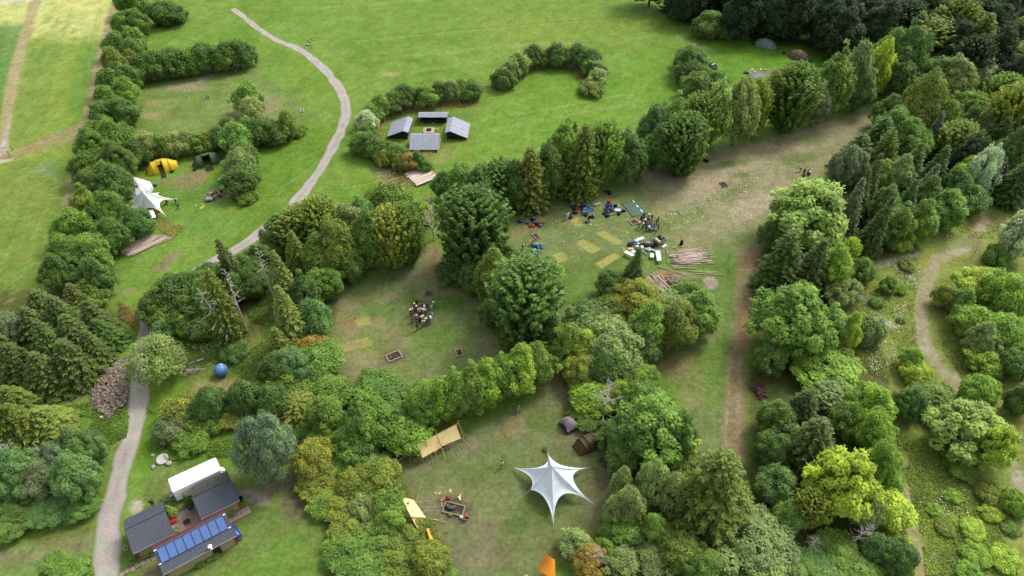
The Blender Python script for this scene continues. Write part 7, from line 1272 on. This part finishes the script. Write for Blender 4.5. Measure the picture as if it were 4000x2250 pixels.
crowd = [(595, 535, 1.75, 'reach', DK, DK, DK, 0, 'tall person in black with arms forward at the top of the crowd'), (525, 575, 1.4, 'stand', DK, (70, 60, 50), YE, 1, 'person in yellow hat and black shirt in front of the tall one in black'), (735, 570, 1.6, 'stand', (150, 150, 156), (60, 66, 60), DK, 0, 'person in patterned grey shirt at the top centre of the crowd'), (815, 570, 1.5, 'bend', (36, 44, 70), (60, 70, 80), DK, 0, 'person in navy bending over at the top of the crowd'), (940, 545, 1.4, 'stand', (150, 146, 176), DK, BR, 0, 'person in lavender shirt standing apart right of the crowd top'), (1078, 605, 1.3, 'walk', CR, CR, DK, 0, 'person in cream clothes with dark hair at the upper right'), (1145, 525, 1.35, 'stand', (150, 156, 150), (120, 126, 120), YE, 1, 'person in grey with pale yellow hat at the far upper right'), (385, 785, 1.4, 'stand', DK, (46, 50, 46), (240, 240, 170), 1, 'person in black with pale yellow hat at the left of the crowd'), (445, 735, 1.35, 'stand', BEI, BEI, (226, 200, 186), 1, 'person in beige beside the pale yellow hat at the left'), (472, 640, 1.4, 'stand', (90, 84, 84), (80, 70, 66), (96, 84, 76), 0, 'person in dark grey in the upper left of the crowd'), (512, 700, 1.4, 'reach', (110, 98, 84), (96, 90, 70), BR, 0, 'person in brown-grey in the left of the crowd'), (582, 660, 1.4, 'stand', (150, 140, 150), (120, 110, 110), (240, 226, 226), 1, 'person in grey with pinkish white hat in the crowd'), (592, 735, 1.35, 'stand', DK, (60, 50, 56), DK, 0, 'dark-clothed child in the middle of the front line'), (652, 765, 1.4, 'stand', KH, KH, (206, 200, 140), 1, 'person in khaki with a khaki hat in the front line'), (702, 780, 1.4, 'stand', (206, 206, 214), (50, 52, 66), BR, 0, 'person in pale shirt and dark trousers in the front line'), (745, 740, 1.35, 'stand', (52, 62, 100), (60, 62, 70), WH, 1, 'person in navy with white hat in the front line'), (812, 765, 1.4, 'stand', LIL, (190, 170, 140), WH, 1, 'person in lilac with white hat in the front line'), (885, 800, 1.45, 'stand', (60, 62, 54), DK, (190, 200, 100), 1, 'person in dark clothes with yellow-green hat at the right of the front line'), (842, 650, 1.35, 'stand', WH, (150, 160, 156), WH, 1, 'person all in white behind the front line'), (585, 870, 1.6, 'bend', (206, 180, 150), (44, 38, 60), (190, 160, 110), 0, 'person in beige top and dark trousers bending between the two groups'), (422, 1010, 1.4, 'stand', (36, 36, 36), (40, 42, 40), DK, 0, 'person all in black standing apart left of the lower group'), (560, 1000, 1.4, 'stand', (84, 124, 214), (60, 70, 90), (90, 120, 200), 0, 'person in bright blue at the left of the lower group'), (645, 1030, 1.5, 'stand', (126, 130, 140), (90, 94, 104), GRY, 0, 'person in grey in the lower group'), (612, 1275, 1.85, 'reach', (44, 42, 50), DK, DK, 2, 'tall adult in black shirt and shorts with bare legs at the front'), (702, 1045, 1.5, 'stand', DK, DK, (160, 130, 90), 0, 'fair-haired person in black in the lower group'), (760, 1010, 1.4, 'stand', (210, 190, 150), (190, 160, 130), (240, 220, 150), 1, 'person in beige with pale yellow hat in the lower group'), (778, 1185, 1.6, 'stand', (196, 150, 116), (166, 84, 54), (220, 180, 120), 0, 'person in rust-brown trousers at the front of the lower group'), (838, 1145, 1.35, 'stand', (140, 176, 224), (80, 130, 150), (226, 216, 190), 1, 'child in light blue with a cream hat at the front'), (815, 985, 1.4, 'stand', (150, 160, 166), (120, 126, 130), (180, 190, 196), 1, 'person in grey with a grey hat in the lower group'), (905, 1085, 1.5, 'stand', (40, 160, 96), DK, (226, 214, 170), 3, 'person in green shirt and black shorts'), (1003, 960, 1.5, 'stand', (46, 46, 52), (70, 76, 90), DK, 0, 'dark-haired person in black at the right of the lower group'), (1068, 880, 1.6, 'stand', (150, 146, 164), (140, 140, 150), GRY, 0, 'tall person in grey at the right of the lower group'), (1040, 1010, 1.4, 'stand', (220, 200, 214), (120, 110, 130), WH, 1, 'person in pale pink with white hat at the right'), (1098, 900, 1.5, 'stand', (214, 212, 220), (196, 196, 204), (200, 190, 180), 0, 'person in very pale grey at the far right of the lower group'), (1062, 1062, 1.45, 'walk', (150, 140, 160), (170, 160, 180), LIL, 1, 'person in mauve at the lower right of the lower group')]
for x, y, h, po, s, l, t, fl, lab in crowd: person(Z6(x, y), h * .98, po, s, l, t, lab + ' in the centre clearing' if len((lab + ' in the centre clearing').split()) <= 16 else lab, 'crowd in the centre clearing', None, fl >= 2, fl in (1, 3))
g2 = [(380, 445, 1.5, 'stand', BEI, (60, 60, 56), CR, 1, 'person in beige beside the framed pit at the left of the group'), (445, 460, 1.4, 'stand', (120, 140, 170), (80, 90, 110), WH, 1, 'person in blue-grey with white hat at the left of the table group'), (413, 360, 1.5, 'stand', (60, 58, 64), DK, DK, 0, 'dark-clothed person upper left in the table group'), (455, 325, 1.7, 'stand', (60, 74, 96), (50, 56, 70), BR, 0, 'tall person in slate blue nearest the green groundsheet'), (475, 405, 1.4, 'stand', (50, 50, 60), DK, WH, 1, 'person in black with white hat left of the white-covered table'), (490, 485, 1.5, 'stand', DK, (60, 58, 60), DK, 0, 'person in black at the near left corner of the white-covered table'), (500, 415, 1.5, 'reach', (120, 116, 120), (90, 86, 90), BR, 0, 'person in grey leaning towards the white-covered table'), (515, 350, 1.5, 'stand', (52, 54, 66), DK, DK, 0, 'person in dark navy behind the white-covered table'), (540, 355, 1.4, 'stand', (226, 226, 236), (80, 80, 90), BR, 0, 'person in white shirt and dark trousers behind the white-covered table'), (533, 318, 1.4, 'stand', (206, 196, 190), (190, 180, 170), (230, 224, 206), 1, 'person in pale clothes and cream hat at the back of the table group'), (580, 345, 1.5, 'stand', DK, (90, 80, 70), BR, 0, 'person in black at the back right of the table group'), (592, 375, 1.4, 'stand', (214, 200, 180), (206, 190, 170), (150, 110, 80), 0, 'person in cream at the right back of the table group'), (655, 388, 1.4, 'stand', (70, 160, 130), (90, 120, 110), (190, 170, 130), 0, 'person in teal green at the right of the table group'), (678, 378, 1.5, 'walk', (40, 40, 46), DK, DK, 0, 'person in black walking at the right of the table group'), (650, 448, 1.3, 'stand', (200, 44, 48), (60, 50, 56), BR, 0, 'child in red at the right of the white-covered table'), (685, 485, 1.4, 'stand', (66, 60, 60), (56, 52, 54), DK, 0, 'dark-clothed child at the near right of the table group'), (545, 495, 1.4, 'bend', (196, 206, 226), (120, 126, 140), BR, 0, 'person in pale blue bending at the near side of the white-covered table'), (575, 490, 1.4, 'bend', (56, 66, 110), (60, 64, 80), DK, 0, 'person in navy bending at the near side of the white-covered table'), (612, 480, 1.4, 'reach', (60, 70, 130), (50, 54, 70), DK, 0, 'person in royal blue at the near right of the white-covered table')]
for x, y, h, po, s, l, t, fl, lab in g2: person(Z5(x, y), h, po, s, l, t, lab, 'group around the white-covered table', None, False, fl == 1)
person(Z4(1042, 612), 1.8, 'stand', (240, 238, 236), (236, 234, 228), (90, 60, 44), 'person all in white standing beside two plum packs', None, .4, False, False)
person(Z4(360, 1092), 1.5, 'bend', (110, 100, 116), (214, 180, 130), (50, 44, 50), 'person in grey-purple bending below the left fire pit', None, 1.2, False, False)
person(Z4(205, 1162), 1.5, 'bend', (206, 190, 160), (80, 70, 60), (60, 46, 40), 'person in beige bending at the left edge of the upper clearing', None, .9, False, False)
for x, y, po, s, l, t, hf, lab in [(640, 610, 'bend', (110, 130, 176), (84, 50, 56), (60, 70, 100), False, 'person in blue bending at the far right of the dirt clearing'), (790, 630, 'sit', (56, 66, 50), (50, 56, 46), DK, False, 'person in dark green sitting at the far right of the dirt clearing'), (905, 645, 'sit', (66, 72, 70), (60, 64, 66), DK, False, 'person in slate grey sitting next to the white hat'), (950, 712, 'sit', (80, 80, 110), (60, 60, 70), (246, 246, 250), True, 'person with white hat sitting by the bright maple'), (780, 770, 'sit', (110, 100, 110), (90, 84, 90), (150, 130, 120), False, 'person in mauve grey sitting half behind the bright maple')]: person(Z12(x, y), 1.6, po, s, l, t, lab, 'people sitting at the far right of the dirt clearing', None, False, hf)
person(Z3(688, 708), 1.6, 'bend', (196, 190, 190), (60, 60, 76), DK, 'person in pale shirt bending at the right tip of the white star tent', None, 2.0, False, False); person(Z3(715, 768), 1.6, 'sit', (60, 70, 100), (160, 160, 170), DK, 'person in slate blue crouching right of the white star tent', None, 1.0, False, False); person(Z3(575, 705), 1.5, 'sit', (60, 80, 96), (140, 150, 150), (40, 44, 50), 'person in dark teal sitting in front of the white star tent', None, .2, False, False); pack(Z3(540, 705), (220, 226, 140), 'pale yellow pack beside the person sitting at the white star tent', None, .7)
person(Z8(70, 130), 1.4, 'walk', (120, 130, 96), (200, 190, 160), (214, 190, 140), 'fair-haired child walking across the top of the tarp clearing', None, 2.6, False, False); person(T12(1855, 630), 1.4, 'stand', (214, 222, 236), (120, 120, 130), DK, 'child in white shirt standing left of the large star tent', None, .2, False, False)
person(Z7(935, 1230), 1.6, 'sit', (40, 34, 36), (44, 40, 42), (206, 60, 66), 'person in black with red cap sitting at the corner of the campfire pit', None, -.6, False, True); person(Z7(135, 605), 1.4, 'stand', (70, 120, 200), (150, 156, 160), (60, 60, 70), 'child in blue at the left end of the orange tarps', None, .5, False, False)
person(Z1(437, 655), 1.6, 'stand', (60, 40, 46), DK, (150, 100, 80), 'person in dark clothes behind the left hut roof', None, 1.0, False, False); person(Z1(862, 708), 1.7, 'bend', (30, 30, 34), (30, 30, 34), DK, 'person in black bending at the patio top by the slim cypress', None, 1.0, False, False)
for q, l in (((100, 590, 185, 485), 'longer pole sticking out of the trees left of the orange tarps'), ((150, 590, 255, 515), 'shorter pole sticking out of the trees left of the orange tarps')): pole('loose_pole', Z7(q[0], q[1], .1), Z7(q[2], q[3], .9), .06, (190, 180, 140), l, 'pole')

# ------------------------------------------------------------------ globe, rubble, fallen tree
gl = thing('globe_ball', 'big inflatable blue globe ball with green land on the glade', 'ball', Z10(2063, 590)); gr_ = .98; gc = gl.location + Vector((0, 0, gr_ - .03))
gm, gn, gb = mat('globe_skin', .45, .4); tcn = gn.nodes.new('ShaderNodeTexCoord'); no = gn.nodes.new('ShaderNodeTexNoise'); no.inputs['Scale'].default_value = 6; gn.links.new(tcn.outputs['Object'], no.inputs['Vector']); rr = gn.nodes.new('ShaderNodeValToRGB'); rr.color_ramp.elements[0].color = a4(78, 130, 206); rr.color_ramp.elements[1].color = a4(122, 168, 226); gn.links.new(no.outputs['Fac'], rr.inputs[0]); gn.links.new(rr.outputs[0], gb.inputs['Base Color'])
bm = bmesh.new(); bmesh.ops.create_uvsphere(bm, u_segments=32, v_segments=20, radius=gr_)
me = bpy.data.meshes.new('ball_skin'); bm.to_mesh(me); bm.free(); me.shade_smooth(); me.materials.append(gm); o = part('ball_skin', me, gl); o.location = (0, 0, gr_ - .03)
def cap(dirv, rad, seed, col, nm, k=18):
    d = Vector(dirv).normalized(); a = d.orthogonal().normalized(); b = d.cross(a); R = random.Random(seed); vs = [d * (gr_ + .012)]
    rs = [rad * R.uniform(.65, 1.25) for _ in range(k)]
    for ring in (.5, 1):
        for i in range(k):
            t = 2 * math.pi * i / k; r = ring * rs[i]; p = (d + a * (r * math.cos(t)) + b * (r * math.sin(t))).normalized(); vs.append(p * (gr_ + (.012 if ring < 1 else .006)))
    fs = [(0, 1 + i, 1 + (i + 1) % k) for i in range(k)] + [(1 + i, 1 + k + i, 1 + k + (i + 1) % k, 1 + (i + 1) % k) for i in range(k)]
    mb = MB(); mb.add([gc + v for v in vs], fs); build(nm, mb, M['plastic'], gl, alb(*col))
cap((-.25, -.85, -.1), .42, 4, (90, 160, 66), 'land_patch'); cap((-.95, -.25, .35), .36, 9, (110, 170, 80), 'land_patch'); cap((.7, .6, .3), .5, 12, (96, 164, 70), 'land_patch'); cap((.1, .45, .9), .24, 2, (226, 232, 240), 'ice_patch'); cap((-.2, -.72, -.62), .2, 3, (220, 226, 238), 'ice_patch'); cap((-.5, .8, -.1), .4, 21, (100, 160, 76), 'land_patch')
def stuff(name, me, color=None, label=None, cat=None):
    o = bpy.data.objects.new(name, me); COL.objects.link(o); o['kind'] = 'stuff'
    if color: o.color = tuple(color[:3]) + (1,)
    if label: o['label'] = label
    if cat: o['category'] = cat
    return o
def rubble(name, polyz, zf, n, r0, r1, cols, hump, label):
    "loose stones, each real geometry, grouped by tone"
    tmp = bmesh.new(); bmesh.ops.create_icosphere(tmp, subdivisions=1, radius=1); base = np.array([v.co[:] for v in tmp.verts]); fcs = [[v.index for v in f.verts] for f in tmp.faces]; tmp.free(); R = np.random.RandomState(5)
    xs = [p[0] for p in polyz]; ys = [p[1] for p in polyz]
    def inside(x, y):
        c = False
        for i in range(len(polyz)):
            x0, y0 = polyz[i]; x1, y1 = polyz[i - 1]
            if (y0 > y) != (y1 > y) and x < (x1 - x0) * (y - y0) / (y1 - y0) + x0: c = not c
        return c
    V = {k: [] for k in range(len(cols))}; Fx = {k: [] for k in range(len(cols))}; cx, cy = sum(xs) / len(xs), sum(ys) / len(ys)
    m = 0
    while m < n:
        x, y = random.uniform(min(xs), max(xs)), random.uniform(min(ys), max(ys))
        if not inside(x, y): continue
        m += 1; p = zf(x, y); rr_ = random.uniform(r0, r1) * random.choice([.6, .8, 1, 1, 1.4]); q = max(0, 1 - max(abs(x - cx) / (max(xs) - min(xs)), abs(y - cy) / (max(ys) - min(ys))) * 2)
        k = random.randrange(len(cols)); pts = base * R.uniform(.75, 1.2, base.shape) * rr_ * np.array([random.uniform(.8, 1.3), random.uniform(.7, 1.1), random.uniform(.5, .8)]); o = sum(len(a) for a in V[k]); V[k].append(pts + np.array([p.x, p.y, hump * q + rr_ * .3])); Fx[k] += [[i + o for i in f] for f in fcs]
    for k in V:
        me = bpy.data.meshes.new(name); me.from_pydata(np.concatenate(V[k]).tolist(), [], Fx[k]); me.update(); me.materials.append(M['stone']); stuff(name, me, alb(*cols[k]), label, 'rubble')
RB_ = [(170, 790), (300, 640), (430, 570), (600, 440), (700, 320), (780, 300), (800, 420), (760, 560), (700, 700), (740, 860), (700, 1040), (560, 1110), (480, 1260), (420, 1180), (260, 1090), (200, 950)]
rubble('rubble_heap', RB_, Z10, 1700, .1, .22, [(136, 118, 100), (164, 142, 116), (112, 104, 96), (190, 168, 140), (146, 144, 140)], .9, 'heap of broken bricks and stones left of the gravel path')
rubble('rubble_heap', [(300, 610), (380, 545), (520, 490), (620, 360), (680, 370), (600, 520), (440, 580), (320, 640)], Z10, 160, .14, .26, [(186, 186, 186), (160, 164, 168)], .3, 'pale grey stones along the upper rim of the rubble heap')
for k, (x, y) in enumerate([(195, 795), (310, 690), (500, 800), (605, 585), (590, 640), (630, 675), (612, 700), (645, 735), (600, 765), (620, 842), (610, 850), (665, 885), (685, 860), (620, 995), (755, 765), (715, 735), (190, 845), (355, 1200), (300, 1420), (690, 700), (445, 1070), (22, 1108)]): rock('loose_stone', Z10(x, y, .35 if 250 < x < 680 and y < 1050 else 0), random.uniform(.2, .3), random.choice([(226, 190, 160), (220, 206, 190), (206, 170, 140)]), 'pale loose stone on or beside the rubble heap', 'pale stones of the rubble heap', True)
rubble('stone_scatter', [(1640, 1010), (1700, 1000), (1720, 1060), (1650, 1060)], Z10, 30, .1, .2, [(190, 160, 140), (150, 110, 90)], .1, 'few stones between the bushes above the white trailer'); rubble('stone_scatter', [(2060, 930), (2120, 900), (2220, 880), (2210, 960), (2100, 970)], Z10, 50, .1, .2, [(206, 180, 160), (140, 96, 80)], .2, 'brick and stone scatter left of the right dark bush'); rubble('stone_scatter', [(2230, 730), (2290, 680), (2350, 690), (2300, 740)], Z10, 26, .1, .18, [(196, 160, 120), (150, 96, 76)], .1, 'stone scatter on the glade above the dark bushes')
rubble('stone_scatter', [(1800, 10), (1870, 0), (1930, 110), (1880, 140)], T22, 130, .1, .22, [(110, 80, 66), (90, 64, 56)], .6, 'reddish brown brush pile beside the dirt track'); rubble('stone_scatter', [(330, 330), (430, 290), (455, 340), (400, 385)], T10, 40, .12, .25, [(200, 190, 170), (150, 150, 130)], .2, 'stones in the weeds beside the far gravel path')
rubble('chalk_scatter', [(860, 530), (1000, 490), (1130, 470), (1010, 520), (880, 560)], T31, 90, .06, .16, [(226, 216, 196), (206, 196, 176)], .02, 'chalk stones on the pale bank above the quarry'); rubble('chalk_scatter', [(630, 730), (660, 730), (800, 880), (1000, 1050), (980, 1055), (780, 890)], T31, 120, .06, .16, [(226, 216, 196), (206, 196, 176)], .02, 'chalk stones along the long pale ledge'); rubble('chalk_scatter', [(925, 560), (975, 560), (1105, 655), (1085, 660), (960, 585)], T31, 70, .06, .16, [(230, 222, 204), (206, 196, 176)], .02, 'chalk stones along the short pale ledge')
ft_ = thing('fallen_conifer', 'bleached dead conifer lying on the glade left of the globe', 'dead tree', Z10(1640, 530)); a, b = Z10(1440, 525, .25), Z10(1825, 512, .2); mb = MB(); mb.tube(a, b, .14, .04, 7); build('trunk', mb, M['deadwood'], ft_)
for k in range(30):
    s = random.uniform(.1, .95); p = a.lerp(b, s); d = Vector((random.uniform(-.5, .3), random.choice([-1, -1, 1]) * random.uniform(.6, 1), random.uniform(-.1, .5))).normalized(); L = (1.5 - s) * random.uniform(.6, 1.3)
    mb = MB(); mb.tube(p, p + d * L, .03, .012, 4)
    for q in range(4): z_ = p + d * L * random.uniform(.3, .9); mb.tube(z_, z_ + (d + Vector((random.uniform(-.7, .7), 0, random.uniform(-.1, .5)))).normalized() * L * .3, .014, .008, 3)
    build('branch', mb, M['deadwood'], ft_)
pole('fallen_log', Z10(1700, 402, .2), Z10(1795, 365, .25), .16, (206, 200, 190), 'thick bleached log lying above the fallen conifer, upper right', 'log'); pole('fallen_log', Z10(1580, 445, .15), Z10(1670, 405, .2), .12, (190, 184, 170), 'thinner bleached log lying above the fallen conifer', 'log'); pole('fallen_log', Z10(1850, 455, .1), Z10(1900, 438, .12), .07, (206, 196, 180), 'short bleached stick left of the globe', 'log'); pole('red_beam', T12(110, 280, .5), T12(170, 260, .5), .12, (150, 60, 56), 'dark red beam in the trees right of the blue-grey pine', 'beam')
# ------------------------------------------------------------------ field fence posts, archery targets
for k, (x, y, c) in enumerate([(390, 1105, (216, 208, 190)), (545, 1045, (206, 200, 180)), (725, 995, (226, 220, 200)), (940, 905, (206, 200, 170)), (1210, 830, (222, 214, 196)), (1425, 755, (216, 210, 190)), (245, 1150, (130, 130, 120)), (190, 1265, (120, 120, 112)), (1500, 990, (150, 150, 140))]):
    p = Z14(x, y); o = thing('fence_post', '%s fence post at the field corner, %s' % (('pale' if k < 6 else 'grey'), ('leftmost pale one', 'second pale one', 'third pale one', 'fourth pale one', 'fifth pale one', 'nearest the hedge belt', 'by the pale track', 'below the dry strip near the track', 'close to the hedge below the strip')[k]), 'fence post', p, 'fence posts at the field corner'); mb = MB(); mb.tube(p, p + Vector((0, 0, 1.35)), .07, .06, 6); build('post', mb, M['wood'], o, alb(*c)); mb = MB(); mb.lathe(p + Vector((0, 0, 1.35)), [(.06, 0), (.04, .05), (0, .06)], 6); build('post_tip', mb, M['wood'], o, alb(*c))
for k, (bx, by, tx, ty, rx0, ry0, rx1, ry1, dx, dy) in enumerate([(1080, 530, 1195, 180, 850, 455, 1235, 620, 1045, 475), (1600, 760, 1710, 380, 1340, 630, 1690, 790, 1555, 670), (2120, 930, 2210, 560, 1890, 850, 2190, 1000, 2055, 850)]):
    base = Z13(bx, by); o = thing('archery_stand', ('archery target stand nearest the conifer edge', 'middle archery target stand of the three', 'archery target stand at the right edge')[k], 'archery target', base, 'archery targets at the lawn edge'); top = Z13(tx, ty, 2.5); col = (150, 130, 110)
    for q in ((bx - 110, by - 60), (bx + 20, by - 30)): pole('tripod_leg', Z13(*q), top, .05, col, None, None, None, o)
    pole('tripod_leg', top + Vector((.2, 1.6, -2.5)), top, .05, col, None, None, None, o); pole('rail', Z13(rx0, ry0, .55), Z13(rx1, ry1, .55), .06, (176, 160, 124), None, None, None, o)
    for q in ((rx0 + 60, ry0 + 40), (rx1 - 60, ry1 - 10)): c_ = Z13(q[0], q[1], .55); pole('rail_post', (c_.x, c_.y, 0), c_, .04, (110, 110, 90), None, None, None, o)
    dc = Z13(dx, dy, .95); Rd = Vector((0, 0, 1)).rotation_difference(Vector((-.25, -1, .25)).normalized()).to_matrix(); mb = MB(); mb.lathe(dc, [(0, -.07), (.5, -.07), (.5, .07), (0, .07)], 18, Rd); tg = build('straw_disc', mb, M['wood'], o, alb(196, 178, 140))
    for r, h, cc in ((.4, .085, (226, 214, 196)), (.22, .095, (120, 96, 80)), (.12, .105, (206, 190, 160))): mb = MB(); mb.lathe(dc, [(0, h), (r, h), (r, h - .02)], 16, Rd); sub('ring', mb, M['wood'], tg, o, alb(*cc))

# ------------------------------------------------------------------ ground cover nobody could count
def scatter(name, regions, n, size, hgt, col, label, cat, m='leaf', upright=False, seed=1, jit=.3, br=1.85):
    R = np.random.RandomState(seed); RD = random.Random(seed); P = []
    for reg in regions:
        poly_, wgt = reg if isinstance(reg, tuple) and isinstance(reg[1], (int, float)) and not isinstance(reg[0], (int, float)) else (reg, 1); k = 0; xs = [p[0] for p in poly_]; ys = [p[1] for p in poly_]
        while k < int(n * wgt):
            x, y = RD.uniform(min(xs), max(xs)), RD.uniform(min(ys), max(ys)); c = False
            for i in range(len(poly_)):
                x0, y0 = poly_[i]; x1, y1 = poly_[i - 1]
                if (y0 > y) != (y1 > y) and x < (x1 - x0) * (y - y0) / (y1 - y0) + x0: c = not c
            if c: p = F(x, y); P.append((p.x, p.y)); k += 1
    P = np.array(P); keep = vnoise(P[:, 0], P[:, 1], 3.0, seed) > jit; P = P[keep]; k = len(P); hz = hgt * R.uniform(.15, 1, k) * (.4 + .8 * vnoise(P[:, 0], P[:, 1], 2.0, seed + 5))
    Cc = np.stack([P[:, 0], P[:, 1], hz], 1)
    if upright: up = unit(np.stack([R.normal(0, .3, k), R.normal(0, .3, k), np.ones(k)], 1)); t = unit(np.cross(up, R.normal(size=(k, 3)))); Cc[:, 2] = hgt * .5; U = up * (hgt * R.uniform(.35, .6, k))[:, None]; V = t * (size * R.uniform(.5, 1.2, k))[:, None]
    else: nr = unit(np.stack([R.normal(0, .6, k), R.normal(0, .6, k), np.ones(k)], 1)); t, b = frames(nr, R); s = (size * R.uniform(.6, 1.3, k))[:, None]; U, V = t * s, b * s * .6
    return stuff(name, cards_mesh(name, Cc, U, V, np.clip(.5 * R.rand(k) + .6 * vnoise(P[:, 0], P[:, 1], 2.5, seed + 9) - .05, 0, 1), M[m]), tuple(v * br for v in alb(*col)), label, cat)
GLADE = [(440, 850), (520, 850), (600, 830), (690, 780), (700, 860), (690, 930), (600, 940), (480, 890)]
QU = [(2120, 690), (2250, 640), (2310, 660), (2300, 790), (2310, 870), (2260, 940), (2220, 980), (2140, 880)]
scatter('undergrowth', [(GLADE, .7), ([(600, 740), (690, 690), (700, 790), (640, 830)], .4), ([(370, 1020), (420, 1060), (480, 1120), (600, 1100), (580, 1150), (420, 1160), (385, 1100)], .5), ([(240, 1010), (330, 1040), (320, 1100), (250, 1130), (170, 1020)], .6), ([(610, 940), (700, 900), (700, 1050), (560, 1080), (520, 1040)], .6), ([(130, 1410), (230, 1400), (240, 1449), (100, 1470)], .25)], 8000, .12, .35, (110, 144, 56), 'rough green weeds of the glade and verges', 'undergrowth', seed=2)
scatter('undergrowth', [(QU, 1), ([(2250, 1090), (2420, 1120), (2420, 1260), (2300, 1280)], .6), ([(2300, 1240), (2480, 1250), (2560, 1440), (2330, 1449)], 1), ([(2380, 700), (2560, 640), (2560, 960), (2440, 980), (2370, 880)], 1), ([(2380, 560), (2560, 520), (2560, 600), (2440, 600)], .3)], 8000, .12, .4, (136, 160, 70), 'rough yellow-green weeds on the quarry slope', 'undergrowth', seed=3)
scatter('dry_grass', [([(1180, 252), (1120, 256), (1040, 262), (985, 278), (948, 312), (935, 350), (950, 400), (1100, 410), (1110, 385), (965, 370), (965, 320), (1005, 290), (1190, 268)], 1), ([(950, 415), (1090, 410), (1100, 460), (970, 480)], 1), ([(1295, 215), (1330, 172), (1400, 155), (1470, 180), (1460, 235), (1500, 245), (1470, 246), (1455, 210), (1440, 175), (1380, 168), (1330, 185)], .6), ([(330, 385), (560, 370), (570, 385), (350, 405)], .4), ([(355, 200), (620, 158), (630, 165), (360, 210)], .4), ([(380, 60), (470, 40), (475, 48), (390, 70)], .2), ([(400, 545), (470, 575), (440, 600), (380, 570)], .25), ([(300, 760), (350, 790), (345, 830), (300, 800)], .4)], 2600, .05, .55, (176, 156, 104), 'tall dry grass along the hedges and round the shelters', 'dry grass', upright=True, seed=4, jit=.25)
scatter('wildflowers', [([(2170, 850), (2240, 830), (2260, 910), (2190, 940)], 1), ([(2280, 660), (2330, 680), (2310, 730), (2280, 720)], .8), ([(2240, 770), (2280, 760), (2260, 830)], .4), ([(940, 425), (990, 430), (1010, 480), (950, 470)], .8), ([(2340, 560), (2440, 560), (2380, 620)], .3), ([(2300, 1250), (2440, 1230), (2440, 1300), (2300, 1300)], .4), ([(470, 870), (560, 860), (540, 900)], .3)], 420, .1, .5, (236, 236, 214), 'white wildflowers in the rough grass', 'flowers', seed=6, jit=.35)
scatter('pale_weeds', [([(1400, 545), (1560, 545), (1740, 440), (1900, 430), (1960, 480), (1760, 600), (1700, 640), (1500, 640), (1340, 600)], 1), ([(1660, 470), (1960, 440), (1900, 560), (1700, 600)], 1.2), ([(1800, 430), (2060, 400), (1960, 480), (1760, 520)], .5)], 520, .2, .04, (200, 198, 178), 'pale flattened weed rosettes dotting the upper clearing', 'weeds', seed=8, jit=.3, br=1.7)
scatter('clover_patches', [([(560, 330), (780, 250), (840, 330), (720, 480), (640, 540), (560, 480)], 1), ([(1200, 300), (1600, 250), (1500, 380), (1150, 440)], .8), ([(30, 410), (170, 395), (150, 500), (40, 560)], .9), ([(480, 290), (600, 250), (600, 320), (420, 320)], .6)], 110, .14, .04, (176, 190, 130), 'pale clover spots on the mown lawns', 'clover', seed=9, jit=.35, br=1.0)
